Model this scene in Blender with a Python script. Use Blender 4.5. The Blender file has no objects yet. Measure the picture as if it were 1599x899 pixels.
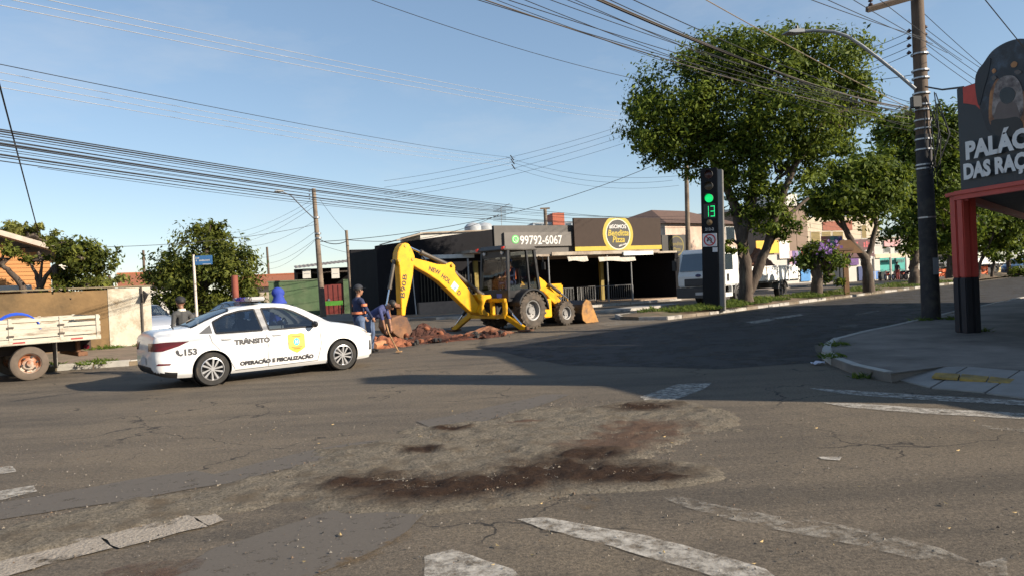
import bpy, bmesh, math, random
import numpy as np
from mathutils import Vector, Matrix
from mathutils.bvhtree import BVHTree
random.seed(7); np.random.seed(7)
SC = bpy.context.scene
R = math.radians
# ------------------------------------------------------------------ camera
FPX, CAMH, ROLL, PITCH = 1130.0, 1.65, R(2.8), R(0.48)
cam_d = bpy.data.cameras.new('camera'); cam = bpy.data.objects.new('camera', cam_d)
SC.collection.objects.link(cam); SC.camera = cam
cam_d.sensor_width = 36; cam_d.lens = 36 * FPX / 1599; cam_d.clip_end = 2000; cam_d.clip_start = 0.1
cam.matrix_world = Matrix.Translation((0, 0, CAMH)) @ Matrix.Rotation(R(90) - PITCH, 4, 'X') @ Matrix.Rotation(-ROLL, 4, 'Z')
# ------------------------------------------------------------------ light
SUN_EL, SUN_AZ = R(25), R(22)          # azimuth measured from +X towards -Y
sun_dir = Vector((math.cos(SUN_EL) * math.cos(SUN_AZ), -math.cos(SUN_EL) * math.sin(SUN_AZ), math.sin(SUN_EL)))
W = bpy.data.worlds.new('World'); SC.world = W; W.use_nodes = True
wn, wl = W.node_tree.nodes, W.node_tree.links
wn.clear()
sky = wn.new('ShaderNodeTexSky'); sky.sky_type = 'NISHITA'; sky.sun_disc = False
sky.sun_elevation = SUN_EL; sky.sun_rotation = math.atan2(sun_dir.x, sun_dir.y)
sky.air_density = 1.0; sky.dust_density = 0.35; sky.ozone_density = 2.2; sky.altitude = 900
bg = wn.new('ShaderNodeBackground'); bg.inputs[1].default_value = 0.14
wo = wn.new('ShaderNodeOutputWorld'); gm_ = wn.new('ShaderNodeGamma'); gm_.inputs[1].default_value = 0.68; wl.new(sky.outputs[0], gm_.inputs[0]); hs_ = wn.new('ShaderNodeHueSaturation'); hs_.inputs['Saturation'].default_value = 1.12; wl.new(gm_.outputs[0], hs_.inputs['Color']); 
ctc = wn.new('ShaderNodeTexCoord'); cmp_ = wn.new('ShaderNodeMapping'); cmp_.inputs['Scale'].default_value = (1.0, 1.0, 3.2); wl.new(ctc.outputs['Generated'], cmp_.inputs[0])
cnz = wn.new('ShaderNodeTexNoise'); cnz.inputs['Scale'].default_value = 2.6; cnz.inputs['Detail'].default_value = 9; cnz.inputs['Roughness'].default_value = 0.62; wl.new(cmp_.outputs[0], cnz.inputs['Vector'])
cmr = wn.new('ShaderNodeMapRange'); cmr.inputs[1].default_value = 0.50; cmr.inputs[2].default_value = 0.80; cmr.inputs[4].default_value = 0.30; wl.new(cnz.outputs[0], cmr.inputs[0])
cmx = wn.new('ShaderNodeMix'); cmx.data_type = 'RGBA'; cmx.inputs[7].default_value = (3.0, 3.05, 3.1, 1); wl.new(cmr.outputs[0], cmx.inputs[0]); wl.new(hs_.outputs[0], cmx.inputs[6]); wl.new(cmx.outputs[2], bg.inputs[0])   # thin haze wisps
wl.new(bg.outputs[0], wo.inputs[0])
sl = bpy.data.lights.new('sun', 'SUN'); sl.energy = 5.0; sl.angle = R(0.55); sl.color = (1.0, 0.87, 0.70)
so = bpy.data.objects.new('sun', sl); SC.collection.objects.link(so)
so.rotation_euler = sun_dir.to_track_quat('Z', 'Y').to_euler()
SC.view_settings.view_transform = 'Standard'; SC.view_settings.look = 'None'
SC.view_settings.exposure = 0.90; SC.view_settings.gamma = 1.0
SC.cycles.use_denoising = True
SC.cycles.max_bounces = 5; SC.cycles.transparent_max_bounces = 12
# ------------------------------------------------------------------ measuring helpers (photo pixel -> place)
_c, _s = math.cos(ROLL), math.sin(ROLL)
def uv(x, y):
    dx, dy = x - 799.5, y - 449.5
    return dx * _c - dy * _s, dx * _s + dy * _c + 9.5
def G(x, y):
    u, v = uv(x, y); Y = FPX * CAMH / v
    return Vector((u / FPX * Y, Y, 0))
def P(x, y, Y):
    u, v = uv(x, y)
    return Vector((u / FPX * Y, Y, CAMH - v / FPX * Y))
def on_plane(px, py, root, ang, y0=0.0):
    """local (x, z) where the sight line meets the vertical plane y=y0 of a thing standing at root, turned by ang"""
    d = (math.cos(ang), math.sin(ang)); n = (-d[1], d[0]); u, v = uv(px, py); k = u / FPX
    x = (k * (root[1] + y0 * n[1]) - root[0] - y0 * n[0]) / (d[0] - k * d[1])
    Y = root[1] + x * d[1] + y0 * n[1]
    return x, CAMH - v / FPX * Y
# ------------------------------------------------------------------ materials
MATS = {}
def mat(name, col, rough=0.6, metal=0.0, var=0.18, scale=2.5, bump=0.0, bscale=30, spec=0.5, col2=None, c2=(0.45, 0.62), emit=0, coat=0, stretch=None):
    if name in MATS: return MATS[name]
    m = bpy.data.materials.new(name); MATS[name] = m; m.use_nodes = True
    n, l = m.node_tree.nodes, m.node_tree.links; b = n['Principled BSDF']
    b.inputs['Roughness'].default_value = rough; b.inputs['Metallic'].default_value = metal
    b.inputs['Specular IOR Level'].default_value = spec
    if coat: b.inputs['Coat Weight'].default_value = coat; b.inputs['Coat Roughness'].default_value = 0.04
    tc = n.new('ShaderNodeTexCoord'); src = tc.outputs['Object']
    if stretch:
        mp = n.new('ShaderNodeMapping'); mp.inputs['Scale'].default_value = stretch; l.new(src, mp.inputs[0]); src = mp.outputs[0]
    nz = n.new('ShaderNodeTexNoise'); nz.inputs['Scale'].default_value = scale; nz.inputs['Detail'].default_value = 8; nz.inputs['Roughness'].default_value = 0.65
    l.new(src, nz.inputs['Vector'])
    mr = n.new('ShaderNodeMapRange'); mr.inputs[1].default_value = 0.3; mr.inputs[2].default_value = 0.7
    mr.inputs[3].default_value = 1 - var; mr.inputs[4].default_value = 1 + var; l.new(nz.outputs[0], mr.inputs[0])
    mx = n.new('ShaderNodeMix'); mx.data_type = 'RGBA'; mx.blend_type = 'MULTIPLY'; mx.inputs[0].default_value = 1
    cc = (*col, 1)
    if col2:
        n2 = n.new('ShaderNodeTexNoise'); n2.inputs['Scale'].default_value = scale * 0.6; n2.inputs['Detail'].default_value = 9; n2.inputs['Roughness'].default_value = 0.7
        mp2 = n.new('ShaderNodeMapping'); mp2.inputs['Location'].default_value = (3.1, 7.7, 1.3); l.new(src, mp2.inputs[0]); l.new(mp2.outputs[0], n2.inputs['Vector'])
        r2 = n.new('ShaderNodeMapRange'); r2.inputs[1].default_value = c2[0]; r2.inputs[2].default_value = c2[1]; l.new(n2.outputs[0], r2.inputs[0])
        m2 = n.new('ShaderNodeMix'); m2.data_type = 'RGBA'; m2.inputs[6].default_value = cc; m2.inputs[7].default_value = (*col2, 1)
        l.new(r2.outputs[0], m2.inputs[0]); l.new(m2.outputs[2], mx.inputs[6])
    else: mx.inputs[6].default_value = cc
    l.new(mr.outputs[0], mx.inputs[7]); l.new(mx.outputs[2], b.inputs['Base Color'])
    if bump:
        bn = n.new('ShaderNodeTexNoise'); bn.inputs['Scale'].default_value = bscale; bn.inputs['Detail'].default_value = 5; l.new(src, bn.inputs['Vector'])
        bp = n.new('ShaderNodeBump'); bp.inputs['Strength'].default_value = bump; bp.inputs['Distance'].default_value = 0.02
        l.new(bn.outputs[0], bp.inputs['Height']); l.new(bp.outputs[0], b.inputs['Normal'])
    if emit:
        b.inputs['Emission Color'].default_value = cc; b.inputs['Emission Strength'].default_value = emit
    return m
def leafmat(name, c_dark, c_light, trans=0.35):
    if name in MATS: return MATS[name]
    m = bpy.data.materials.new(name); MATS[name] = m; m.use_nodes = True
    n, l = m.node_tree.nodes, m.node_tree.links; b = n['Principled BSDF']; out = n['Material Output']
    at = n.new('ShaderNodeAttribute'); at.attribute_name = 'tint'
    mx = n.new('ShaderNodeMix'); mx.data_type = 'RGBA'; mx.inputs[6].default_value = (*c_dark, 1); mx.inputs[7].default_value = (*c_light, 1)
    l.new(at.outputs['Fac'], mx.inputs[0]); l.new(mx.outputs[2], b.inputs['Base Color'])
    b.inputs['Roughness'].default_value = 0.6; b.inputs['Specular IOR Level'].default_value = 0.18
    tr = n.new('ShaderNodeBsdfTranslucent'); hs = n.new('ShaderNodeHueSaturation'); hs.inputs['Value'].default_value = 1.3; hs.inputs['Hue'].default_value = 0.485
    l.new(mx.outputs[2], hs.inputs['Color']); l.new(hs.outputs[0], tr.inputs[0])
    ms = n.new('ShaderNodeMixShader'); ms.inputs[0].default_value = trans
    l.new(b.outputs[0], ms.inputs[1]); l.new(tr.outputs[0], ms.inputs[2]); l.new(ms.outputs[0], out.inputs['Surface'])
    return m
def sheetmat(name, col, col2, thr=0.5, soft=0.12, scale=6.0, rough=0.8, edge_w=0.6, bump=0.3, bscale=80, var=0.2, aniso=None):
    """thin layer lying on the road; worn away at its edges (attribute 'edge') and in noise holes"""
    m = bpy.data.materials.new(name); m.use_nodes = True
    n, l = m.node_tree.nodes, m.node_tree.links; b = n['Principled BSDF']; out = n['Material Output']
    b.inputs['Roughness'].default_value = rough; b.inputs['Specular IOR Level'].default_value = 0.3
    tc = n.new('ShaderNodeTexCoord'); src = tc.outputs['Object']
    if aniso:
        mp = n.new('ShaderNodeMapping'); mp.inputs['Rotation'].default_value = (0, 0, aniso[0]); mp.inputs['Scale'].default_value = (aniso[1], aniso[2], 1)
        l.new(src, mp.inputs[0]); src = mp.outputs[0]
    n1 = n.new('ShaderNodeTexNoise'); n1.inputs['Scale'].default_value = scale; n1.inputs['Detail'].default_value = 10; n1.inputs['Roughness'].default_value = 0.72; l.new(src, n1.inputs['Vector'])
    n2 = n.new('ShaderNodeTexNoise'); n2.inputs['Scale'].default_value = 60; n2.inputs['Detail'].default_value = 6; n2.inputs['Roughness'].default_value = 0.8; l.new(tc.outputs['Object'], n2.inputs['Vector'])
    at = n.new('ShaderNodeAttribute'); at.attribute_name = 'edge'
    e = n.new('ShaderNodeMath'); e.operation = 'MULTIPLY_ADD'; l.new(at.outputs['Fac'], e.inputs[0]); e.inputs[1].default_value = edge_w; e.inputs[2].default_value = -edge_w
    a = n.new('ShaderNodeMath'); a.operation = 'ADD'; l.new(e.outputs[0], a.inputs[0]); l.new(n1.outputs[0], a.inputs[1])
    a2 = n.new('ShaderNodeMath'); a2.operation = 'MULTIPLY_ADD'; l.new(n2.outputs[0], a2.inputs[0]); a2.inputs[1].default_value = 0.35; l.new(a.outputs[0], a2.inputs[2])
    mr = n.new('ShaderNodeMapRange'); mr.inputs[1].default_value = thr + 0.17; mr.inputs[2].default_value = thr + 0.17 + soft; l.new(a2.outputs[0], mr.inputs[0])
    mc = n.new('ShaderNodeMix'); mc.data_type = 'RGBA'; mc.inputs[6].default_value = (*col, 1); mc.inputs[7].default_value = (*col2, 1)
    r3 = n.new('ShaderNodeMapRange'); r3.inputs[1].default_value = 0.35; r3.inputs[2].default_value = 0.65; l.new(n2.outputs[0], r3.inputs[0]); l.new(r3.outputs[0], mc.inputs[0])
    l.new(mc.outputs[2], b.inputs['Base Color'])
    if bump:
        bp = n.new('ShaderNodeBump'); bp.inputs['Strength'].default_value = bump; bp.inputs['Distance'].default_value = 0.02
        bn = n.new('ShaderNodeTexNoise'); bn.inputs['Scale'].default_value = bscale; bn.inputs['Detail'].default_value = 6; l.new(tc.outputs['Object'], bn.inputs['Vector'])
        l.new(bn.outputs[0], bp.inputs['Height']); l.new(bp.outputs[0], b.inputs['Normal'])
    t = n.new('ShaderNodeBsdfTransparent'); ms = n.new('ShaderNodeMixShader'); l.new(mr.outputs[0], ms.inputs[0]); l.new(t.outputs[0], ms.inputs[1]); l.new(b.outputs[0], ms.inputs[2]); l.new(ms.outputs[0], out.inputs['Surface'])
    return m
BLACK = mat('black_plastic', (0.012, 0.012, 0.013), 0.5)
RUBBER = mat('rubber', (0.02, 0.019, 0.018), 0.85, var=0.3, scale=8, col2=(0.09, 0.07, 0.05), c2=(0.55, 0.75))
STEEL = mat('steel', (0.35, 0.35, 0.36), 0.35, 0.8)
CHROME = mat('chrome', (0.75, 0.75, 0.78), 0.15, 1.0, var=0.03)
GLASS = mat('dark_glass', (0.03, 0.042, 0.055), 0.04, 0, var=0.1, spec=1.0, coat=1)
WHITE = mat('white_paint', (0.56, 0.55, 0.53), 0.5, var=0.08)
WOOD = mat('weathered_wood', (0.10, 0.07, 0.05), 0.85, var=0.3, scale=4, bump=0.3, stretch=(8, 8, 0.6))
CONC = mat('concrete', (0.30, 0.28, 0.25), 0.85, var=0.22, scale=2, bump=0.3, bscale=60, col2=(0.20, 0.18, 0.155))
# ------------------------------------------------------------------ mesh building
def link(o): SC.collection.objects.link(o)
def thing(name, label, cat, loc=(0, 0, 0), rz=0.0, group=None):
    o = bpy.data.objects.new(name, None); link(o); o.location = loc; o.rotation_euler = (0, 0, rz); o.empty_display_size = 0.2
    o['label'] = label; o['category'] = cat
    if group: o['group'] = group
    return o
def tag(o, label=None, cat=None, group=None, kind=None):
    if label: o['label'] = label
    if cat: o['category'] = cat
    if group: o['group'] = group
    if kind: o['kind'] = kind
    return o
def struct(o): o['kind'] = 'structure'; return o
class MB:
    def __init__(self): self.v = []; self.f = []; self.m = []; self.mi = 0
    def add(self, vs, fs):
        b = len(self.v); self.v += [tuple(p) for p in vs]; self.f += [tuple(i + b for i in f) for f in fs]; self.m += [self.mi] * len(fs); return self
    def box(self, c, s, rot=None, taper=None):
        vs = []
        for z in (-.5, .5):
            for x, y in ((-.5, -.5), (.5, -.5), (.5, .5), (-.5, .5)):
                k = taper if (taper and z > 0) else 1
                p = Vector((x * s[0] * k, y * s[1] * k, z * s[2]))
                if rot is not None: p = rot @ p
                vs.append(p + Vector(c))
        return self.add(vs, [(3, 2, 1, 0), (4, 5, 6, 7), (0, 1, 5, 4), (1, 2, 6, 5), (2, 3, 7, 6), (3, 0, 4, 7)])
    def span(self, x0, x1, y0, y1, z0, z1): return self.box(((x0 + x1) / 2, (y0 + y1) / 2, (z0 + z1) / 2), (abs(x1 - x0), abs(y1 - y0), abs(z1 - z0)))
    def tube(self, p0, p1, r0, r1=None, n=10, cap=True):
        p0, p1 = Vector(p0), Vector(p1); r1 = r0 if r1 is None else r1
        d = (p1 - p0).normalized(); a = d.orthogonal().normalized(); b = d.cross(a); vs = []
        for p, r in ((p0, r0), (p1, r1)):
            for i in range(n):
                t = 2 * math.pi * i / n; vs.append(p + a * r * math.cos(t) + b * r * math.sin(t))
        fs = [(i, (i + 1) % n, n + (i + 1) % n, n + i) for i in range(n)]
        if cap: fs += [tuple(range(n - 1, -1, -1)), tuple(range(n, 2 * n))]
        return self.add(vs, fs)
    def path(self, pts, rs, n=8):
        pts = [Vector(p) for p in pts]; k = len(pts)
        if not hasattr(rs, '__len__'): rs = [rs] * k
        vs = []; up = Vector((0.31, 0.17, 0.94))
        for i, p in enumerate(pts):
            d = (pts[min(i + 1, k - 1)] - pts[max(i - 1, 0)]).normalized()
            a = d.cross(up)
            a = a.normalized() if a.length > 1e-4 else d.orthogonal().normalized(); b = d.cross(a)
            for j in range(n):
                t = 2 * math.pi * j / n; vs.append(p + a * rs[i] * math.cos(t) + b * rs[i] * math.sin(t))
        fs = []
        for i in range(k - 1):
            for j in range(n): fs.append((i * n + j, i * n + (j + 1) % n, (i + 1) * n + (j + 1) % n, (i + 1) * n + j))
        fs += [tuple(range(n - 1, -1, -1)), tuple(range((k - 1) * n, k * n))]
        return self.add(vs, fs)
    def lathe(self, prof, c=(0, 0, 0), axis='y', n=28):
        """prof: list of (radius, axial)"""
        vs = []; k = len(prof)
        for i in range(n):
            t = 2 * math.pi * i / n; ca, sa = math.cos(t), math.sin(t)
            for r, a in prof:
                p = (r * ca, a, r * sa) if axis == 'y' else ((r * ca, r * sa, a) if axis == 'z' else (a, r * ca, r * sa))
                vs.append((p[0] + c[0], p[1] + c[1], p[2] + c[2]))
        fs = [(i * k + j, ((i + 1) % n) * k + j, ((i + 1) % n) * k + j + 1, i * k + j + 1) for i in range(n) for j in range(k - 1)]
        return self.add(vs, fs)
    def prism(self, poly, to3, th):
        """poly of (a,b); to3(a,b,t) with t 0..1 through thickness th"""
        n = len(poly); vs = [to3(a, b, 0) for a, b in poly] + [to3(a, b, th) for a, b in poly]
        return self.add(vs, [tuple(range(n)), tuple(range(2 * n - 1, n - 1, -1))] + [(i, n + i, n + (i + 1) % n, (i + 1) % n) for i in range(n)])
    def xz(self, poly, y0, y1): return self.prism(poly, lambda a, b, t: (a, y0 + t, b), y1 - y0)
    def xy(self, poly, z0, z1): return self.prism(poly, lambda a, b, t: (a, b, z0 + t), z1 - z0)
    def yz(self, poly, x0, x1): return self.prism(poly, lambda a, b, t: (x0 + t, a, b), x1 - x0)
    def ball(self, c, r, n=12, k=8):
        if not hasattr(r, '__len__'): r = (r, r, r)
        vs = []
        for i in range(k + 1):
            ph = math.pi * i / k
            for j in range(n):
                t = 2 * math.pi * j / n; vs.append((c[0] + r[0] * math.sin(ph) * math.cos(t), c[1] + r[1] * math.sin(ph) * math.sin(t), c[2] + r[2] * math.cos(ph)))
        return self.add(vs, [(i * n + j, i * n + (j + 1) % n, (i + 1) * n + (j + 1) % n, (i + 1) * n + j) for i in range(k) for j in range(n)])
    def build(self, name, ms, parent=None, smooth=False, bevel=0, fixn=True):
        me = bpy.data.meshes.new(name); me.from_pydata(self.v, [], self.f)
        for m in (ms if isinstance(ms, (list, tuple)) else [ms]): me.materials.append(m)
        if len(me.materials) > 1: me.polygons.foreach_set('material_index', self.m)
        if fixn:
            bm = bmesh.new(); bm.from_mesh(me); bmesh.ops.recalc_face_normals(bm, faces=bm.faces)
            if bevel: bmesh.ops.bevel(bm, geom=[e for e in bm.edges if len(e.link_faces) == 2 and e.calc_face_angle(0) > 0.6], offset=bevel, segments=2, affect='EDGES', clamp_overlap=True)
            bm.to_mesh(me); bm.free()
        if smooth: me.polygons.foreach_set('use_smooth', [True] * len(me.polygons)); me.set_sharp_from_angle(angle=R(40))
        me.update(); o = bpy.data.objects.new(name, me); link(o)
        if parent: o.parent = parent
        return o
def copy_tree(o, parent=None):
    c = o.copy(); link(c)
    if parent is not None: c.parent = parent
    for ch in list(o.children): copy_tree(ch, c)
    return c
def text2d(s, size, bold=0.0, align='LEFT', shear=0.0, sx=1.0):
    cu = bpy.data.curves.new('txt', 'FONT'); cu.body = s; cu.size = size; cu.offset = bold; cu.align_x = align; cu.shear = shear; cu.resolution_u = 3
    o = bpy.data.objects.new('txt', cu); link(o)
    me = o.evaluated_get(bpy.context.evaluated_depsgraph_get()).to_mesh()
    vs = [(v.co.x * sx, v.co.y) for v in me.vertices]; fs = [tuple(p.vertices) for p in me.polygons]
    bpy.data.objects.remove(o); bpy.data.curves.remove(cu)
    return vs, fs
def lettering(name, s, size, to3, m, parent=None, bold=0.0, align='LEFT', shear=0.0, sx=1.0, label=None):
    vs, fs = text2d(s, size, bold, align, shear, sx)
    mb = MB(); mb.add([to3(a, b) for a, b in vs], fs); o = mb.build(name, m, parent, fixn=False)
    if label: o['label'] = label
    return o
def inpoly(x, y, pts):
    ins = False; j = len(pts) - 1
    for i in range(len(pts)):
        (xa, ya), (xb, yb) = pts[i], pts[j]
        if (ya > y) != (yb > y) and x < (xb - xa) * (y - ya) / (yb - ya) + xa: ins = not ins
        j = i
    return ins
def clear_glass(name, tint, r0, r1):
    m = bpy.data.materials.new(name); m.use_nodes = True; n, l = m.node_tree.nodes, m.node_tree.links; n.remove(n['Principled BSDF'])
    t = n.new('ShaderNodeBsdfTransparent'); t.inputs[0].default_value = (*tint, 1); g_ = n.new('ShaderNodeBsdfGlossy'); g_.inputs['Roughness'].default_value = .03
    lw = n.new('ShaderNodeLayerWeight'); lw.inputs[0].default_value = .25; fr = n.new('ShaderNodeMapRange'); fr.inputs[3].default_value = r0; fr.inputs[4].default_value = r1; l.new(lw.outputs['Facing'], fr.inputs[0])
    ms = n.new('ShaderNodeMixShader'); l.new(fr.outputs[0], ms.inputs[0]); l.new(t.outputs[0], ms.inputs[1]); l.new(g_.outputs[0], ms.inputs[2]); l.new(ms.outputs[0], n['Material Output'].inputs[0]); MATS[name] = m; return m
def scribble(name, to3, w, h, n, m, parent, seed=1):
    """a row of small upright strokes for print too small to read"""
    r_ = random.Random(seed); mb = MB(); x = 0.0; step = w / n
    for i in range(n):
        if i and r_.random() < .12: x += step; continue
        a, b = x + step * .12, x + step * r_.uniform(.72, .92); t = h * r_.uniform(.68, 1.0)
        mb.add([to3(a, 0), to3(b, 0), to3(b, t), to3(a, t)], [(0, 1, 2, 3)]); x += step
    return mb.build(name, m, parent, fixn=False)
def rounded(pts, k=4):
    """closed outline smoothed through its points"""
    n = len(pts); out = []
    for i in range(n):
        p0, p1, p2, p3 = [Vector(pts[(i + j) % n]) for j in (-1, 0, 1, 2)]
        for s in range(k):
            t = s / k; q = .5 * ((2 * p1) + (p2 - p0) * t + (2 * p0 - 5 * p1 + 4 * p2 - p3) * t * t + (3 * p1 - p0 - 3 * p2 + p3) * t ** 3); out.append((q.x, q.y))
    return out
def sheet(name, pts, z, m, inset=0.15, jit=0.03, step=0.2, kind='structure'):
    out = []; n = len(pts)
    for i in range(n):
        a, b = Vector(pts[i][:2]), Vector(pts[(i + 1) % n][:2]); k = max(1, int((b - a).length / step))
        for j in range(k): q = a.lerp(b, j / k); out.append((q.x + random.uniform(-jit, jit), q.y + random.uniform(-jit, jit), z))
    bm = bmesh.new(); vs = [bm.verts.new(p) for p in out]; f = bm.faces.new(vs); f.normal_update()
    if f.normal.z < 0: f.normal_flip()
    lay = bm.verts.layers.float.new('edge'); old = set(vs)
    bmesh.ops.inset_region(bm, faces=[f], thickness=inset, use_even_offset=False)
    for v in bm.verts: v[lay] = 0.0 if v in old else 1.0
    bmesh.ops.triangulate(bm, faces=[q for q in bm.faces if len(q.verts) > 4])
    me = bpy.data.meshes.new(name); bm.to_mesh(me); bm.free(); me.materials.append(m)
    o = bpy.data.objects.new(name, me); link(o); o['kind'] = kind; return o
def patch(name, poly, to3, direction, bvh, m, parent, off=0.006, cuts=3, label=None, both=None):
    """a panel following the skin of a body: polygon projected along direction"""
    bm = bmesh.new(); vs = [bm.verts.new(to3(a, b)) for a, b in poly]; bm.faces.new(vs); bmesh.ops.triangulate(bm, faces=bm.faces[:])
    for _ in range(cuts): bmesh.ops.subdivide_edges(bm, edges=bm.edges[:], cuts=1, use_grid_fill=True)
    d = Vector(direction).normalized()
    for v in bm.verts:
        loc, nor, _, _ = bvh.ray_cast(v.co - d * 3, d)
        if loc is None:
            loc, nor, _, _ = bvh.find_nearest(v.co)
        if nor.dot(d) > 0: nor = -nor
        v.co = loc + nor * off
    me = bpy.data.meshes.new(name); bm.to_mesh(me); bm.free(); me.materials.append(m); me.polygons.foreach_set('use_smooth', [True] * len(me.polygons))
    o = bpy.data.objects.new(name, me); link(o); o.parent = parent
    if label: o['label'] = label
    return o
def strip(pts, w):
    """thin ribbon polygon pieces along a 2-D line"""
    out = []
    for (a, b) in zip(pts[:-1], pts[1:]):
        a, b = Vector(a), Vector(b); n = Vector((-(b - a).y, (b - a).x)).normalized() * w / 2
        out.append([tuple(a - n), tuple(b - n), tuple(b + n), tuple(a + n)])
    return out
def pchip(xs, ys, x):
    xs = np.array(xs, float); ys = np.array(ys, float); h = np.diff(xs); dl = np.diff(ys) / h; m = np.zeros(len(xs))
    for i in range(1, len(xs) - 1):
        if dl[i - 1] * dl[i] > 0: m[i] = 2 * dl[i - 1] * dl[i] / (dl[i - 1] + dl[i])
    m[0], m[-1] = dl[0], dl[-1]; i = int(np.clip(np.searchsorted(xs, x) - 1, 0, len(h) - 1)); t = (x - xs[i]) / h[i]
    return float((2*t**3-3*t**2+1)*ys[i] + (t**3-2*t**2+t)*h[i]*m[i] + (-2*t**3+3*t**2)*ys[i+1] + (t**3-t**2)*h[i]*m[i+1])
AV = math.atan2(.69, .72)                # direction of the avenue
def av(s, t=0.0, o=(0, 0)):              # point s along the avenue, t to its left, from o
    return Vector((o[0] + s * math.cos(AV) - t * math.sin(AV), o[1] + s * math.sin(AV) + t * math.cos(AV), 0))
# ================================================================== GROUND, ROADS, PAVEMENTS
def asphalt_mat():
    m = bpy.data.materials.new('asphalt'); m.use_nodes = True; n, l = m.node_tree.nodes, m.node_tree.links; b = n['Principled BSDF']
    tc = n.new('ShaderNodeTexCoord'); src = tc.outputs['Object']
    def noise(sc, det, ro, rot=None, sca=None):
        q = n.new('ShaderNodeTexNoise'); q.inputs['Scale'].default_value = sc; q.inputs['Detail'].default_value = det; q.inputs['Roughness'].default_value = ro
        if rot is not None:
            mp = n.new('ShaderNodeMapping'); mp.inputs['Rotation'].default_value = (0, 0, rot); mp.inputs['Scale'].default_value = sca; l.new(src, mp.inputs[0]); l.new(mp.outputs[0], q.inputs['Vector'])
        else: l.new(src, q.inputs['Vector'])
        return q.outputs[0]
    def rng(s, a, b_, c=0, d=1):
        q = n.new('ShaderNodeMapRange'); q.inputs[1].default_value = a; q.inputs[2].default_value = b_; q.inputs[3].default_value = c; q.inputs[4].default_value = d; l.new(s, q.inputs[0]); return q.outputs[0]
    def mix(f, a, b_, bt='MIX'):
        q = n.new('ShaderNodeMix'); q.data_type = 'RGBA'; q.blend_type = bt
        for i, s in ((0, f), (6, a), (7, b_)):
            if isinstance(s, tuple): q.inputs[i].default_value = (*s, 1)
            elif isinstance(s, (int, float)): q.inputs[i].default_value = s
            else: l.new(s, q.inputs[i])
        return q.outputs[2]
    big = noise(0.35, 6, 0.6); streak = noise(0.9, 7, 0.65, -AV, (0.18, 1.6, 1)); mid = noise(3.5, 8, 0.7); fine = noise(85, 4, 0.8); grain = noise(220, 2, 0.7); coarse = noise(32, 3, 0.75); warp = noise(1.3, 4, 0.6)
    c = mix(rng(streak, 0.40, 0.60), (0.122, 0.100, 0.075), (0.080, 0.067, 0.052))
    c = mix(rng(big, 0.45, 0.7), c, (0.140, 0.113, 0.080))
    c = mix(rng(mid, 0.55, 0.78), c, (0.062, 0.053, 0.043))
    c = mix(1.0, c, rng(fine, 0.30, 0.70, 0.4, 1.6), 'MULTIPLY'); c = mix(1.0, c, rng(coarse, 0.33, 0.67, 0.62, 1.42), 'MULTIPLY')
    c = mix(rng(grain, 0.71, 0.78), c, (0.24, 0.21, 0.17))
    vo = n.new('ShaderNodeTexVoronoi'); vo.feature = 'DISTANCE_TO_EDGE'; vo.inputs['Scale'].default_value = 0.55
    vm = n.new('ShaderNodeVectorMath'); vm.operation = 'MULTIPLY_ADD'; vm.inputs[1].default_value = (1, 1, 1); l.new(src, vm.inputs[0]); wv = n.new('ShaderNodeVectorMath'); wv.operation = 'SCALE'; wv.inputs[3].default_value = 1.1
    nw_ = n.new('ShaderNodeTexNoise'); nw_.inputs['Scale'].default_value = 1.6; nw_.inputs['Detail'].default_value = 7; l.new(src, nw_.inputs['Vector']); l.new(nw_.outputs['Color'], wv.inputs[0]); l.new(wv.outputs[0], vm.inputs[2]); l.new(vm.outputs[0], vo.inputs['Vector'])
    ck = n.new('ShaderNodeMath'); ck.operation = 'MULTIPLY'; l.new(rng(vo.outputs['Distance'], 0.004, 0.011, 1, 0), ck.inputs[0]); l.new(rng(big, 0.50, 0.56), ck.inputs[1])
    c = mix(ck.outputs[0], c, (0.028, 0.024, 0.02))
    l.new(c, b.inputs['Base Color']); b.inputs['Roughness'].default_value = 0.82; b.inputs['Specular IOR Level'].default_value = 0.3
    b1 = n.new('ShaderNodeBump'); b1.inputs['Strength'].default_value = 0.55; b1.inputs['Distance'].default_value = 0.012; l.new(fine, b1.inputs['Height'])
    b2 = n.new('ShaderNodeBump'); b2.inputs['Strength'].default_value = 0.35; b2.inputs['Distance'].default_value = 0.05; l.new(mid, b2.inputs['Height']); l.new(b1.outputs[0], b2.inputs['Normal'])
    l.new(b2.outputs[0], b.inputs['Normal']); return m
ASPH = asphalt_mat()
g = MB(); g.add([(-500, -120, 0), (600, -120, 0), (600, 900, 0), (-500, 900, 0)], [(0, 1, 2, 3)])
struct(g.build('asphalt_ground', ASPH))
# worn layers lying on the road
TAR = sheetmat('tar_patch', (0.092, 0.080, 0.067), (0.115, 0.100, 0.083), thr=0.26, soft=0.18, scale=7, edge_w=0.40, bump=0.15, bscale=120, rough=0.75)
GRAV = sheetmat('gravel_dust', (0.075, 0.063, 0.050), (0.20, 0.17, 0.13), thr=0.30, soft=0.22, scale=2.2, edge_w=0.5, bump=0.9, bscale=55)
MUD = sheetmat('mud_stain', (0.020, 0.011, 0.007), (0.040, 0.022, 0.013), thr=0.34, soft=0.35, scale=3.2, edge_w=0.45, bump=0.7, bscale=40)
CLAY = sheetmat('clay_stain', (0.085, 0.052, 0.036), (0.12, 0.075, 0.052), thr=0.46, soft=0.25, scale=4, edge_w=0.5, bump=0.5)
DUST = sheetmat('ochre_dust', (0.19, 0.125, 0.06), (0.14, 0.10, 0.06), thr=0.50, soft=0.25, scale=4, edge_w=0.5, bump=0.3)
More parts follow.
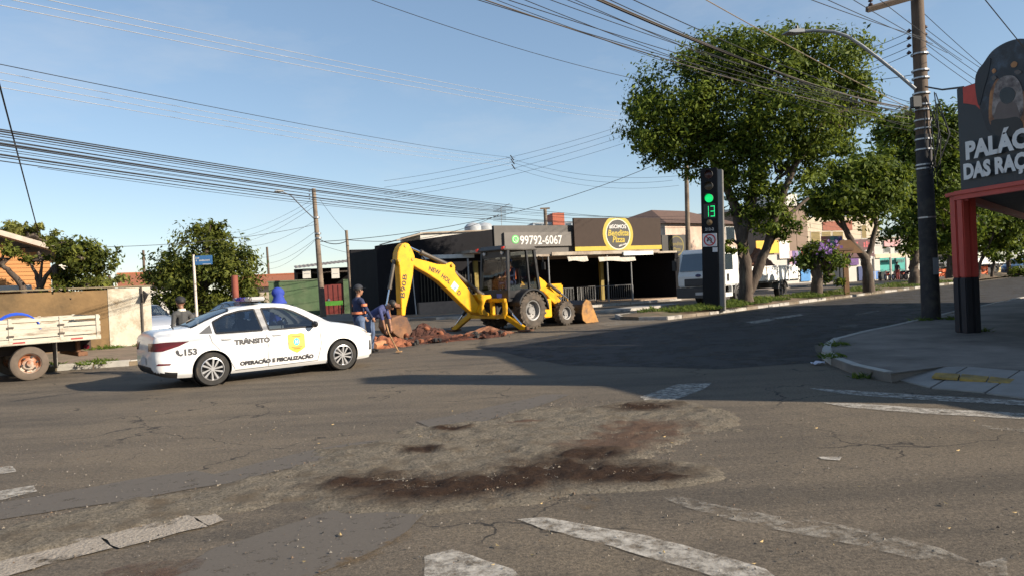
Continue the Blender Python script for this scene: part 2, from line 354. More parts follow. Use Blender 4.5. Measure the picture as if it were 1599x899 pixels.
PAINT = sheetmat('worn_road_paint', (0.58, 0.55, 0.50), (0.38, 0.35, 0.30), thr=0.35, soft=0.34, scale=9, edge_w=0.32, bump=0.3)
PAINTF = sheetmat('very_worn_road_paint', (0.48, 0.45, 0.40), (0.30, 0.27, 0.22), thr=0.45, soft=0.34, scale=7, edge_w=0.32, bump=0.3)
GUTTER = sheetmat('worn_gutter_concrete', (0.38, 0.335, 0.28), (0.20, 0.17, 0.135), thr=0.34, soft=0.12, scale=3.5, edge_w=0.35, bump=0.8, bscale=45)
px = lambda L: [G(*p) for p in L]
def lay(name, pts, z, m, **k): return sheet(name, px(pts), z, m, **k)
AVN = sheetmat('avenue_asphalt', (0.034, 0.032, 0.031), (0.052, 0.048, 0.045), thr=0.28, soft=0.25, scale=1.2, edge_w=0.5, bump=0.35, bscale=70)
sheet('avenue_asphalt', [(1.0, 14.0), (3.5, 12.3), (5.4, 12.6), (6.3, 15.2), tuple(av(2, .1, (7.81, 16.45)).xy), tuple(av(75, .1, (7.81, 16.45)).xy), tuple(av(75, 8.0, (7.81, 16.45)).xy), tuple(av(4, 8.0, (7.81, 16.45)).xy), (3.0, 23.5), (-1.0, 19.0)], 0.004, AVN, inset=1.4, jit=0.1, step=.8)
from mathutils import noise as mnoise
def relief_patch():
    """churned gravel, mud and clay: a real height field that sinks under the asphalt where it ends"""
    line = [G(*p).xy for p in ((-60, 868), (160, 812), (330, 782), (480, 752), (620, 716), (760, 690), (900, 668), (1010, 655), (1060, 662))]; wid = [.42, .40, .42, .55, .85, 1.15, 1.25, 1.0, .5]
    blobs = [(G(590, 755), .75, .34), (G(690, 764), .95, .52), (G(780, 756), .8, .42), (G(870, 738), .72, .55), (G(950, 742), .8, .42), (G(920, 712), .45, .35), (G(1015, 750), .5, .16), (G(1010, 636), .6, .40), (G(706, 670), .30, .18), (G(655, 705), .25, .2)]
    clays = [(G(950, 698), .6, .5), (G(1010, 670), .65, .55), (G(985, 684), .6, .5), (G(575, 752), .35, .12), (G(820, 660), .3, .12), (G(640, 765), .3, .1)]
    x0, x1, y0, y1, st = -5.2, 2.9, 4.4, 10.2, .03; nx, ny = int((x1 - x0) / st), int((y1 - y0) / st); vs = []; mu = []; cl = []; keep = []
    d_av = Vector((math.cos(AV), math.sin(AV)))
    for j in range(ny + 1):
        for i in range(nx + 1):
            p = Vector((x0 + i * st, y0 + j * st)); best = -9
            for k in range(len(line) - 1):
                a_, b_ = line[k], line[k + 1]; t = max(0, min(1, (p - a_).dot(b_ - a_) / (b_ - a_).length_squared)); w = wid[k] + (wid[k + 1] - wid[k]) * t; best = max(best, 1 - (p - a_.lerp(b_, t)).length / w)
            q = Vector((p.x, p.y, 0)); m = max([1 - math.hypot((p.x - c.x) / rx, (p.y - c.y) / ry) for c, rx, ry in blobs]); c2 = max([1 - math.hypot((p.x - c.x) / rx, (p.y - c.y) / ry) for c, rx, ry in clays])
            best = max(best, m * .9, c2 * .7)
            if best < -.45: vs.append((p.x, p.y, -.05)); mu.append(0); cl.append(0); keep.append(False); continue
            f1 = mnoise.fractal(q * 1.7, 1.0, 2.0, 4); f2 = mnoise.fractal(q * 6.0 + Vector((3, 1, 0)), .9, 2.0, 4); f3 = mnoise.noise(q * 21)
            rut = math.sin((p.dot(d_av) * 17) + 2.0 * f1) * max(0, 1 - abs(p.x + .55) / .7) * max(0, 1 - abs(p.y - 7.5) / .8)
            e = min(1, max(0, best * 2.2 + .30 + .45 * f1 + .25 * f2, m * 2.5 + .75 + .3 * f1)); mm = max(0, min(1, m * 1.5 + .28 * f1 + .28 * f2 + .15)); cc = max(0, min(1, c2 * 1.3 + .5 * f2 + .1))
            z = -.012 + .016 * min(1, e * 3.0) + .022 * max(0, min(1, e * 1.4 - .15)) + e * (.018 * f1 + .017 * f2 + .008 * f3 + .016 * rut) + mm * (.010 * f2 - .004)
            vs.append((p.x, p.y, z)); mu.append(mm); cl.append(cc * (1 - mm * .6)); keep.append(z > -.011)
    W_ = nx + 1; fs = [(j * W_ + i, j * W_ + i + 1, (j + 1) * W_ + i + 1, (j + 1) * W_ + i) for j in range(ny) for i in range(nx) if keep[j * W_ + i] or keep[j * W_ + i + 1] or keep[(j + 1) * W_ + i] or keep[(j + 1) * W_ + i + 1]]
    use = sorted({q for f in fs for q in f}); mp_ = {q: k for k, q in enumerate(use)}; me = bpy.data.meshes.new('broken_road_surface'); me.from_pydata([vs[q] for q in use], [], [tuple(mp_[q] for q in f) for f in fs])
    for nm, arr in (('mud', mu), ('clay', cl)): me.attributes.new(nm, 'FLOAT', 'POINT').data.foreach_set('value', [arr[q] for q in use])
    me.polygons.foreach_set('use_smooth', [True] * len(me.polygons)); m = bpy.data.materials.new('churned_ground'); m.use_nodes = True; n, l = m.node_tree.nodes, m.node_tree.links; b = n['Principled BSDF']; b.inputs['Roughness'].default_value = .95; b.inputs['Specular IOR Level'].default_value = .15
    tc = n.new('ShaderNodeTexCoord'); n1 = n.new('ShaderNodeTexNoise'); n1.inputs['Scale'].default_value = 38; n1.inputs['Detail'].default_value = 5; n1.inputs['Roughness'].default_value = .8; l.new(tc.outputs['Object'], n1.inputs['Vector']); n2 = n.new('ShaderNodeTexNoise'); n2.inputs['Scale'].default_value = 3; n2.inputs['Detail'].default_value = 6; l.new(tc.outputs['Object'], n2.inputs['Vector'])
    def mixc(f, a_, b_):
        q = n.new('ShaderNodeMix'); q.data_type = 'RGBA'
        for k, s in ((0, f), (6, a_), (7, b_)):
            if isinstance(s, tuple): q.inputs[k].default_value = (*s, 1)
            else: l.new(s, q.inputs[k])
        return q.outputs[2]
    def rg(s, a_, b_):
        q = n.new('ShaderNodeMapRange'); q.inputs[1].default_value = a_; q.inputs[2].default_value = b_; l.new(s, q.inputs[0]); return q.outputs[0]
    g1 = mixc(rg(n1.outputs[0], .35, .68), (.066, .057, .046), (.235, .205, .160)); g1 = mixc(rg(n2.outputs[0], .5, .75), g1, (.10, .078, .055))
    am = n.new('ShaderNodeAttribute'); am.attribute_name = 'mud'; ac = n.new('ShaderNodeAttribute'); ac.attribute_name = 'clay'
    g2 = mixc(rg(ac.outputs['Fac'], .15, .9), g1, (.098, .064, .046)); g3 = mixc(rg(am.outputs['Fac'], .0, 1.0), g2, mixc(rg(n1.outputs[0], .3, .7), (.016, .009, .006), (.048, .029, .019)))
    l.new(g3, b.inputs['Base Color']); bp = n.new('ShaderNodeBump'); bp.inputs['Strength'].default_value = .9; bp.inputs['Distance'].default_value = .02; l.new(n1.outputs[0], bp.inputs['Height']); l.new(bp.outputs[0], b.inputs['Normal'])
    me.materials.append(m); o = bpy.data.objects.new('broken_road_surface', me); link(o); struct(o)
relief_patch()
lay('asphalt_patch', [(-120, 845), (0, 812), (170, 786), (350, 756), (520, 716), (640, 684), (560, 690), (470, 706), (330, 742), (305, 735), (200, 750), (90, 770), (0, 785), (-120, 800)], 0.006, TAR, inset=0.07, jit=0.02)
lay('asphalt_patch', [(648, 658), (700, 650), (745, 640), (800, 628), (850, 616), (892, 616), (850, 632), (800, 646), (740, 662), (690, 674)], 0.006, TAR, inset=0.05, jit=0.015)
lay('asphalt_patch', [(260, 899), (330, 860), (420, 830), (520, 795), (600, 775), (660, 800), (640, 830), (560, 870), (490, 899), (440, 930), (260, 930)], 0.006, TAR, inset=0.12, jit=0.03)
lay('clay_stain', [(140, 899), (230, 875), (330, 872), (300, 899), (240, 925)], 0.010, CLAY, inset=0.12, jit=0.04)
lay('ochre_dust_line', [(470, 899), (560, 862), (640, 830), (670, 828), (600, 862), (510, 910)], 0.009, DUST, inset=0.08, jit=0.03)
lay('ochre_dust_line', [(860, 800), (920, 778), (960, 780), (900, 806)], 0.009, DUST, inset=0.1, jit=0.03)
# concrete gutter strip across the side street, broken by two cracks
for q in ([(-60, 905), (0, 868), (60, 848), (148, 836), (176, 858), (100, 876), (0, 905)], [(152, 834), (200, 823), (292, 806), (322, 824), (250, 842), (182, 860)], [(297, 806), (328, 803), (346, 814), (326, 824)]):
    lay('gutter_slab', q, 0.012, GUTTER, inset=0.06, jit=0.015, step=0.1)
# painted markings
for q, m in (([(808, 812), (850, 808), (940, 826), (1010, 838), (1100, 862), (1195, 890), (1230, 915), (1150, 912), (1040, 880), (930, 848), (850, 828)], PAINT),
             ([(660, 870), (705, 860), (730, 868), (800, 890), (830, 920), (690, 930), (664, 900)], PAINT),
             ([(1030, 778), (1060, 776), (1130, 792), (1210, 806), (1280, 815), (1350, 828), (1470, 858), (1520, 880), (1440, 878), (1330, 852), (1200, 826), (1100, 802)], PAINTF),
             ([(1530, 882), (1575, 872), (1578, 905), (1560, 915)], PAINTF),
             ([(1260, 606), (1330, 610), (1440, 617), (1640, 628), (1640, 636), (1430, 624), (1320, 616)], PAINT),
             ([(1285, 629), (1340, 630), (1450, 638), (1640, 648), (1640, 657), (1440, 646), (1330, 637)], PAINT),
             ([(1520, 664), (1640, 672), (1640, 678), (1530, 669)], PAINTF), ([(1280, 714), (1315, 714), (1312, 720), (1285, 718)], PAINT),
             ([(1000, 620), (1060, 600), (1112, 598), (1100, 608), (1050, 626), (1010, 628)], PAINT),
             ([(-20, 770), (50, 759), (56, 768), (0, 782), (-20, 784)], PAINT), ([(-20, 732), (18, 728), (26, 737), (-20, 744)], PAINT),
             ([(1165, 503), (1200, 497), (1212, 499), (1180, 505)], PAINT), ([(1205, 496), (1250, 490), (1256, 492), (1215, 498)], PAINT),
             ([(1310, 508), (1340, 506), (1338, 510), (1312, 511)], PAINTF), ([(1335, 490), (1370, 484), (1374, 486), (1340, 492)], PAINTF),
             ([(930, 505), (1010, 497), (1030, 500), (950, 509)], PAINTF), ([(1360, 442), (1400, 444), (1396, 446), (1362, 445)], PAINT)):
    lay('road_marking', q, 0.008, m, inset=0.06, jit=0.010, step=0.12)
# pebbles and crumbs of asphalt (nobody could count them)
def scatter_stones(name, regions, label, cols):
    mb = MB(); tv = [(1, 0, -.3), (-.5, .85, -.3), (-.5, -.85, -.3), (0.1, 0, .8)]
    for (pts, n, smin, smax) in regions:
        P2 = [G(*p) for p in pts]
        x0, x1 = min(p.x for p in P2), max(p.x for p in P2); y0, y1 = min(p.y for p in P2), max(p.y for p in P2); k = 0
        while k < n:
            x, y = random.uniform(x0, x1), random.uniform(y0, y1); ins = False; j = len(P2) - 1
            for i in range(len(P2)):
                a, b = P2[i], P2[j]
                if (a.y > y) != (b.y > y) and x < (b.x - a.x) * (y - a.y) / (b.y - a.y) + a.x: ins = not ins
                j = i
            k += 1
            if not ins: continue
            s = smin + (smax - smin) * random.random() ** 4; t = random.random() * 6.28; c, d = math.cos(t) * s, math.sin(t) * s
            mb.mi = random.randrange(len(cols)); h = random.uniform(.5, 1) * s
            mb.add([(x + a * c - b * d, y + a * d + b * c, e * h + 0.016) for a, b, e in tv], [(0, 1, 3), (1, 2, 3), (2, 0, 3), (0, 2, 1)])
    o = mb.build(name, cols, fixn=False); tag(o, label, 'gravel', kind='stuff'); return o
ST = [mat('stone_grey', (0.16, 0.145, 0.125), 0.9), mat('stone_dark', (0.05, 0.045, 0.04), 0.9), mat('stone_pale', (0.20, 0.17, 0.13), 0.9), mat('stone_brown', (0.11, 0.075, 0.05), 0.9)]
scatter_stones('gravel', [([(0, 815), (330, 762), (600, 690), (900, 620), (1080, 640), (1090, 700), (900, 790), (560, 760), (330, 806), (0, 880)], 11000, 0.004, 0.014),
    ([(530, 756), (700, 735), (880, 715), (1080, 750), (880, 780), (690, 790)], 500, 0.005, 0.018),
    ([(0, 899), (0, 700), (600, 640), (1599, 660), (1599, 899)], 5000, 0.004, 0.013)], 'loose grey and brown gravel strewn over the broken road surface', ST)
lv = MB()
for i in range(46):
    p = G(random.uniform(350, 1590), random.uniform(640, 890)) if i < 38 else G(random.uniform(20, 600), random.uniform(600, 700))
    t = random.random() * 6.28; s = random.uniform(.010, .026); c, d = math.cos(t) * s, math.sin(t) * s
    lv.add([(p.x + a * c - b * d, p.y + a * d + b * c, .014 + e * s) for a, b, e in ((-1, 0, .3), (0, -.45, 0), (1, 0, .5), (0, .45, .2))], [(0, 1, 2, 3)])
tag(lv.build('dry_leaves', mat('dry_leaf', (0.42, 0.30, 0.13), 0.8, var=.4, scale=3), fixn=False), 'dry yellow leaves and scraps scattered over the road', 'leaves', kind='stuff')
mb = MB(); rnd_ = random.Random(2); vs = []
for i in range(5):
    for j in range(5): vs.append((i * .05 + rnd_.uniform(-.015, .015), j * .04 + rnd_.uniform(-.015, .015), rnd_.uniform(.015, .07)))
mb.add(vs, [(i * 5 + j, i * 5 + j + 1, i * 5 + j + 6, i * 5 + j + 5) for i in range(4) for j in range(4)]); o = mb.build('crumpled_paper', mat('paper_litter', (.55, .55, .62), .8), fixn=False); o.location = G(1272, 571); tag(o, 'crumpled pale paper lying in the gutter by the corner kerb', 'litter')
# ---------------------------------------------------------------- right pavement with its kerb
PAVE = mat('pavement_concrete', (0.20, 0.175, 0.15), 0.9, var=0.35, scale=0.8, bump=0.4, bscale=70, col2=(0.12, 0.105, 0.088))
KERB = mat('kerb_concrete', (0.36, 0.34, 0.31), 0.85, var=0.2, scale=4, bump=0.4, bscale=40, col2=(0.16, 0.14, 0.12), c2=(.5, .68))
KDIRT = mat('kerb_earthy', (0.20, 0.165, 0.125), 0.9, var=0.3, scale=3, bump=0.6, bscale=25, col2=(0.11, 0.085, 0.055))
KWHITE = mat('kerb_whitewash', (0.38, 0.365, 0.33), 0.85, var=0.15, scale=5, bump=0.3, bscale=40, col2=(0.25, 0.22, 0.19), c2=(.56, .72))
edge = [av(75, 0, (7.81, 16.45)), av(30, 0, (7.81, 16.45)), av(10, 0, (7.81, 16.45)), Vector((7.81, 16.45, 0)), Vector((6.75, 15.35, 0)), Vector((6.05, 14.2, 0)), Vector((5.55, 13.1, 0)), Vector((5.28, 12.1, 0)), Vector((5.14, 11.1, 0)), Vector((5.18, 10.2, 0))]
_lf = lambda x, y: P(x, y, FPX * (CAMH - .125) / uv(x, y)[1])
ramp = [_lf(1392, 582), _lf(1477, 571), _lf(1592, 577), _lf(1680, 585), Vector((9.5, 5.6, 0)), Vector((16, -1, 0))]
mb = MB(); poly = [(p.x, p.y) for p in edge + ramp] + [(70, -2), (70, 60)]
mb.xy(poly, -0.05, 0.125); pavement = struct(mb.build('right_pavement', PAVE))
def kerb(name, pts, parent, m, w=0.13, h=0.15, L=0.9, alt=None):
    """separate kerb stones along a line, w to the left of travel"""
    pts = [Vector((p[0], p[1], 0)) for p in pts]; seg = []; k = 0
    for a, b in zip(pts[:-1], pts[1:]):
        n = max(1, round((b - a).length / L))
        for j in range(n): seg.append((a.lerp(b, j / n), a.lerp(b, (j + 1) / n)))
    for a, b in seg:
        d = (b - a).normalized(); nn = Vector((-d.y, d.x, 0)); mb = MB(); g_ = d * 0.008; hh = h + random.uniform(-.012, .012); o_ = nn * random.uniform(-.012, .012)
        mb.prism([tuple((a + g_ + o_).xy), tuple((b - g_ + o_).xy), tuple((b - g_ + nn * w + o_).xy), tuple((a + g_ + nn * w + o_).xy)], lambda x, y, t: (x, y, -.03 + t), hh + .03)
        mb.build(name, (alt if alt and random.random() < .5 else m), parent, bevel=0.015); k += 1
kerb('kerb_stone', [(p.x, p.y) for p in edge[::-1]][:8], pavement, KWHITE, w=-0.16, h=0.14, L=0.75)
kerb('kerb_stone', [tuple(edge[3].xy), tuple(av(60, 0, (7.81, 16.45)).xy)], pavement, KERB, w=-0.15, h=0.14, L=1.0)
RAMP = mat('ramp_concrete', (0.25, 0.235, 0.215), 0.85, var=0.15, scale=3, bump=0.25, bscale=70)
TACT = mat('yellow_tactile', (0.34, 0.22, 0.05), 0.8, var=0.3, scale=6, col2=(0.2, 0.15, 0.07))
def lifted(x, y, z): return P(x, y, FPX * (CAMH - z) / uv(x, y)[1])
for back, front in ((((1392, 583), (1477, 572), (1510, 572)), ((1390, 589), (1425, 597), (1453, 604))), (((1513, 572), (1552, 575), (1592, 578)), ((1456, 605), (1497, 608), (1538, 612))), (((1595, 578), (1640, 582), (1680, 586)), ((1541, 613), (1590, 619), (1640, 626)))):
    vs = [lifted(*q, .128) for q in back] + [lifted(*q, .016) for q in front]; vs += [v - Vector((0, 0, .2)) for v in vs]; mb = MB()
    mb.add(vs, [(0, 1, 4, 3), (1, 2, 5, 4), (6, 9, 10, 7), (7, 10, 11, 8), (3, 4, 10, 9), (4, 5, 11, 10), (0, 3, 9, 6), (2, 8, 11, 5)]); mb.build('ramp_slab', RAMP, pavement)
for qq in ([(1462, 581), (1500, 583), (1496, 590), (1456, 587)], [(1503, 583), (1545, 587), (1540, 594), (1499, 590.5)], [(1548, 587), (1592, 592), (1588, 599), (1543, 594.5)], [(1596, 592), (1640, 597), (1636, 605), (1592, 600)]):
    vs = []
    for k, (x, y) in enumerate(qq):
        f_ = (y - 574) / 36; z = .128 - .112 * f_ ; vs.append(lifted(x, y, z + .012))
    vs += [v - Vector((0, 0, .03)) for v in vs]; mb = MB(); mb.add(vs, [(0, 1, 2, 3), (0, 4, 5, 1), (1, 5, 6, 2), (2, 6, 7, 3), (3, 7, 4, 0)]); mb.build('tactile_tile', TACT, pavement)
# ---------------------------------------------------------------- central reservation with grass and trees
EARTH = mat('reservation_earth', (0.15, 0.10, 0.062), 0.95, var=0.35, scale=2, bump=0.8, bscale=18, col2=(0.09, 0.085, 0.045))
MR = (5.4, 26.1); med_w = 3.3
mb = MB(); near = [av(s, 0, MR) for s in (0.25, 8, 20, 40, 75)]; far = [av(s, med_w, MR) for s in (75, 40, 20, 8, 1.4)]; tip = [av(0.3, 2.2, MR), av(0, 1.1, MR)]
ring = near + far + tip; cen = [av(s, med_w / 2, MR) for s in (1.6, 8, 20, 40, 74)]
vs = [(p.x, p.y, 0.10) for p in ring] + [(p.x, p.y, 0.30) for p in cen]; n0 = len(ring)
fs = [(0, 1, n0 + 1, n0), (1, 2, n0 + 2, n0 + 1), (2, 3, n0 + 3, n0 + 2), (3, 4, n0 + 4, n0 + 3), (4, 5, n0 + 4), (5, 6, n0 + 3, n0 + 4), (6, 7, n0 + 2, n0 + 3), (7, 8, n0 + 1, n0 + 2), (8, 9, n0, n0 + 1), (9, 10, n0), (10, 11, n0), (11, 0, n0)]
mb.add(vs, fs); reserv = struct(mb.build('central_reservation', EARTH))
kerb('kerb_stone', [tuple(p.xy) for p in [tip[0], tip[1], near[0], near[1], near[2], near[3]]], reserv, KDIRT, w=0.14, h=0.12, L=1.0, alt=KERB)
kerb('kerb_stone', [tuple(p.xy) for p in [tip[0], far[4], far[3], far[2], far[1]]], reserv, KERB, w=-0.14, h=0.14, L=1.1)
GRASS = leafmat('grass_blades', (0.035, 0.075, 0.012), (0.16, 0.20, 0.035), 0.3)
def grass(name, spots, label, bh=0.28):
    v = []; f = []; tint = []
    for (c, rx, n) in spots:
        for _ in range(n):
            a = random.random() * 6.28; r = rx * math.sqrt(random.random()); x, y = c.x + r * math.cos(a), c.y + r * math.sin(a)
            h = bh * random.uniform(.35, 1.1) * (1.1 - .6 * r / rx); t = random.random() * 6.28; w = random.uniform(.012, .03); lx, ly = random.uniform(-.14, .14), random.uniform(-.14, .14)
            b = len(v); v += [(x - w * math.cos(t), y - w * math.sin(t), c.z), (x + w * math.cos(t), y + w * math.sin(t), c.z), (x + lx * .4 + w * .6, y + ly * .4, c.z + h * .6), (x + lx, y + ly, c.z + h)]
            f += [(b, b + 1, b + 2), (b, b + 2, b + 3)]; q = random.random(); tint += [q * .5, q * .5, q, q]
    me = bpy.data.meshes.new(name); me.from_pydata(v, [], f); me.materials.append(GRASS); me.attributes.new('tint', 'FLOAT', 'POINT').data.foreach_set('value', tint)
    o = bpy.data.objects.new(name, me); link(o); tag(o, label, 'grass', kind='stuff'); return o
def mp(s, t, z=0.2): p = av(s, t, MR); p.z = z; return p
grass('grass', [(mp(2.4, 0.9), .9, 700), (mp(3.6, .7), .9, 1500), (mp(5.0, 0.7), 1.0, 1500), (mp(6.4, 0.8), .8, 1300), (mp(8.0, 1.2), 1.2, 1300), (mp(10.5, 1.5), 1.2, 1200), (mp(13.5, .9), 1.2, 1300), (mp(16, 1.2), 1.4, 1000), (mp(20, 1.0), 1.4, 800), (mp(26, 1.2), 2.0, 900), (mp(33, 1.2), 2.4, 900), (mp(1.6, 1.6), .6, 300)], 'tufts of green grass along the central reservation')
# ---------------------------------------------------------------- left pavement by the boundary wall
LE = [(-30, 3.2), (-14.2, 16.9), (-11.4, 17.95), (-9.8, 18.4), (-9.0, 19.2), (-9.2, 20.6), (-10.4, 22.0), (-26, 38.5)]
mb = MB(); mb.xy(LE + [(-40, 40), (-45, 10)], -0.05, 0.115)
DIRT = mat('dirt_pavement', (0.20, 0.145, 0.10), 0.95, var=0.3, scale=1.8, bump=0.6, bscale=30, col2=(0.13, 0.11, 0.065))
lpave = struct(mb.build('left_pavement', DIRT))
kerb('kerb_stone', LE[:7], lpave, KWHITE, w=0.15, h=0.15, L=0.95)
grass('verge_grass', [(Vector((-10.6, 18.4, .11)), .5, 260), (Vector((-12, 18.2, .11)), .6, 300), (Vector((-12.4, 24.6, .11)), .5, 250), (Vector((-13.6, 24.0, .11)), .6, 250)], 'short dry grass on the pavement by the white kerb', .16)
grass('kerb_weeds', [(Vector((5.35, 12.2, .12)), .25, 60), (Vector((6.2, 14.0, .12)), .3, 70), (Vector((11.4, 18.9, .12)), .35, 120), (Vector((10.7, 19.0, .12)), .3, 80), (Vector((9.9, 15.3, .12)), .2, 40), (Vector((5.1, 10.6, .0)), .2, 40)], 'sparse weeds at the corner kerb and the pole foot', .12)
# far pavement in front of the dark restaurant
mb = MB(); mb.xy([(-30, 53.5), (-7.6, 35.6), (-2.5, 35.0), (4.2, 40.6), (10.6, 45.4), av(60, 14.5, MR).xy[:], (60, 130), (-30, 100)], -0.05, 0.12)
fpave = struct(mb.build('far_pavement', mat('far_pavement_concrete', (0.16, 0.14, 0.12), 0.9, var=.2, scale=1, bump=.3)))
kerb('kerb_stone', [(-7.6, 35.6), (-2.5, 35.0), (4.2, 40.6), (10.6, 45.4)], fpave, KERB, w=0.15, h=.14, L=1.2)
# small traffic island left of the reservation
mb = MB(); isl = [(3.9, 34.3), (5.2, 34.2), (8.6, 37.2), (8.4, 38.0), (6.6, 37.3)]; mb.xy(isl, -.03, .12); island = struct(mb.build('traffic_island', KERB))
# ================================================================== VEHICLES
def eval_mesh(o):
    dg = bpy.context.evaluated_depsgraph_get(); return bpy.data.meshes.new_from_object(o.evaluated_get(dg), depsgraph=dg)
SEAM = mat('seam', (0.06, 0.06, 0.06), 0.6)
LAMPRED = mat('red_lens', (0.10, 0.004, 0.010), 0.2, spec=0.5)
LAMPCLR = mat('clear_lens', (0.45, 0.48, 0.52), 0.1, spec=0.8, coat=1)
def wheel(parent, c, r=0.31, w=0.2, side=-1, spokes=True, rimmat=None):
    """tyre and rim; side=-1 shows to -y"""
    t = MB(); h = w / 2
    t.lathe([(r * .66, -h * .8), (r * .72, -h), (r * .93, -h), (r * .985, -h * .8), (r, -h * .4), (r, h * .4), (r * .985, h * .8), (r * .93, h), (r * .72, h), (r * .66, h * .8)], c, 'y', 36)
    ty = t.build('wheel', RUBBER, parent, smooth=True)
    q = MB(); yo = c[1] + side * h * .55; rr = r * .68
    q.mi = 1; q.lathe([(0.0, yo - side * .05), (rr, yo - side * .05)], (c[0], 0, c[2]), 'y', 30)
    q.mi = 0; q.lathe([(rr, yo - side * .06), (rr, yo + side * .045), (rr * .93, yo + side * .05), (rr * .90, yo), (rr * .90, yo - side * .06)], (c[0], 0, c[2]), 'y', 36)
    q.lathe([(0.0, yo + side * .035), (rr * .17, yo + side * .035), (rr * .2, yo - side * .04)], (c[0], 0, c[2]), 'y', 16)
    if spokes:
        for i in range(5):
            for da in (-.2, .2):
                a0, a1 = i * 2 * math.pi / 5 + da * .9 + .3, i * 2 * math.pi / 5 + da * 1.9 + .55
                p = [(rr * .15 * math.cos(a0 - .35), rr * .15 * math.sin(a0 - .35)), (rr * .92 * math.cos(a1 - .09), rr * .92 * math.sin(a1 - .09)), (rr * .92 * math.cos(a1 + .10), rr * .92 * math.sin(a1 + .10)), (rr * .15 * math.cos(a0 + .35), rr * .15 * math.sin(a0 + .35))]
                q.prism(p, lambda x, z, t_: (c[0] + x, yo + side * (.030 - t_), c[2] + z), .03)
    q.build('rim', [rimmat or mat('alloy', (0.45, 0.45, 0.46), 0.3, 0.7, var=.05), BLACK], ty, smooth=True)
    return ty
K_X = [-.98, -.95, -.90, -.80, -.35, .05, .45, .8, 1.15, 1.5, 1.75, 2.1, 2.5, 2.75, 3.1, 3.33, 3.43, 3.47]
K_T = [.74, .95, 1.045, 1.075, 1.105, 1.255, 1.385, 1.445, 1.467, 1.452, 1.398, 1.225, 1.02, .975, .89, .79, .69, .60]
def car_section(x):
    zt = pchip(K_X, K_T, x)
    w = pchip([-.98, -.93, -.8, -.4, .4, 2.2, 2.8, 3.1, 3.3, 3.42, 3.47], [.60, .73, .80, .85, .865, .865, .85, .80, .70, .55, .42], x)
    yr = pchip([-.98, -.8, -.35, .05, .45, .8, 1.5, 1.75, 2.1, 2.5, 3.1, 3.4, 3.47], [.48, .60, .66, .60, .555, .55, .55, .57, .64, .72, .66, .46, .36], x); yr = min(yr, w * .93)
    zb = min(pchip([-.98, 0, 1, 2, 2.5, 3.0, 3.47], [.97, .955, .935, .93, .92, .82, .55], x), zt - .045)
    z0 = pchip([-.98, -.88, -.6, 0, 2.6, 3.2, 3.4, 3.47], [.40, .27, .21, .19, .18, .19, .21, .27], x)
    return [(0, z0), (w * .90, z0), (w * .965, z0 + .07), (w * .992, z0 + .16 + .3 * max(0, .42 - z0)), (w, .56), (w * .985, .70), (w * .972, zb - .05), (w * .945, zb), (w * .945 * .5 + yr * .5, zb * .5 + (zt - .07) * .5), (yr, zt - .07 if zt - .07 > zb else zb + (zt - zb) * .4), (yr * .93, zt - .03), (yr * .75, zt - .008), (yr * .4, zt + .004), (0, zt + .008)]
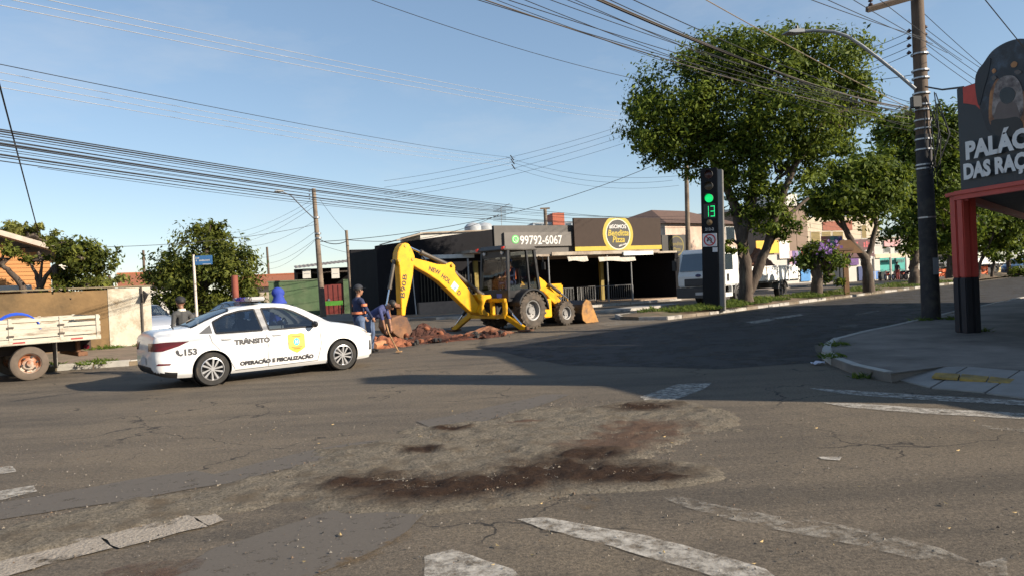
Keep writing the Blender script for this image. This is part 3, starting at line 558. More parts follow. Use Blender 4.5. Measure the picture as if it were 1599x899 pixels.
def make_sedan(name, label, loc, rz, paint, group=None, livery=False):
    t = thing(name, label, 'car', loc, rz, group)
    xs = sorted(set(list(np.linspace(-.98, 3.47, 130)) + [-.965, -.94, 3.44, 3.46])); mb = MB(); rings = []
    for x in xs:
        s = car_section(x); d_s = s[:2]
        for (a0, b0), (a1, b1) in zip(s[1:7], s[2:8]):
            k_ = max(1, int(abs(b1 - b0) / .03))
            d_s += [(a0 + (a1 - a0) * i / k_, b0 + (b1 - b0) * i / k_) for i in range(1, k_ + 1)]
        rings.append((d_s, s[8:]))
    mx = max(len(r[0]) for r in rings); full = []
    for x, (lo, hi) in zip(xs, rings):       # resample every lower side to the same number of points
        L_ = [0]
        for p0, p1 in zip(lo[1:-1], lo[2:]): L_.append(L_[-1] + math.hypot(p1[0] - p0[0], p1[1] - p0[1]))
        ts = np.linspace(0, L_[-1], 26); ly = np.interp(ts, L_, [p[0] for p in lo[1:]]); lz = np.interp(ts, L_, [p[1] for p in lo[1:]])
        y7, z7 = lo[-1]; y9, z9 = hi[1]; up_s = [(y7 + (y9 - y7) * t_, z7 + (z9 - z7) * t_) for t_ in np.linspace(0, 1, 15)[1:]]
        s = [lo[0]] + list(zip(ly, lz)) + up_s + hi[2:]; full.append([(x, -y, z) for y, z in s] + [(x, y, z) for y, z in s[-2:0:-1]])
    n = len(full[0]); vs = [p for r_ in full for p in r_]; RA = .352; dead = set()
    for i, (x, y, z) in enumerate(vs):
        for xw in (0, 2.6):
            dd = math.hypot(x - xw, z - .315)
            if dd < RA and abs(y) > .4:
                if dd < RA * .80: dead.add(i)
                else: vs[i] = (xw + (x - xw) * RA / dd, y, .315 + (z - .315) * RA / dd)
    fs = [(i * n + j, i * n + (j + 1) % n, (i + 1) * n + (j + 1) % n, (i + 1) * n + j) for i in range(len(xs) - 1) for j in range(n)]
    fs = [f for f in fs if not any(q in dead for q in f)] + [tuple(range(n - 1, -1, -1)), tuple(range((len(xs) - 1) * n, len(xs) * n))]
    mb.add(vs, fs); mb.mi = 1
    for xw in (0, 2.6):
        for s in (-1, 1): mb.lathe([(.0, s * .5), (RA + .004, s * .5), (RA + .004, s * .80)], (xw, 0, .315), 'y', 40)
    body = mb.build('body', [paint, BLACK], t, fixn=False); me = body.data
    bm = bmesh.new(); bm.from_mesh(me); bmesh.ops.delete(bm, geom=[v for v in bm.verts if not v.link_faces], context='VERTS'); bmesh.ops.recalc_face_normals(bm, faces=bm.faces); bm.to_mesh(me); bm.free()
    for p in me.polygons:
        c = p.center
        if (c.z < .33 and c.x < -.6) or (c.z < .25 and c.x > 3.3): p.material_index = 1
        p.use_smooth = True
    me.set_sharp_from_angle(angle=R(35))
    bm = bmesh.new(); bm.from_mesh(me); bvh = BVHTree.FromBMesh(bm); bm.free()
    S = lambda a, b: (a, -1.5, b); SD = (0, 1, 0); L = lambda a, b: (a, 1.5, b); LD = (0, -1, 0)
    win = {'rear_door_window': [(.10, .965), (.10, 1.17), (.35, 1.285), (.62, 1.345), (.90, 1.368), (.97, .952)],
           'front_door_window': [(1.10, .95), (1.04, 1.372), (1.30, 1.368), (1.52, 1.335), (1.72, 1.25), (1.95, 1.11), (2.10, .985), (2.0, .95)]}
    CG = MATS.get('car_glass') or clear_glass('car_glass', (.46, .52, .55), .10, .75)
    for k, po in win.items():
        for S_, D_ in ((S, SD), (L, LD)):
            w_ = patch(k, po, S_, D_, bvh, CG, t, .005)
            for q_ in strip(po + po[:1], .030): patch('window_seal', q_, S_, D_, bvh, BLACK, w_, .008, 2)
    patch('quarter_panel_trim', [(-.20, .975), (.04, 1.125), (.04, .968)], S, SD, bvh, mat('grey_trim', (0.12, 0.12, 0.12), .5), t, .005)
    patch('window_pillar_trim', [(.965, .955), (.90, 1.372), (1.045, 1.376), (1.105, .953)], S, SD, bvh, mat('pillar_trim', (0.30, 0.30, 0.30), .4), t, .004)
    TOP = lambda a, b: (b, a, 2.0); WSC = [(-.60, 2.40), (.60, 2.40), (.49, 1.72), (.2, 1.68), (-.2, 1.68), (-.49, 1.72)]; RWN = [(-.56, -.28), (.56, -.28), (.49, .42), (.2, .50), (-.2, .50), (-.49, .42)]
    w1_ = patch('windscreen', WSC, TOP, (0, 0, -1), bvh, CG, t, .005, 4)
    w2_ = patch('rear_window', RWN, TOP, (0, 0, -1), bvh, CG, t, .005, 4)
    for po, w_ in ((WSC, w1_), (RWN, w2_)):
        for q_ in strip(po + po[:1], .045): patch('window_seal', q_, TOP, (0, 0, -1), bvh, BLACK, w_, .008, 2)
    bm = bmesh.new(); bm.from_mesh(me); rm = []
    for f in bm.faces:
        c = f.calc_center_median(); nn = f.normal
        if c.z > .94 and abs(c.y) > .45 and abs(nn.y) > .3 and any(inpoly(c.x, c.z, po) for po in win.values()): rm.append(f)
        elif c.z > .98 and nn.z > .15 and (inpoly(c.y, c.x, WSC) or inpoly(c.y, c.x, RWN)): rm.append(f)
    bmesh.ops.delete(bm, geom=rm, context='FACES'); bm.to_mesh(me); bm.free()
    CLO = mat('car_upholstery', (.03, .03, .033), .85)
    for y in (-.36, .36):
        q = MB(); q.box((1.35, y, .62), (.5, .46, .16)); q.box((1.02, y, .88), (.14, .44, .56), Matrix.Rotation(R(-12), 3, 'Y')); q.box((.95, y, 1.24), (.09, .24, .17)); q.build('front_seat', CLO, t, bevel=.03)
    q = MB(); q.box((.40, 0, .62), (.5, 1.2, .16)); q.box((.10, 0, .86), (.14, 1.2, .50), Matrix.Rotation(R(-18), 3, 'Y')); q.build('rear_seat', CLO, t, bevel=.03)
    q = MB(); q.box((2.15, 0, .86), (.40, 1.36, .22)); q.box((1.2, 0, .40), (2.6, 1.4, .04)); q.box((-.32, 0, 1.0), (.5, 1.1, .03)); q.lathe([(.15, 0), (.17, .015), (.19, 0)], (1.85, .36, .95), 'x', 20); q.build('dashboard', CLO, t, bevel=.02)
    for sgn in (-1, 1):
        RC = lambda a, b, s=sgn: (-.85 + .8 * a - .6 * .3, s * (.72 + .6 * a + .8 * .3), b)
        patch('tail_light', [(-.28, .72), (-.30, .855), (.10, .875), (.44, .865), (.30, .79), (.06, .715)], RC, (.6, -sgn * .8, 0), bvh, LAMPRED, t, .008)
        FC = lambda a, b, s=sgn: (3.25 - .8 * a + .3, s * (.62 + .6 * a + .4), b)
        patch('headlight', [(-.22, .64), (-.20, .70), (.10, .79), (.36, .83), (.22, .74), (.02, .66)], FC, (-.6, -sgn * .8, 0), bvh, LAMPCLR, t, .008)
        patch('fog_lamp_trim', [(-.05, .36), (-.02, .56), (.03, .56), (.04, .36)], FC, (-.6, -sgn * .8, 0), bvh, BLACK, t, .006)
        m_ = MB(); m_.ball((1.98, sgn * .95, 1.0), (.06, .10, .065)); m_.tube((2.0, sgn * .84, .97), (1.98, sgn * .92, .985), .03); m_.build('wing_mirror', [paint if not livery else BLACK], t, smooth=True)
        for x in (0.28, 1.24):
            h_ = MB(); h_.path([(x - .09, sgn * .845, .845), (x - .06, sgn * .872, .85), (x + .06, sgn * .874, .85), (x + .09, sgn * .848, .848)], .014, 6); h_.build('door_handle', [paint], t, smooth=True)
    seams = [[(-.02, .95), (.02, .80), (.16, .64), (.34, .40), (.42, .245)], [(1.02, .95), (1.06, .62), (1.04, .26)], [(2.12, .95), (2.14, .60), (2.05, .27)], [(.42, .245), (1.04, .25), (2.05, .262)]]
    for line in seams:
        for po in strip(line, .010): patch('door_seam', po, S, SD, bvh, SEAM, t, .0025, 2)
    RR = lambda a, b: (-1.5, a, b)
    patch('rear_bumper_lower', [(-.58, .30), (.58, .30), (.55, .43), (-.55, .43)], RR, (1, 0, 0), bvh, BLACK, t, .006)
    patch('licence_plate', [(-.20, .46), (.20, .46), (.20, .585), (-.20, .585)], RR, (1, 0, 0), bvh, mat('plate', (.45, .46, .48), .5), t, .012)
    patch('rear_reflector', [(-.93, .47), (-.72, .46), (-.70, .485), (-.90, .50)], S, SD, bvh, LAMPRED, t, .006)
    FR = lambda a, b: (4.2, a, b); patch('grille', [(-.42, .40), (.42, .40), (.36, .56), (-.36, .56)], FR, (-1, 0, 0), bvh, BLACK, t, .006)
    for x in (0, 2.6):
        for s in (-1, 1): wheel(t, (x, s * .755, .312), .312, .205, s)
    if livery:
        DK = mat('lettering_black', (.03, .03, .035), .5)
        def on(a, b):
            loc, nor, _, _ = bvh.ray_cast(Vector((a, -2, b)), Vector((0, 1, 0)));
            return loc + Vector((0, -.005, 0)) if loc else Vector((a, -.87, b))
        lettering('lettering', 'TRÂNSITO', .125, lambda a, b: on(.42 + a, .725 + b), DK, t, .008, sx=1.12)
        lettering('lettering', 'OPERACÃO E FISCALIZAÇÃO', .098, lambda a, b: on(.50 + a, .325 + b), DK, t, .007, sx=1.13)
        lettering('lettering', '153', .15, lambda a, b: on(-.50 + a, .615 + b), DK, t, .008, sx=1.1)
        ph = [(-.62, .70), (-.59, .725), (-.565, .70), (-.58, .68), (-.555, .645), (-.53, .635), (-.51, .655), (-.495, .625), (-.53, .60), (-.575, .615), (-.61, .655)]
        patch('phone_symbol', ph, S, SD, bvh, DK, t, .005, 1)
        bx, bz = 1.62, .66
        sh = [(-.17, .16), (-.10, .19), (0, .175), (.10, .19), (.17, .16), (.165, .02), (.17, -.10), (.09, -.155), (0, -.20), (-.09, -.155), (-.17, -.10), (-.165, .02)]
        patch('badge', [(bx + a, bz + b) for a, b in sh], S, SD, bvh, mat('badge_gold', (.72, .42, .05), .5), t, .005)
        patch('badge_centre', [(bx + .062 * math.cos(i * .524), bz + .02 + .075 * math.sin(i * .524)) for i in range(12)], S, SD, bvh, mat('badge_cyan', (.02, .38, .55), .5), t, .008, 1)
        WL = mat('badge_white', (.7, .7, .7), .5)
        for q in ([(-.03, -.035), (-.012, -.035), (-.012, .035), (-.03, .035)], [(.012, -.035), (.03, -.035), (.03, .035), (.012, .035)], [(-.03, -.008), (.03, -.008), (.03, .010), (-.03, .010)]):
            patch('badge_mark', [(bx + a, bz + .02 + b) for a, b in q], S, SD, bvh, WL, t, .011, 1)
        for z_, w_ in ((-.085, .11), (-.115, .07), (.125, .09)):
            patch('badge_line', [(bx - w_, bz + z_ - .008), (bx + w_, bz + z_ - .008), (bx + w_, bz + z_ + .008), (bx - w_, bz + z_ + .008)], S, SD, bvh, mat('badge_brown', (.35, .17, .02), .5), t, .009, 1)
        lb = MB(); lb.box((1.0, 0, 1.50), (.16, .7, .03)); b_ = lb.build('lightbar_mount', BLACK, t)
        lens = [(-.56, -.38, mat('lens_pale', (.40, .40, .42), .15, coat=1)), (-.38, -.14, mat('lens_white', (.55, .54, .54), .2)), (-.14, .10, mat('lens_blue', (.015, .03, .50), .12, coat=1)), (.10, .40, mat('lens_blue', (.015, .03, .50))), (.40, .56, mat('lens_pale', (.40, .40, .42)))]
        for y0, y1, m_ in lens:
            q = MB(); q.xy([(.86, y0), (1.14, y0), (1.14, y1), (.86, y1)], 1.525, 1.605); q.build('lightbar_lens', m_, t, bevel=.02)
        an = MB(); an.tube((-.55, -.45, 1.09), (-.60, -.46, 1.17), .012, .006, 6); an.build('aerial', BLACK, t)
    return t
CARW = mat('white_car_paint', (0.66, 0.66, 0.66), 0.30, var=0.03, spec=0.5, coat=0.6, col2=(0.60, 0.585, 0.56), c2=(.55, .8))
car_ang = math.atan2(1.62, 2.05)
rw = G(333, 602); n_ = Vector((-math.sin(car_ang), math.cos(car_ang), 0)); car_root = rw + n_ * .84
make_sedan('traffic_patrol_car', 'white patrol sedan with blue lightbar and TRÂNSITO lettering parked beside the dig', (car_root.x, car_root.y, 0), car_ang, CARW, livery=True)
BLUEP = mat('blue_car_paint', (0.035, 0.07, 0.15), .25, .3, var=.05, coat=.8); SILV = mat('silver_car_paint', (.42, .45, .5), .3, .4, var=.05, coat=.8)
make_sedan('parked_car', 'silver blue parked car behind the end of the whitewashed wall', (-15.2, 29.0, 0), R(-48), SILV)
make_sedan('parked_car', 'dark blue parked car half hidden behind the patrol car roof', (-11.2, 28.4, 0), R(-45), BLUEP)
make_sedan('parked_car', 'blue car parked far off at the right behind the hedge', tuple(P(1592, 431, 68).xy) + (0,), AV + math.pi, BLUEP)
# ------------------------------------------------------------------ backhoe loader
YEL = mat('machine_yellow', (0.70, 0.355, 0.005), 0.42, var=0.16, scale=2.2, spec=.4, coat=.1, col2=(0.33, 0.17, 0.03), c2=(.56, .70))
MBLK = mat('machine_black', (0.018, 0.018, 0.020), 0.42, var=.2, col2=(.05, .043, .035), c2=(.58, .75))
RUST = mat('rusty_steel', (0.20, 0.085, 0.035), 0.75, var=.3, scale=3, bump=.3, col2=(.10, .05, .03))
BH = (-.14, 25.45, 0); bh = thing('backhoe_loader', 'yellow backhoe loader with black cab digging up red earth', 'backhoe', BH, AV)
q4 = lambda a, b, y0=0.: on_plane(540 + a / 4, 360 + b / 4, BH, AV, y0)
def plate(name, pts, y0, y1, m, parent=bh, bevel=.015, yref=0.):
    mb = MB(); mb.xz([q4(a, b, yref) for a, b in pts], y0, y1); return mb.build(name, m, parent, bevel=bevel)
boom = plate('boom', [(388, 192), (402, 172), (470, 188), (555, 212), (610, 214), (630, 203), (648, 198), (668, 220), (668, 260), (690, 292), (735, 345), (785, 412), (818, 470), (832, 500), (818, 512), (792, 512), (764, 506), (700, 446), (640, 386), (570, 320), (500, 272), (430, 234), (395, 212)], -.13, .13, YEL)
dip = plate('dipper', [(318, 108), (334, 88), (352, 80), (376, 86), (398, 128), (412, 165), (406, 205), (400, 280), (380, 385), (357, 480), (352, 528), (330, 528), (327, 440), (321, 300), (316, 222), (302, 188), (306, 140)], -.17, .11, YEL)
def pin(a, b, parent, r=.05, y=.16):
    x, z = q4(a, b); mb = MB(); mb.tube((x, -y, z), (x, y, z), r, n=14); mb.build('pivot_pin', mat('pin_yellow', (.5, .28, .02), .5), parent, smooth=True)
for a, b, pa in ((396, 182, boom), (645, 218, boom), (352, 98, dip), (312, 190, dip), (805, 500, boom)): pin(a, b, pa, y=.19)
def ram(name, a0, b0, a1, b1, frac, rb=.06, y=0., parent=bh, yref=None):
    yr_ = y if yref is None else yref; x0, z0 = q4(a0, b0, yr_); x1, z1 = q4(a1, b1, yr_); A, B = Vector((x0, y, z0)), Vector((x1, y, z1)); M_ = A.lerp(B, frac)
    mb = MB(); mb.tube(M_, B, rb, n=14); mb.tube(M_ - (B - A).normalized() * .05, M_ + (B - A).normalized() * .05, rb * 1.25, n=14); mb.ball(tuple(B), rb * 1.3)
    o = mb.build(name, mat('ram_barrel', (.10, .085, .07), .5, .4, col2=(.3, .25, .18), c2=(.55, .8)), parent, smooth=True)
    r_ = MB(); r_.tube(A, M_, rb * .55, n=12); r_.ball(tuple(A), rb * .9); r_.build('piston_rod', CHROME, o, smooth=True)
ram('dipper_cylinder', 385, 100, 640, 215, .33, .07)
ram('boom_cylinder', 660, 250, 850, 400, .10, .075)
ram('bucket_cylinder', 255, 465, 303, 195, .40, .055)
for a0, b0, a1, b1 in ((480, 150, 600, 235), (672, 268, 800, 398), (700, 262, 830, 360)):
    x0, z0 = q4(a0, b0); x1, z1 = q4(a1, b1); mb = MB()
    pts = [Vector((x0, .10, z0)).lerp(Vector((x1, .06, z1)), i / 6) + Vector((0, 0, -.12 * math.sin(math.pi * i / 6))) for i in range(7)]; mb.path(pts, .022, 6); mb.build('hydraulic_hose', MBLK, bh, smooth=True)
mb = MB()
for pts in ([(250, 462), (262, 452), (300, 452), (345, 462), (350, 490), (338, 494), (320, 478), (280, 474), (262, 490), (272, 535), (258, 540)], ): mb.xz([q4(a, b) for a, b in pts], -.12, .12)
mb.build('bucket_link', RUST, bh, bevel=.01)
bk = MB(); BO = mat('bucket_paint', (.20, .085, .03), .6, var=.3, scale=3, col2=(.09, .04, .022), bump=.2)
side = [(246, 548), (300, 530), (345, 546), (366, 592), (386, 650), (428, 708), (370, 692), (300, 668), (262, 640), (240, 600)]
for y0, y1 in ((-.32, -.29), (.29, .32)): bk.xz([q4(a, b) for a, b in side], y0, y1)
shell = [(345, 546), (300, 530), (246, 548), (240, 600), (262, 640), (300, 668), (370, 692), (428, 708)]; sp_ = [q4(a, b) for a, b in shell]
for (x0, z0), (x1, z1) in zip(sp_[:-1], sp_[1:]):
    bk.add([(x0, -.32, z0), (x1, -.32, z1), (x1, .32, z1), (x0, .32, z0), (x0 + .02, -.32, z0 + .02), (x1 + .02, -.32, z1 + .02), (x1 + .02, .32, z1 + .02), (x0 + .02, .32, z0 + .02)], [(0, 1, 2, 3), (7, 6, 5, 4), (0, 4, 5, 1), (2, 6, 7, 3), (1, 5, 6, 2), (3, 7, 4, 0)])
bucket = bk.build('digging_bucket', BO, bh)
tx, tz = q4(428, 708); ux, uz = q4(405, 690)
for i in range(5):
    y = -.28 + i * .14; mb = MB(); d_ = Vector((tx - ux, 0, tz - uz)).normalized(); p0 = Vector((ux, y, uz)); p1 = p0 + d_ * .26
    mb.add([p0 + Vector((0, -.035, .03)), p0 + Vector((0, .035, .03)), p0 + Vector((0, .035, -.03)), p0 + Vector((0, -.035, -.03)), p1 + Vector((0, -.02, 0)), p1 + Vector((0, .02, 0))], [(0, 1, 5, 4), (2, 3, 4, 5), (0, 4, 3), (1, 2, 5), (0, 3, 2, 1)]); mb.build('tooth', RUST, bucket)
# swing post and rear frame
plate('swing_post', [(785, 400), (815, 395), (835, 402), (880, 400), (885, 420), (850, 430), (835, 470), (850, 505), (880, 515), (880, 532), (815, 525), (795, 505), (820, 450), (800, 425)], -.22, .22, YEL)
mb = MB()
for z0, z1 in ((.45, .58), (1.0, 1.12)): mb.span(-1.12, -.98, -.95, .95, z0, z1)
for y in (-.92, -.30, .30, .92): mb.span(-1.115, -.985, y - .07, y + .07, .58, 1.0)
mb.span(-1.0, -.55, -.62, .62, .98, 1.10); mb.build('rear_frame', YEL, bh, bevel=.015)
mb = MB(); mb.span(-.97, 2.3, -.38, .38, .42, .95); mb.span(.8, 2.35, -.36, .36, .9, 1.30); mb.build('chassis', MBLK, bh, bevel=.03)
mb = MB(); mb.span(.95, 2.45, -.42, .42, 1.02, 1.50); mb.build('bonnet', YEL, bh, bevel=.06)
for i in range(7):
    a0, b0 = 850 + random.uniform(-30, 50), 420 + random.uniform(-10, 20); x0, z0 = q4(a0, b0); mb = MB(); y = random.uniform(-.25, .25)
    mb.path([(x0, y, z0), (x0 - .12, y * 1.1, z0 + .08), (x0 - .1, y * .6, z0 - .25), (x0 + .12, y * .3, z0 - .42)], .018, 6); mb.build('hydraulic_hose', MBLK, bh, smooth=True)
# stabilisers
for s, foot in ((-1, (-.75, -1.55, .05)), (1, (-1.2, 1.65, .05))):
    top = Vector((-1.05, s * .78, .60)); F_ = Vector(foot); mb = MB(); d = (F_ - top).normalized(); e = d.cross(Vector((1, 0, 0))).normalized()
    rot = Matrix((Vector((1, 0, 0)), e, d)).transposed(); mb.box(tuple((top + F_) / 2), (.15, .17, (F_ - top).length), rot); st = mb.build('stabiliser_leg', YEL, bh, bevel=.015)
    mb = MB(); A = Vector((-1.05, s * .62, 1.12)); B = top.lerp(F_, .86) + Vector((-.02, 0, .10)); mb.tube(A, A.lerp(B, .6), .06, n=12); mb.build('stabiliser_cylinder', MBLK, st, smooth=True)
    mb = MB(); mb.tube(A.lerp(B, .6), B, .032, n=10); mb.build('piston_rod', CHROME, st, smooth=True)
    mb = MB(); mb.box((F_.x, F_.y, .045), (.42, .40, .05)); mb.box((F_.x, F_.y, .11), (.12, .18, .12)); mb.build('stabiliser_foot', RUST, st, bevel=.012)
# wheels with lugs
def big_wheel(c, r, w, s, rim, lugs):
    mb = MB(); h = w / 2
    mb.lathe([(r * .52, -h * .8), (r * .58, -h * .95), (r * .80, -h), (r * .92, -h * .85), (r * .945, 0), (r * .92, h * .85), (r * .80, h), (r * .58, h * .95), (r * .52, h * .8)], c, 'y', 40)
    for i in range(lugs):
        for sd in (-1, 1):
            t0 = 2 * math.pi * (i + (.5 if sd > 0 else 0)) / lugs; vs = []
            for (tt, yy, rr) in ((0, .02, .93), (.13, .02, .93), (.40, .97, .86), (.26, .97, .86), (0, .02, 1), (.13, .02, 1), (.38, .95, .985), (.26, .95, .985)):
                a = t0 - tt * 18 / lugs * .9; vs.append((c[0] + r * rr * math.cos(a), c[1] + sd * yy * h, c[2] + r * rr * math.sin(a)))
            mb.add(vs, [(0, 1, 2, 3), (7, 6, 5, 4), (0, 4, 5, 1), (1, 5, 6, 2), (2, 6, 7, 3), (3, 7, 4, 0)])
    wh = mb.build('wheel', mat('dusty_tyre', (.055, .046, .038), .9, var=.3, scale=5, col2=(.13, .10, .075), c2=(.45, .7)), bh)
    q = MB(); q.lathe([(r * .53, c[1] + s * h * .85), (r * .47, c[1] + s * h * .8), (r * .44, c[1] + s * h * .2), (r * .2, c[1] + s * h * .1), (r * .18, c[1] + s * h * .45), (0, c[1] + s * h * .45)], (c[0], 0, c[2]), 'y', 30)
    for i in range(8): a = i * math.pi / 4; q.tube((c[0] + r * .3 * math.cos(a), c[1] + s * h * .12, c[2] + r * .3 * math.sin(a)), (c[0] + r * .3 * math.cos(a), c[1] + s * h * .25, c[2] + r * .3 * math.sin(a)), .02, n=6)
    q.build('rim', rim, wh, smooth=True)
RIMG = mat('rim_grey', (.22, .215, .21), .5, .3)
for s in (-1, 1): big_wheel((.15, s * .85, .655), .66, .44, s, RIMG, 22); big_wheel((1.93, s * .85, .445), .45, .30, s, RIMG, 18)
for s in (-1, 1):
    mb = MB(); ar = [(.15 + .76 * math.cos(R(a)), .66 + .74 * math.sin(R(a))) for a in range(-2, 166, 12)]; ar2 = [(.15 + .70 * math.cos(R(a)), .66 + .68 * math.sin(R(a))) for a in range(165, -3, -12)]
    n = len(ar)
    for i in range(n - 1): mb.xz([ar[i], ar[i + 1], ar2[n - 2 - i], ar2[n - 1 - i]], *((-1.10, -.60) if s < 0 else (.60, 1.10)))
    mb.build('fender', MBLK, bh, smooth=True)
    mb = MB(); mb.span(.78, 1.30, *((-.86, -.5) if s < 0 else (.5, .86)), .34, 1.0); mb.build('side_tank', YEL, bh, bevel=.03)
    arm = MB(); o_ = -.62 if s < 0 else .50
    arm.xz([(.80, 1.72), (.98, 1.78), (1.25, 1.62), (2.15, .80), (2.65, .42), (2.62, .28), (2.45, .30), (1.9, .62), (1.15, 1.25), (.82, 1.35)], o_, o_ + .12); la = arm.build('loader_arm', YEL, bh, bevel=.015)
    mb = MB(); A = Vector((1.35, s * .70, 1.50)); B = Vector((2.35, s * .66, .95)); mb.tube(A, A.lerp(B, .6), .06, n=12); mb.build('loader_cylinder', mat('ram_barrel', (.1, .085, .07)), la, smooth=True)
    mb = MB(); mb.tube(A.lerp(B, .6), B, .032, n=10); mb.tube(B, (2.60, s * .66, .60), .035, n=8); mb.build('piston_rod', CHROME, la, smooth=True)
mb = MB(); prof = [(3.45, .02), (2.75, .03), (2.60, .14), (2.55, .40), (2.62, .70), (2.80, .86), (2.83, .84), (2.66, .68), (2.60, .40), (2.64, .17), (2.77, .07), (3.45, .05)]
mb.xz(prof, -1.14, 1.14); lbk = mb.build('loader_bucket', MBLK, bh)
for y0 in (-1.18, 1.14):
    mb = MB(); mb.xz([(3.46, .02), (2.75, .02), (2.57, .14), (2.52, .40), (2.60, .72), (2.80, .89), (3.05, .80), (3.40, .12)], y0, y0 + .04); mb.build('bucket_side', mat('bucket_orange', (.34, .165, .04), .6, var=.3, scale=4, col2=(.12, .07, .04), c2=(.45, .65)), lbk)
# cab: corner posts, roof, panes, lower panels, seat
CW = .74; mb = MB(); pc = {'rl': (-.66, 1.0), 'rt': (-.55, 2.76), 'fl': (.84, 1.35), 'ft': (.72, 2.74), 'ml': (.36, 1.35), 'mt': (.33, 2.75)}
CABM = mat('cab_black', (.014, .014, .016), .38, var=.1)
for k, (a, b) in enumerate((('rl', 'rt'), ('fl', 'ft'), ('ml', 'mt'))):
    for s in (-1, 1):
        mb = MB(); x0, z0 = pc[a]; x1, z1 = pc[b]; w = .05 if k < 2 else .03
        mb.add([(x0 - w, s * CW, z0), (x0 + w, s * CW, z0), (x0 + w, s * (CW - .08), z0), (x0 - w, s * (CW - .08), z0), (x1 - w, s * (CW - .06), z1), (x1 + w, s * (CW - .06), z1), (x1 + w, s * (CW - .14), z1), (x1 - w, s * (CW - .14), z1)], [(0, 1, 2, 3), (4, 5, 6, 7), (0, 1, 5, 4), (1, 2, 6, 5), (2, 3, 7, 6), (3, 0, 4, 7)]); mb.build('cab_post', CABM, bh)
mb = MB(); mb.add([(-.78, -.74, 2.74), (.86, -.74, 2.72), (.86, .74, 2.72), (-.78, .74, 2.74), (-.66, -.64, 2.90), (.74, -.64, 2.88), (.74, .64, 2.88), (-.66, .64, 2.90)], [(0, 1, 2, 3), (4, 5, 6, 7), (0, 1, 5, 4), (1, 2, 6, 5), (2, 3, 7, 6), (3, 0, 4, 7)])
roof = mb.build('cab_roof', mat('cab_roof_dusty', (.09, .08, .07), .55, var=.2), bh, bevel=.03)
mb = MB(); mb.span(-.60, -.54, -.66, .66, 2.50, 2.76); mb.build('rear_header', CABM, bh)
for y in (-.45, .45):
    mb = MB(); mb.tube((-.60, y, 2.66), (-.66, y, 2.65), .06, n=12); mb.build('work_light', LAMPCLR, roof)
for y in (-.60, .72):
    mb = MB(); mb.box((-.72, y, 2.80), (.07, .12, .10)); mb.build('tail_lamp', mat('lamp_red', (.5, .03, .02), .2, emit=.15), roof, bevel=.01)
mb = MB(); mb.span(-.70, -.62, -.70, .70, .98, 1.38); mb.span(-.64, .86, -.73, -.68, 1.12, 1.36); mb.span(-.64, .86, .68, .73, 1.12, 1.36); mb.span(-.66, .86, -.72, .72, 1.00, 1.08); mb.build('cab_lower_panels', CABM, bh, bevel=.01)
CGL = clear_glass('cab_glass', (.62, .66, .66), .03, .22)
for s in (-1, 1):
    for a, b, c, d in (('rl', 'rt', 'mt', 'ml'), ('ml', 'mt', 'ft', 'fl')):
        mb = MB(); mb.add([(pc[a][0], s * (CW - .04), max(1.36, pc[a][1])), (pc[d][0], s * (CW - .04), 1.36), (pc[c][0], s * (CW - .10), 2.74), (pc[b][0], s * (CW - .10), 2.74)], [(0, 1, 2, 3)]); mb.build('cab_window', CGL, bh)
mb = MB(); mb.add([(-.64, -.68, 1.38), (-.64, .68, 1.38), (-.57, .62, 2.5), (-.57, -.62, 2.5)], [(0, 1, 2, 3)]); mb.build('cab_window', CGL, bh)
mb = MB(); mb.add([(.84, -.68, 1.45), (.84, .68, 1.45), (.73, .62, 2.7), (.73, -.62, 2.7)], [(0, 1, 2, 3)]); mb.build('cab_window', CGL, bh)
mb = MB(); mb.span(-.05, .45, -.26, .26, 1.08, 1.50); mb.span(.36, .48, -.25, .25, 1.5, 2.1); mb.build('operator_seat', CABM, bh, bevel=.05)
for s in (-1, 1):
    mb = MB(); mb.path([(.80, s * .76, 2.5), (.92, s * .86, 2.45), (.95, s * .86, 2.1)], .015, 6); mb.box((.95, s * .86, 2.15), (.04, .16, .26)); mb.build('mirror', CABM, bh)
mb = MB(); mb.add([(-.705, -.42, 1.13), (-.705, -.16, 1.13), (-.705, -.16, 1.27), (-.705, -.42, 1.27)], [(0, 1, 2, 3)]); o = mb.build('notice_plate', mat('plate_blue', (.08, .11, .4), .5), bh); o['label'] = 'small blue plate on the cab rear'
# lettering on boom and dipper
EX = (lambda A, B: (A, B))(q4(505, 243), q4(628, 330)); BL = mat('decal_black', (.02, .018, .015), .5)
def along(a0, b0, a1, b1, yy):
    A = Vector(q4(a0, b0)); B = Vector(q4(a1, b1)); d = (B - A).normalized(); n2 = Vector((-d.y, d.x))
    return lambda a, b: ((A + d * a + n2 * b).x, yy, (A + d * a + n2 * b).y)
lettering('lettering', 'NEW', .20, along(500, 248, 570, 278, -.135), BL, boom, .006)
lettering('lettering', 'HOL', .20, along(578, 290, 640, 342, -.135), BL, boom, .006)
lettering('lettering', 'D', .20, along(676, 388, 705, 425, -.135), BL, boom, .006)
mb = MB(); f_ = along(640, 348, 690, 400, -.137); mb.add([f_(0, -.02), f_(.26, -.02), f_(.26, .22), f_(0, .22)], [(0, 1, 2, 3)]); o = mb.build('sticker', mat('sticker_white', (.6, .62, .6), .5, var=.4, scale=9, col2=(.15, .3, .4)), boom); o['label'] = 'torn pale sticker over the lettering'
lettering('lettering', 'B90B', .22, along(345, 425, 360, 290, -.175), BL, dip, .003, sx=1.6)
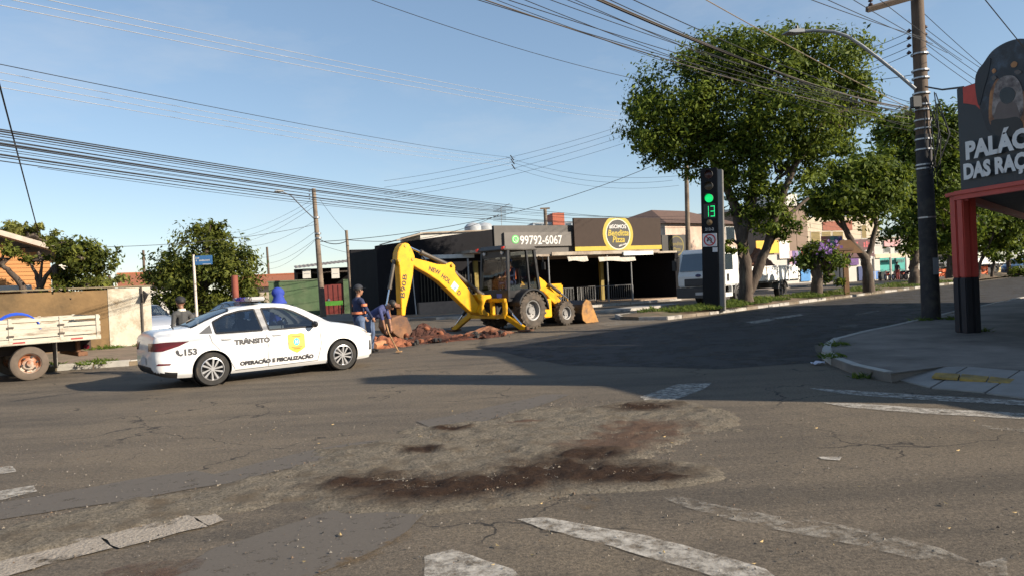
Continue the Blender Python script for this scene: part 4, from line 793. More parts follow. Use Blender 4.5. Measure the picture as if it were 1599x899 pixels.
# ------------------------------------------------------------------ old flatbed truck at the left edge
TR = G(46, 593); TR = (TR.x + .95 * -math.sin(AV), TR.y + .95 * math.cos(AV), 0); ft = thing('flatbed_truck', 'old flatbed truck with peeling white wooden sideboards parked at the left kerb', 'truck', TR, AV)
OLDW = mat('peeling_white_board', (.44, .41, .34), .8, var=.2, scale=3, bump=.3, col2=(.17, .115, .075), c2=(.52, .66), stretch=(.6, 3, 3))
def tr(px_, py_, y0=-1.1): return on_plane(px_, py_, TR, AV, y0)
xr = 1.42
for s in (-1, 1):
    y0, y1 = (-1.12, -1.08) if s < 0 else (1.08, 1.12)
    for k, (z0, z1) in enumerate(((1.28, 1.36), (1.14, 1.23), (.94, 1.12))):
        for x0, x1 in ((-4.2, -1.9), (-1.88, -.35), (-.33, xr)):
            mb = MB(); mb.span(x0, x1, y0, y1, z0 + random.uniform(-.008, .008), z1); mb.build('side_board', OLDW, ft, bevel=.006)
    for x in (-3.2, -1.9, -.34, .62, xr - .06):
        mb = MB(); mb.span(x - .035, x + .035, y0 - .02 * (s < 0), y1 + .02 * (s > 0), .84, 1.38); mb.build('stake', OLDW, ft, bevel=.005)
    mb = MB(); mb.span(-4.2, xr, y0 - .01, y1 + .01, .80, .92); mb.build('bed_rail', OLDW, ft, bevel=.01)
mb = MB(); mb.span(-4.2, xr, -1.08, 1.08, .82, .90); mb.build('bed_floor', WOOD, ft)
for z0, z1 in ((1.28, 1.36), (1.14, 1.23), (.94, 1.12)):
    mb = MB(); mb.span(xr - .04, xr, -1.08, 1.08, z0, z1); mb.build('tail_board', OLDW, ft)
for x in (-3.2, -1.9, -.34, .62):
    for z_ in (1.0, 1.19):
        mb = MB(); mb.span(x - .06, x + .06, -1.155, -1.138, z_ - .02, z_ + .02); mb.build('hinge_strap', mat('hinge_dark', (.06, .045, .035), .7), ft)
for x in (-1.45, -.20, .92):
    mb = MB(); mb.span(x - .12, x + .12, -1.135, -1.125, .835, .87); mb.build('red_reflector', mat('reflector_red', (.3, .03, .03), .4), ft)
mb = MB(); mb.span(-4.6, xr - .05, -.42, -.32, .55, .80); mb.span(-4.6, xr - .05, .32, .42, .55, .80); mb.span(-.1, .1, -.8, .8, .32, .44); mb.build('chassis', mat('rusty_dark', (.035, .022, .016), .8), ft)
mb = MB(); mb.span(.98, 1.18, -.9, .9, .42, .52); mb.span(1.02, 1.10, -.62, -.5, .45, .85); mb.build('rear_bumper', RUST, ft, bevel=.01)
mb = MB(); mb.tube((1.22, -.66, .62), (1.22, -.50, .62), .06, n=10); mb.build('tail_lamp', LAMPRED, ft)
for s in (-1, 1):
    for x in (.50, ):
        mb = MB(); mb.span(x, x + .02, s * .95 - .18, s * .95 + .18, .22, .80); mb.build('mud_flap', mat('mudflap', (.06, .05, .04), .9, col2=(.2, .18, .15)), ft)
RIMO = mat('rusty_rim', (.38, .33, .27), .6, var=.3, scale=5, col2=(.28, .10, .04), c2=(.42, .55))
for xx in (0, -3.5):
    for s in (-1, 1):
        c = (xx, s * .95, .375); mb = MB(); r, h = .375, .115
        mb.lathe([(r * .56, -h * .8), (r * .62, -h), (r * .9, -h), (r * .98, -h * .8), (r, -h * .4), (r, h * .4), (r * .98, h * .8), (r * .9, h), (r * .62, h), (r * .56, h * .8)], c, 'y', 36)
        wh = mb.build('wheel', mat('dusty_tyre_brown', (.11, .085, .065), .9, var=.25, scale=4), ft, smooth=True)
        q = MB(); yo = c[1] + s * h; prof = [(r * .58, yo - s * .01), (r * .55, yo - s * .02), (r * .50, yo - s * .09), (r * .42, yo - s * .10), (r * .36, yo - s * .05), (r * .2, yo - s * .04), (r * .17, yo + s * .02), (0, yo + s * .03)]
        q.lathe(prof, (c[0], 0, c[2]), 'y', 30); q.mi = 1
        for i in range(6): a = i * math.pi / 3 + .2; q.tube((c[0] + r * .39 * math.cos(a), yo - s * .02, c[2] + r * .39 * math.sin(a)), (c[0] + r * .39 * math.cos(a), yo - s * .065, c[2] + r * .39 * math.sin(a)), .022, n=8)
        q.build('rim', [RIMO, BLACK], wh, smooth=True)
mb = MB()
for k in range(4):
    pts = [(-.05 + .44 * math.cos(i * .262), -.25 + .05 * k, 1.10 + (.36 + .012 * k) * math.sin(i * .262)) for i in range(25)]; mb.path(pts, .015, 6)
tag(mb.build('hose_coil', mat('hose_blue', (.02, .07, .45), .4), smooth=True), 'coil of blue hose standing in the bed of the old truck', 'hose'); hc = bpy.data.objects['hose_coil']; hc.matrix_world = ft.matrix_basis if False else Matrix.Translation(TR) @ Matrix.Rotation(AV, 4, 'Z')
# ------------------------------------------------------------------ tipper trucks
def make_truck(name, label, loc, rz, L=8.5, bed=((.80, .80, .78)), load=True, wb=(1.9, 6.6)):
    """cab-over truck, nose at x=0 pointing to -x; x runs to the tail"""
    t = thing(name, label, 'truck', loc, rz); TW = mat('truck_white', (.70, .71, .71), .35, var=.06, coat=.4, col2=(.5, .48, .44), c2=(.6, .8)); w = 1.2
    mb = MB(); mb.xz([(.02, .95), (0.0, 1.45), (.10, 1.75), (.32, 2.62), (.50, 2.80), (1.75, 2.84), (1.85, 2.7), (1.85, .95)], -w, w); cab = mb.build('cab', TW, t, bevel=.06)
    mb = MB(); mb.add([(.075, -1.08, 1.72), (.075, 1.08, 1.72), (.315, 1.02, 2.58), (.315, -1.02, 2.58)], [(0, 1, 2, 3)]); mb.v = [(x - .03, y, z) for x, y, z in mb.v]; mb.build('windscreen', GLASS, cab)
    for s in (-1, 1):
        mb = MB(); y = s * (w + .006); mb.add([(.32, y, 1.72), (1.25, y, 1.72), (1.25, y, 2.50), (.55, y, 2.50)], [(0, 1, 2, 3)]); mb.build('door_window', GLASS, cab)
        mb = MB(); mb.box((.75, s * (w + .004), 1.35), (.22, .01, .36)); mb.build('door_recess', BLACK, cab, bevel=.004)
        mb = MB(); mb.box((.02, s * (w + .16), 2.05), (.10, .22, .52)); mb.path([(.25, s * w, 2.45), (.10, s * (w + .15), 2.4), (.05, s * (w + .16), 2.3)], .02, 6); mb.build('mirror', BLACK, cab, bevel=.02)
        mb = MB(); mb.span(.25, 1.15, *((-w, -w + .25) if s < 0 else (w - .25, w)), .42, .62); mb.span(.22, .30, *((-w, -w + .2) if s < 0 else (w - .2, w)), .42, .95); mb.span(1.08, 1.16, *((-w, -w + .2) if s < 0 else (w - .2, w)), .42, .95); mb.build('cab_step', TW, cab, bevel=.02)
        for sgn in (1, ): mb = MB(); mb.box((-.03, s * .92, .72), (.06, .36, .20)); mb.build('headlight', LAMPCLR, cab, bevel=.02)
    mb = MB(); mb.span(-.12, .35, -w - .02, w + .02, .40, .92); mb.span(-.03, .02, -.8, .8, .98, 1.35); mb.build('front_bumper', mat('bumper_dark', (.035, .036, .04), .5), cab, bevel=.03)
    mb = MB(); mb.lathe([(0, -.02), (.15, -.02), (.16, 0)], (0, 0, 0), 'x', 20); mb.v = [(x - .01, y, 1.50 + z * .5) for x, y, z in mb.v]; mb.build('oval_badge', mat('badge_navy', (.02, .03, .12), .3), cab)
    mb = MB(); mb.box((-.13, -.1, .62), (.02, .42, .14)); mb.build('licence_plate', mat('plate', (.45, .46, .48)), cab)
    mb = MB(); mb.span(.6, L - .1, -.45, -.33, .62, .90); mb.span(.6, L - .1, .33, .45, .62, .90); mb.span(2.1, 2.9, -1.0, -.5, .45, .85); mb.build('chassis', BLACK, t)
    BM_ = mat('bed_white_' + label[:5], bed, .5, var=.12, scale=2, col2=(.45, .36, .28), c2=(.56, .72)); x0, x1 = 2.15, L
    for s in (-1, 1):
        mb = MB(); mb.span(x0, x1, *((-1.22, -1.16) if s < 0 else (1.16, 1.22)), 1.05, 1.75); bs = mb.build('bed_side', BM_, t)
        for i in range(6): x = x0 + .05 + (x1 - x0 - .1) * i / 5; mb = MB(); mb.span(x - .05, x + .05, *((-1.26, -1.22) if s < 0 else (1.22, 1.26)), 1.0, 1.8); mb.build('bed_rib', BM_, bs)
        mb = MB(); mb.span(x0, x1, *((-1.25, -1.16) if s < 0 else (1.16, 1.25)), 1.75, 1.82); mb.build('bed_rail', BM_, bs)
    mb = MB(); mb.span(x0, x0 + .06, -1.16, 1.16, 1.05, 2.55); mb.build('headboard', BM_, t)
    mb = MB(); mb.span(x1 - .05, x1, -1.16, 1.16, 1.05, 1.75); mb.build('tailgate', BM_, t); mb = MB(); mb.span(x0, x1, -1.15, 1.15, .95, 1.06); mb.build('bed_floor', BLACK, t)
    for x in wb:
        for s in (-1, 1):
            wheel(t, (x, s * 1.0, .5), .5, .30, s, False, mat('truck_rim', (.18, .18, .18), .5))
            mb = MB(); ar = [(x + .60 * math.cos(R(a)), .5 + .60 * math.sin(R(a))) for a in range(10, 171, 16)]; a2 = [(x + .56 * math.cos(R(a)), .5 + .56 * math.sin(R(a))) for a in range(170, 9, -16)]; n = len(ar)
            for i in range(n - 1): mb.xz([ar[i], ar[i + 1], a2[n - 2 - i], a2[n - 1 - i]], *((-1.2, -.8) if s < 0 else (.8, 1.2)))
            mb.build('mudguard', mat('mudguard', (.2, .2, .2), .5), t)
    return t
d_ = (math.cos(AV), math.sin(AV))
tk = make_truck('tipper_truck', 'white tipper truck loaded with red soil behind the big tree', (10.07 - .69 * 1.2, 35 + .72 * 1.2, 0), AV)
def heap(name, label, c, rx, ry, h, m, rz=0, seed=1, n=22, base=0.0, rough=.16, cat='soil'):
    rnd = np.random.RandomState(seed); mb = MB(); vs = []; fs = []; ph = rnd.rand(12) * 6.28
    for i in range(n + 1):
        for j in range(n + 1):
            a, b = i / n * 2 - 1, j / n * 2 - 1; r = math.hypot(a, b)
            z = max(0, 1 - r) ** 1.05 * h * (1 + .35 * math.sin(4 * a + ph[0]) * math.sin(5 * b + ph[1])) + (rnd.rand() - .4) * rough * h * (1 if r < .97 else .1)
            x, y = a * rx + (rnd.rand() - .5) * rx / n, b * ry + (rnd.rand() - .5) * ry / n; vs.append((c[0] + x * math.cos(rz) - y * math.sin(rz), c[1] + x * math.sin(rz) + y * math.cos(rz), base + max(z, -.02)))
    fs = [(i * (n + 1) + j, (i + 1) * (n + 1) + j, (i + 1) * (n + 1) + j + 1, i * (n + 1) + j + 1) for i in range(n) for j in range(n) if math.hypot((i + .5) / n * 2 - 1, (j + .5) / n * 2 - 1) < 1.0]
    mb.add(vs, fs); o = mb.build(name, m); tag(o, label, cat); return o
RED = mat('red_soil', (.095, .032, .018), .95, var=.4, scale=3, bump=.8, bscale=25, col2=(.035, .013, .009), c2=(.42, .6))  # soil darkened to carry the machine's shade on the heap
REDB = mat('bright_clay', (.26, .095, .045), .95, var=.3, scale=4, bump=.6, bscale=25, col2=(.18, .06, .03))
c_ = Vector((10.07, 35, 0)) + Vector((d_[0], d_[1], 0)) * 5.9 + Vector((-.69, .72, 0)) * 1.2
heap('soil_load', 'red soil heaped in the bed of the white tipper truck', (c_.x, c_.y), 2.7, 1.15, 1.25, mat('brown_soil', (.20, .09, .045), .95, var=.35, bump=.6, bscale=20, col2=(.09, .035, .02)), AV, 3, base=1.45)
fp = P(1466, 428, 80); make_truck('tipper_truck', 'white tipper truck standing far off behind the red post', (fp.x, fp.y, 0), R(14), L=8.2)
# ------------------------------------------------------------------ the dig: soil heaps, clods, pipe
p = G(690, 528); heap('soil_heap', 'tall dark red soil heap behind the digging bucket', (-2.75, 22.6), .95, .65, .55, RED, AV, 5, 26)
heap('soil_heap', 'low spread of red soil and rubble under the bucket teeth', (-2.3, 21.6), 2.2, .6, .16, RED, R(24), 8, 34, rough=.6)
heap('soil_heap', 'bright orange clay spill by the front of the patrol car', (-3.75, 20.6), 1.0, .8, .28, REDB, R(20), 9, 22, rough=.4)
heap('soil_heap', 'flat brown mound of soil beside the stabiliser foot', (-.9, 23.3), .95, .35, .26, mat('brown_clay', (.22, .10, .055), .95, bump=.4), R(12), 11, 18, rough=.15)
mb = MB(); rnd = random.Random(4)
for i in range(420):
    t = rnd.random(); x, y = -4.2 + 3.7 * t + rnd.gauss(0, .25), 20.6 + 2.2 * t + rnd.gauss(0, .45); s = .02 + .10 * rnd.random() ** 3; mb.mi = rnd.randrange(3)
    mb.ball((x, y, s * .5 + rnd.random() * .05), (s * rnd.uniform(.7, 1.3), s * rnd.uniform(.7, 1.3), s * rnd.uniform(.5, 1)), 5, 3)
tag(mb.build('soil_clods', [RED, REDB, mat('asphalt_clod', (.035, .032, .03), .9)]), 'clods of red clay and broken asphalt around the dig', 'rubble', kind='stuff')
for i, (x, y, s, a) in enumerate(((-2.7, 22.4, .11, .3), (-2.25, 22.3, .11, 1.2), (-3.3, 22.0, .12, 2.2))):
    mb = MB(); mb.ball((0, 0, 0), (s, s * .8, s * .65), 9, 6); mb.v = [(vx * (1 + .15 * math.sin(9 * vy + i)), vy * (1 + .15 * math.sin(11 * vz)), vz) for vx, vy, vz in mb.v]; o = mb.build('clay_boulder', REDB); o.location = (x, y, .34 if i == 0 else .18); o.rotation_euler = (a, .3, a)
    tag(o, ['largest pale clay lump on top of the dark soil heap', 'pale clay lump on the right flank of the soil heap', 'pale clay lump between bucket and soil heap'][i], 'clay lump', 'clay lumps on the heap')
a, b = G(583, 546), G(606, 540); mb = MB(); mb.path([a + Vector((0, 0, .10)), a.lerp(b, .5) + Vector((0, 0, .11)), b + Vector((0, 0, .10))], [.11, .11, .08], 14); mb.lathe([(.08, 0), (.11, 0)], tuple(b + Vector((0, 0, .1))), 'x', 14)
tag(mb.build('clay_pipe', mat('terracotta', (.45, .19, .09), .8, bump=.2), smooth=True), 'short terracotta pipe piece on the road by the patrol car', 'pipe')
# ================================================================== BUILDINGS
class Fac:
    """a facade plane: local x runs along it to the right, y goes into the building"""
    def __init__(s, root, ang): s.r, s.a = root, ang
    def at(s, x, y, y0=0.): return on_plane(x, y, s.r, s.a, y0)
    def rect(s, x0, y0, x1, y1, d=0.):
        a = s.at(x0, y0, d); b = s.at(x1, y1, d); c = s.at(x0, y1, d); e = s.at(x1, y0, d)
        return (a[0] + c[0]) / 2, (b[0] + e[0]) / 2, (c[1] + b[1]) / 2, (a[1] + e[1]) / 2
def part(name, parent, m, x0, x1, y0, y1, z0, z1, bevel=0):
    mb = MB(); mb.span(x0, x1, y0, y1, z0, z1); return mb.build(name, m, parent, bevel=bevel)
def windows(parent, F, rects, m, frame=None, d=0., dep=.04):
    for r in rects:
        x0, x1, z0, z1 = F.rect(*r, d); fr = part('window_frame', parent, frame or WHITE, x0 - .06, x1 + .06, d - dep, d + .05, z0 - .06, z1 + .06); part('pane', fr, m, x0, x1, d - dep - .01, d, z0, z1)
DK1 = mat('charcoal_render', (.0085, .0085, .011), .8, spec=.15, var=.25, scale=1.2, bump=.1)
DK2 = mat('interior_dark', (.007, .0065, .0065), .85, spec=.1, var=.2)  # near-black openings and interiors: deep shade put into the colour
METR = mat('corrugated_roof', (.30, .26, .21), .6, .2, var=.2, scale=2, col2=(.2, .15, .11))
GREYB = mat('grey_board', (.085, .078, .072), .7, var=.12)
# --- restaurant: long dark building with porch
A, B = Vector((-6.9, 37.4)), Vector((9.9, 47.3)); ra = math.atan2(B.y - A.y, B.x - A.x); RL = (B - A).length; Fr = Fac((A.x, A.y), ra)
rs = thing('restaurant_building', 'long black single storey restaurant with covered porch and phone number board', 'building', (A.x, A.y, 0), ra)
tl = Fr.at(588, 384); tm = Fr.at(772, 358)
mb = MB(); mb.xz([(0, 0), (2.4, 0), (2.4, 2.9), (RL * .42, 2.9), (RL * .42, tm[1]), (tm[0], tm[1]), (0, tl[1])], 0, .25); mb.build('front_wall', DK1, rs)
part('back_wall', rs, DK1, 0, RL, 4.2, 4.45, 0, 3.9); part('side_wall', rs, DK1, 0, .25, .25, 4.2, 0, 3.7); part('side_wall', rs, DK1, RL - .25, RL, .02, 4.2, 0, 3.3)
part('porch_floor', rs, mat('porch_tile', (.28, .20, .14), .6, var=.2, scale=3), .3, RL + .4, -1.6, 4.2, .02, .20)
x0, x1, z0, z1 = Fr.rect(773, 353, 893, 388); part('parapet', rs, GREYB, x0 - .1, x1 + .1, -.1, .15, 2.95, z1 + .02)
px0, px1, pz0, pz1 = Fr.rect(787, 363, 893, 385, -.2); nb = part('number_board', rs, mat('board_grey', (.11, .10, .092), .6, var=.1), px0, px1, -.25, -.12, pz0, pz1); nb['label'] = 'grey board with the phone number 99792-6067'
lx, lz = Fr.at(811, 382, -.26); lettering('lettering', '99792-6067', (pz1 - pz0) * .86, lambda a, b: (lx + .05 + a * 1.0, -.26, lz + b), WHITE, nb, .012, sx=(px1 - lx - .25) / ((pz1 - pz0) * .86 * 5.75))
gx, gz = Fr.at(805, 374, -.26); mb = MB(); mb.lathe([(0, 0), (.24, 0), (.24, .02)], (gx, -.262, gz), 'y', 24); gm = mb.build('phone_logo', mat('logo_green', (.05, .55, .08), .5), nb)
mb = MB(); mb.lathe([(.15, 0), (.185, 0)], (gx, -.268, gz), 'y', 20); mb.path([(gx - .07, -.27, gz + .08), (gx - .06, -.27, gz - .02), (gx + .01, -.27, gz - .08), (gx + .09, -.27, gz - .06)], .025, 5); mb.build('logo_mark', WHITE, gm)
# pizza signboard
sx0, sx1, sz0, sz1 = Fr.rect(895, 341, 1030, 391, -.3); BRN = mat('sign_brown', (.044, .030, .024), .7, spec=.2, var=.1); YLW = mat('sign_yellow', (.40, .295, .01), .5, var=.1)
sb = part('pizza_signboard', rs, BRN, sx0, sx1, -.42, -.28, sz0, sz1); sb['label'] = 'brown signboard with round yellow ringed restaurant emblem'
part('sign_base_band', sb, YLW, sx0, sx1, -.432, -.415, sz0, sz0 + (sz1 - sz0) * .13)
cx, cz = Fr.at(965, 366, -.43); rr = (sz1 - sz0) * .565
def disc(name, m, parent, cx, cz, r0, r1, y, th=.01, clip=None, n=48):
    mb = MB(); z_lo, z_hi = clip or (-99, 99); vs = []; fs = []
    for i in range(n):
        a = 2 * math.pi * i / n
        for r in (r0, r1): vs.append((cx + r * math.cos(a), y, min(max(cz + r * math.sin(a), z_lo), z_hi)))
    fs = [(2 * i, 2 * i + 1, 2 * ((i + 1) % n) + 1, 2 * ((i + 1) % n)) for i in range(n)]; mb.add(vs, fs); return mb.build(name, m, parent, fixn=False)
em = disc('emblem_ring', YLW, sb, cx, cz, rr * .86, rr * 1.06, -.436, clip=(sz0, sz1)); disc('emblem_inner_ring', mat('sign_cream', (.6, .55, .4), .5), em, cx, cz, rr * .80, rr * .86, -.437, clip=(sz0, sz1))
disc('emblem_disc', mat('sign_black', (.014, .013, .013), .5), em, cx, cz, 0, rr * .80, -.438, clip=(sz0, sz1))
def ctext(s, size, zc, m, sx=1., shear=0., bold=.006, dx=0., y=-.444, par=em, cx_=None): return lettering('lettering', s, size, lambda a, b: ((cx if cx_ is None else cx_) + dx + a, y, zc + b), m, par, bold, 'CENTER', shear, sx)
ctext('#SOMOS', rr * .30, cz + rr * .32, WHITE, 1.0); ctext('Benditta', rr * .46, cz - rr * .08, YLW, .95, .2, .012); ctext('Pizza', rr * .46, cz - rr * .44, YLW, .95, .2, .012); scribble('print_line', lambda a, b: (cx + rr * .02 + a, -.444, cz - rr * .70 + b + a * .25), rr * .55, rr * .10, 9, WHITE, em, 5)
# porch roof, awnings, posts
zc = Fr.at(900, 396, -1.4)[1]
po = part('porch_roof', rs, METR, RL * .40, RL - .1, -1.5, 4.2, 2.98, 3.10)
x0, x1, z0, z1 = Fr.rect(657, 398, 738, 404, -.8); part('porch_roof_edge', rs, mat('roof_edge_pale', (.5, .52, .52), .5), x0, x1, -1.0, -.9, z0, z1)
x0, x1, z0, z1 = Fr.rect(728, 391, 800, 395, -1.5); part('canopy_sheet', rs, METR, x0, x1, -1.9, -.1, z0, z1)
x0, x1, z0, z1 = Fr.rect(860, 392, 1028, 397, -1.5); part('porch_roof_edge', rs, METR, x0, x1, -1.62, -1.52, z0, z1)
x0, x1, z0, z1 = Fr.rect(972, 393, 1018, 398, -1.6); part('light_strip_sign', rs, mat('strip_pale', (.7, .74, .72), .4), x0, x1, -1.72, -1.63, z0 - .02, z1)
AWN = mat('awning_canvas', (.42, .39, .34), .8, var=.25, scale=5, bump=.2)
for r in ((886, 402, 917, 408), (934, 402, 991, 408)):
    x0, x1, z0, z1 = Fr.rect(*r, -1.5); mb = MB(); n = 12; vs = []
    for i in range(n + 1): x = x0 + (x1 - x0) * i / n; vs += [(x, -1.50, z1 + .05), (x, -1.62 - .02 * (i % 2), z0 + .04 * math.sin(i * math.pi / n * 2))]
    mb.add(vs, [(2 * i, 2 * i + 2, 2 * i + 3, 2 * i + 1) for i in range(n)]); mb.build('rolled_awning', AWN, rs)
for pxx, pb in ((951, 470), (988, 468), (735, 497), (860, 485)):
    x, zb_ = Fr.at(pxx, pb, -1.45); mb = MB(); mb.tube((x, -1.45, .1), (x, -1.45, 3.0), .045, n=10); mb.build('porch_post', mat('post_grey', (.22, .22, .22), .5), rs)
for pxx in (1033, ): part('corner_column', rs, DK1, RL - .3, RL, -1.5, -.02, .1, 3.0)
for pxx in (650, 744): x, _ = Fr.at(pxx, 440, -.1); part('yellow_column', rs, mat('column_ochre', (.22, .16, .03), .7), x - .12, x + .12, -.15, .02, .1, 2.9) if pxx == 744 else None
x, _ = Fr.at(941, 440, 1.0); part('yellow_column', rs, mat('column_ochre', (.22, .16, .03), .7), x - .12, x + .12, 1.0, 1.2, .1, 2.95)
x0, x1, z0, z1 = Fr.rect(654, 477, 746, 500, -.2); part('tiled_plinth', rs, mat('beige_tile', (.24, .18, .14), .6, var=.15, scale=4), x0, x1, -.3, -.05, .1, max(z1, .8))
for r in ((655, 425, 700, 470), (703, 425, 742, 470)):
    x0, x1, z0, z1 = Fr.rect(*r); f_ = part('window_frame', rs, DK2, x0, x1, -.03, .02, z0, z1)
    for i in range(9): xx = x0 + (x1 - x0) * (i + .5) / 9; part('window_bar', f_, mat('bar_dark', (.05, .045, .03), .5), xx - .015, xx + .015, -.06, -.03, z0, z1)
x, _ = Fr.at(645, 440, -.6); mb = MB(); z_t = Fr.at(643, 408, -.6)[1]; mb.tube((x + .1, -.6, .1), (x - .05, -.6, z_t), .03, n=8); mb.build('awning_strut', mat('strut_pale', (.4, .4, .4), .5), rs)
for r in ((780, 405, 840, 470), (860, 410, 905, 470), (905, 415, 940, 470), (1000, 405, 1028, 465)):
    x0, x1, z0, z1 = Fr.rect(*r, 4.1); part('doorway', rs, DK2, x0, x1, 4.1, 4.19, .2, z1)
# railings
def railing(label, pts, h=.95, gap=.16):
    t = thing('railing', label, 'railing', (pts[0][0], pts[0][1], .18), 0); m = mat('rail_grey', (.20, .20, .20), .45, .5); o = Vector((pts[0][0], pts[0][1], 0))
    for a, b in zip(pts[:-1], pts[1:]):
        a, b = Vector((*a, 0)) - o, Vector((*b, 0)) - o
        for z in (h, .12): mb = MB(); mb.tube(a + Vector((0, 0, z)), b + Vector((0, 0, z)), .022, n=6); mb.build('rail', m, t)
        n = max(2, int((b - a).length / gap))
        for i in range(n + 1): q = a.lerp(b, i / n); mb = MB(); mb.tube(q, q + Vector((0, 0, h)), .03 if i in (0, n) else .011, n=5); mb.build('baluster', m, t)
def lp(x, y): return (A.x + x * math.cos(ra) - y * math.sin(ra), A.y + x * math.sin(ra) + y * math.cos(ra))
xa, xb = Fr.at(932, 470, -1.5)[0], Fr.at(990, 470, -1.5)[0]; railing('long grey railing on the porch edge right of the loader bucket', [lp(xa, .4), lp(xa, -1.45), lp(xb, -1.45)])
xa, xb = Fr.at(876, 470, -1.4)[0], Fr.at(896, 470, -1.4)[0]; railing('short grey railing above the loader bucket', [lp(xa, -1.4), lp(xb, -1.4), lp(xb, .6)])
xa, xb = Fr.at(908, 470, .8)[0], Fr.at(930, 470, .8)[0]; railing('railing deep in the porch shade', [lp(xa, .8), lp(xb, .8)])
# second round sign on the corner, side-on wall behind
x0, x1, z0, z1 = Fr.rect(1034, 367, 1078, 401, -.2); t = thing('round_emblem_sign', 'black hanging sign with dull yellow ring at the restaurant corner', 'sign', (A.x, A.y, 0), ra); part('panel', t, mat('sign_black', (.014, .013, .013)), x0, x1, -.2, -.08, z0, z1)
disc('emblem_ring', mat('ring_dull', (.16, .13, .03), .6), t, (x0 + x1) / 2, (z0 + z1) / 2, (z1 - z0) * .40, (z1 - z0) * .46, -.206); lettering('lettering', 'Benditta', .34, lambda a, b: ((x0 + x1) / 2 + a, -.206, (z0 + z1) / 2 + .02 + b), mat('ring_dull', (.16, .13, .03)), t, .008, 'CENTER', .2, .95); lettering('lettering', 'Pizza', .34, lambda a, b: ((x0 + x1) / 2 + a, -.206, (z0 + z1) / 2 - .34 + b), mat('ring_dull', (.16, .13, .03)), t, .008, 'CENTER', .2, .95)
part('bracket', t, BLACK, x0 - .5, x0, -.16, -.12, z1 - .12, z1 - .05)
def simple_building(name, label, root, ang, L, D, Hh, m, roof=None, cat='building'):
    t = thing(name, label, cat, (root[0], root[1], 0), ang); part('wall', t, m, 0, L, 0, D, 0, Hh)
    if roof: part('roof', t, roof, -.15, L + .15, -.2, D + .2, Hh + .002, Hh + .15)
    return t, Fac((root[0], root[1]), ang)
def pbuild(name, label, pl, pr, ytop, Y, ang, D, m, roof=None, cat='building'):
    """building whose facade runs from photo column pl to pr with its top at row ytop, at distance Y"""
    a = P(pl, ytop, Y); F = Fac((a.x, a.y), ang); L = F.at(pr, ytop)[0]; z = (F.at(pl, ytop)[1] + F.at(pr, ytop)[1]) / 2
    return simple_building(name, label, (a.x, a.y), ang, L, D, z, m, roof, cat) + (L, z)
CREAM = mat('cream_wall', (.44, .37, .28), .8, var=.12, scale=1.5); OFFW = mat('offwhite_wall', (.50, .48, .44), .8, var=.1, scale=1); TILE = mat('clay_tiles', (.30, .105, .05), .85, var=.3, scale=6, bump=.5, bscale=8, stretch=(3, 1, 1))
t, F, L, z = pbuild('white_block', 'low white block with round water tanks behind the restaurant roof', 656, 772, 362, 58, R(24), 6, OFFW)
for pxx in (739, 757):
    x, zz = F.at(pxx, 358, 2); mb = MB(); mb.lathe([(.75, -.3), (.75, .25), (.5, .5), (0, .62)], (x, 2, z + .3), 'z', 20); mb.build('water_tank', mat('tank_grey', (.32, .34, .36), .6), t, smooth=True)
mb = MB(); mb.xz([(-2.0, z - .55), (.2, z), (L, z + .12), (L, z + .02), (.2, z - .12), (-2, z - .65)], -.2, 5.5); mb.build('sloping_roof', METR, t)
t, F, L, z = pbuild('apartment_tower', 'distant grey apartment block with a red stair tower', 832, 896, 347, 150, R(10), 14, mat('far_grey', (.32, .36, .40), .8))
for r in ((862, 333, 880, 347),): x0, x1, z0, z1 = F.rect(*r); part('stair_tower', t, mat('far_red', (.42, .12, .07), .8), x0, x1, -.6, 6, 0, z1)
for r in ((836, 350, 846, 354), (848, 350, 858, 354), (883, 349, 892, 354)): windows(t, F, [r], GLASS, mat('far_grey', (.32, .36, .40)))
# right-hand row of shops (far carriageway side)
t, F, L, z = pbuild('pink_house', 'pale pink rendered house with brown tiled roof behind the round sign', 1038, 1150, 350, 54, R(38), 8, mat('pink_render', (.44, .32, .25), .85, var=.2, scale=1.2, col2=(.50, .43, .36)))
mb = MB(); mb.add([(-.3, -.4, z), (L + .3, -.4, z), (L + .3, 8.4, z), (-.3, 8.4, z), (3.2, 4, z + 1.5), (L - 1.5, 4, z + 1.5)], [(0, 1, 5, 4), (1, 2, 5), (2, 3, 4, 5), (3, 0, 4)]); mb.build('tiled_roof', mat('brown_tiles', (.12, .07, .05), .85, var=.3, scale=6), t)
x0, x1, z0, z1 = F.rect(1040, 404, 1056, 452); pb = part('poster', t, mat('poster_print', (.55, .52, .50), .6, var=.3, scale=2, col2=(.5, .12, .10)), x0, x1, -.06, -.01, .5, z1); pb['label'] = 'pale advertising poster beside the roller shutter'
scribble('print_line', lambda a, b: (x0 + .1 + a, -.07, 1.9 + b), (x1 - x0) * .7, .5, 4, mat('poster_blue', (.05, .09, .2)), pb, 2)
x0, x1, z0, z1 = F.rect(1057, 400, 1090, 452); sh = part('roller_shutter', t, mat('shutter_beige', (.50, .42, .32), .6), x0, x1, -.05, -.01, .1, z1)
for i in range(16): part('slat', sh, mat('shutter_beige', (.50, .42, .32)), x0, x1, -.085, -.05, .15 + i * (z1 - .2) / 16, .15 + (i + .72) * (z1 - .2) / 16)
windows(t, F, [(1133, 345 + 10, 1146, 375)], GLASS)
t, F, L, z = pbuild('brown_building', 'plain brown gable wall rising behind the tipper truck', 1205, 1259, 322, 74, R(30), 14, mat('brown_wall', (.19, .135, .10), .85, var=.15, scale=.6))
part('roof_edge', t, OFFW, -.2, L + .2, -.3, 14, z + .005, z + .25); x0, x1, z0, z1 = F.rect(1216, 303, 1244, 318, 3); part('roof_house', t, OFFW, x0, x1, 3, 7, z, z1)
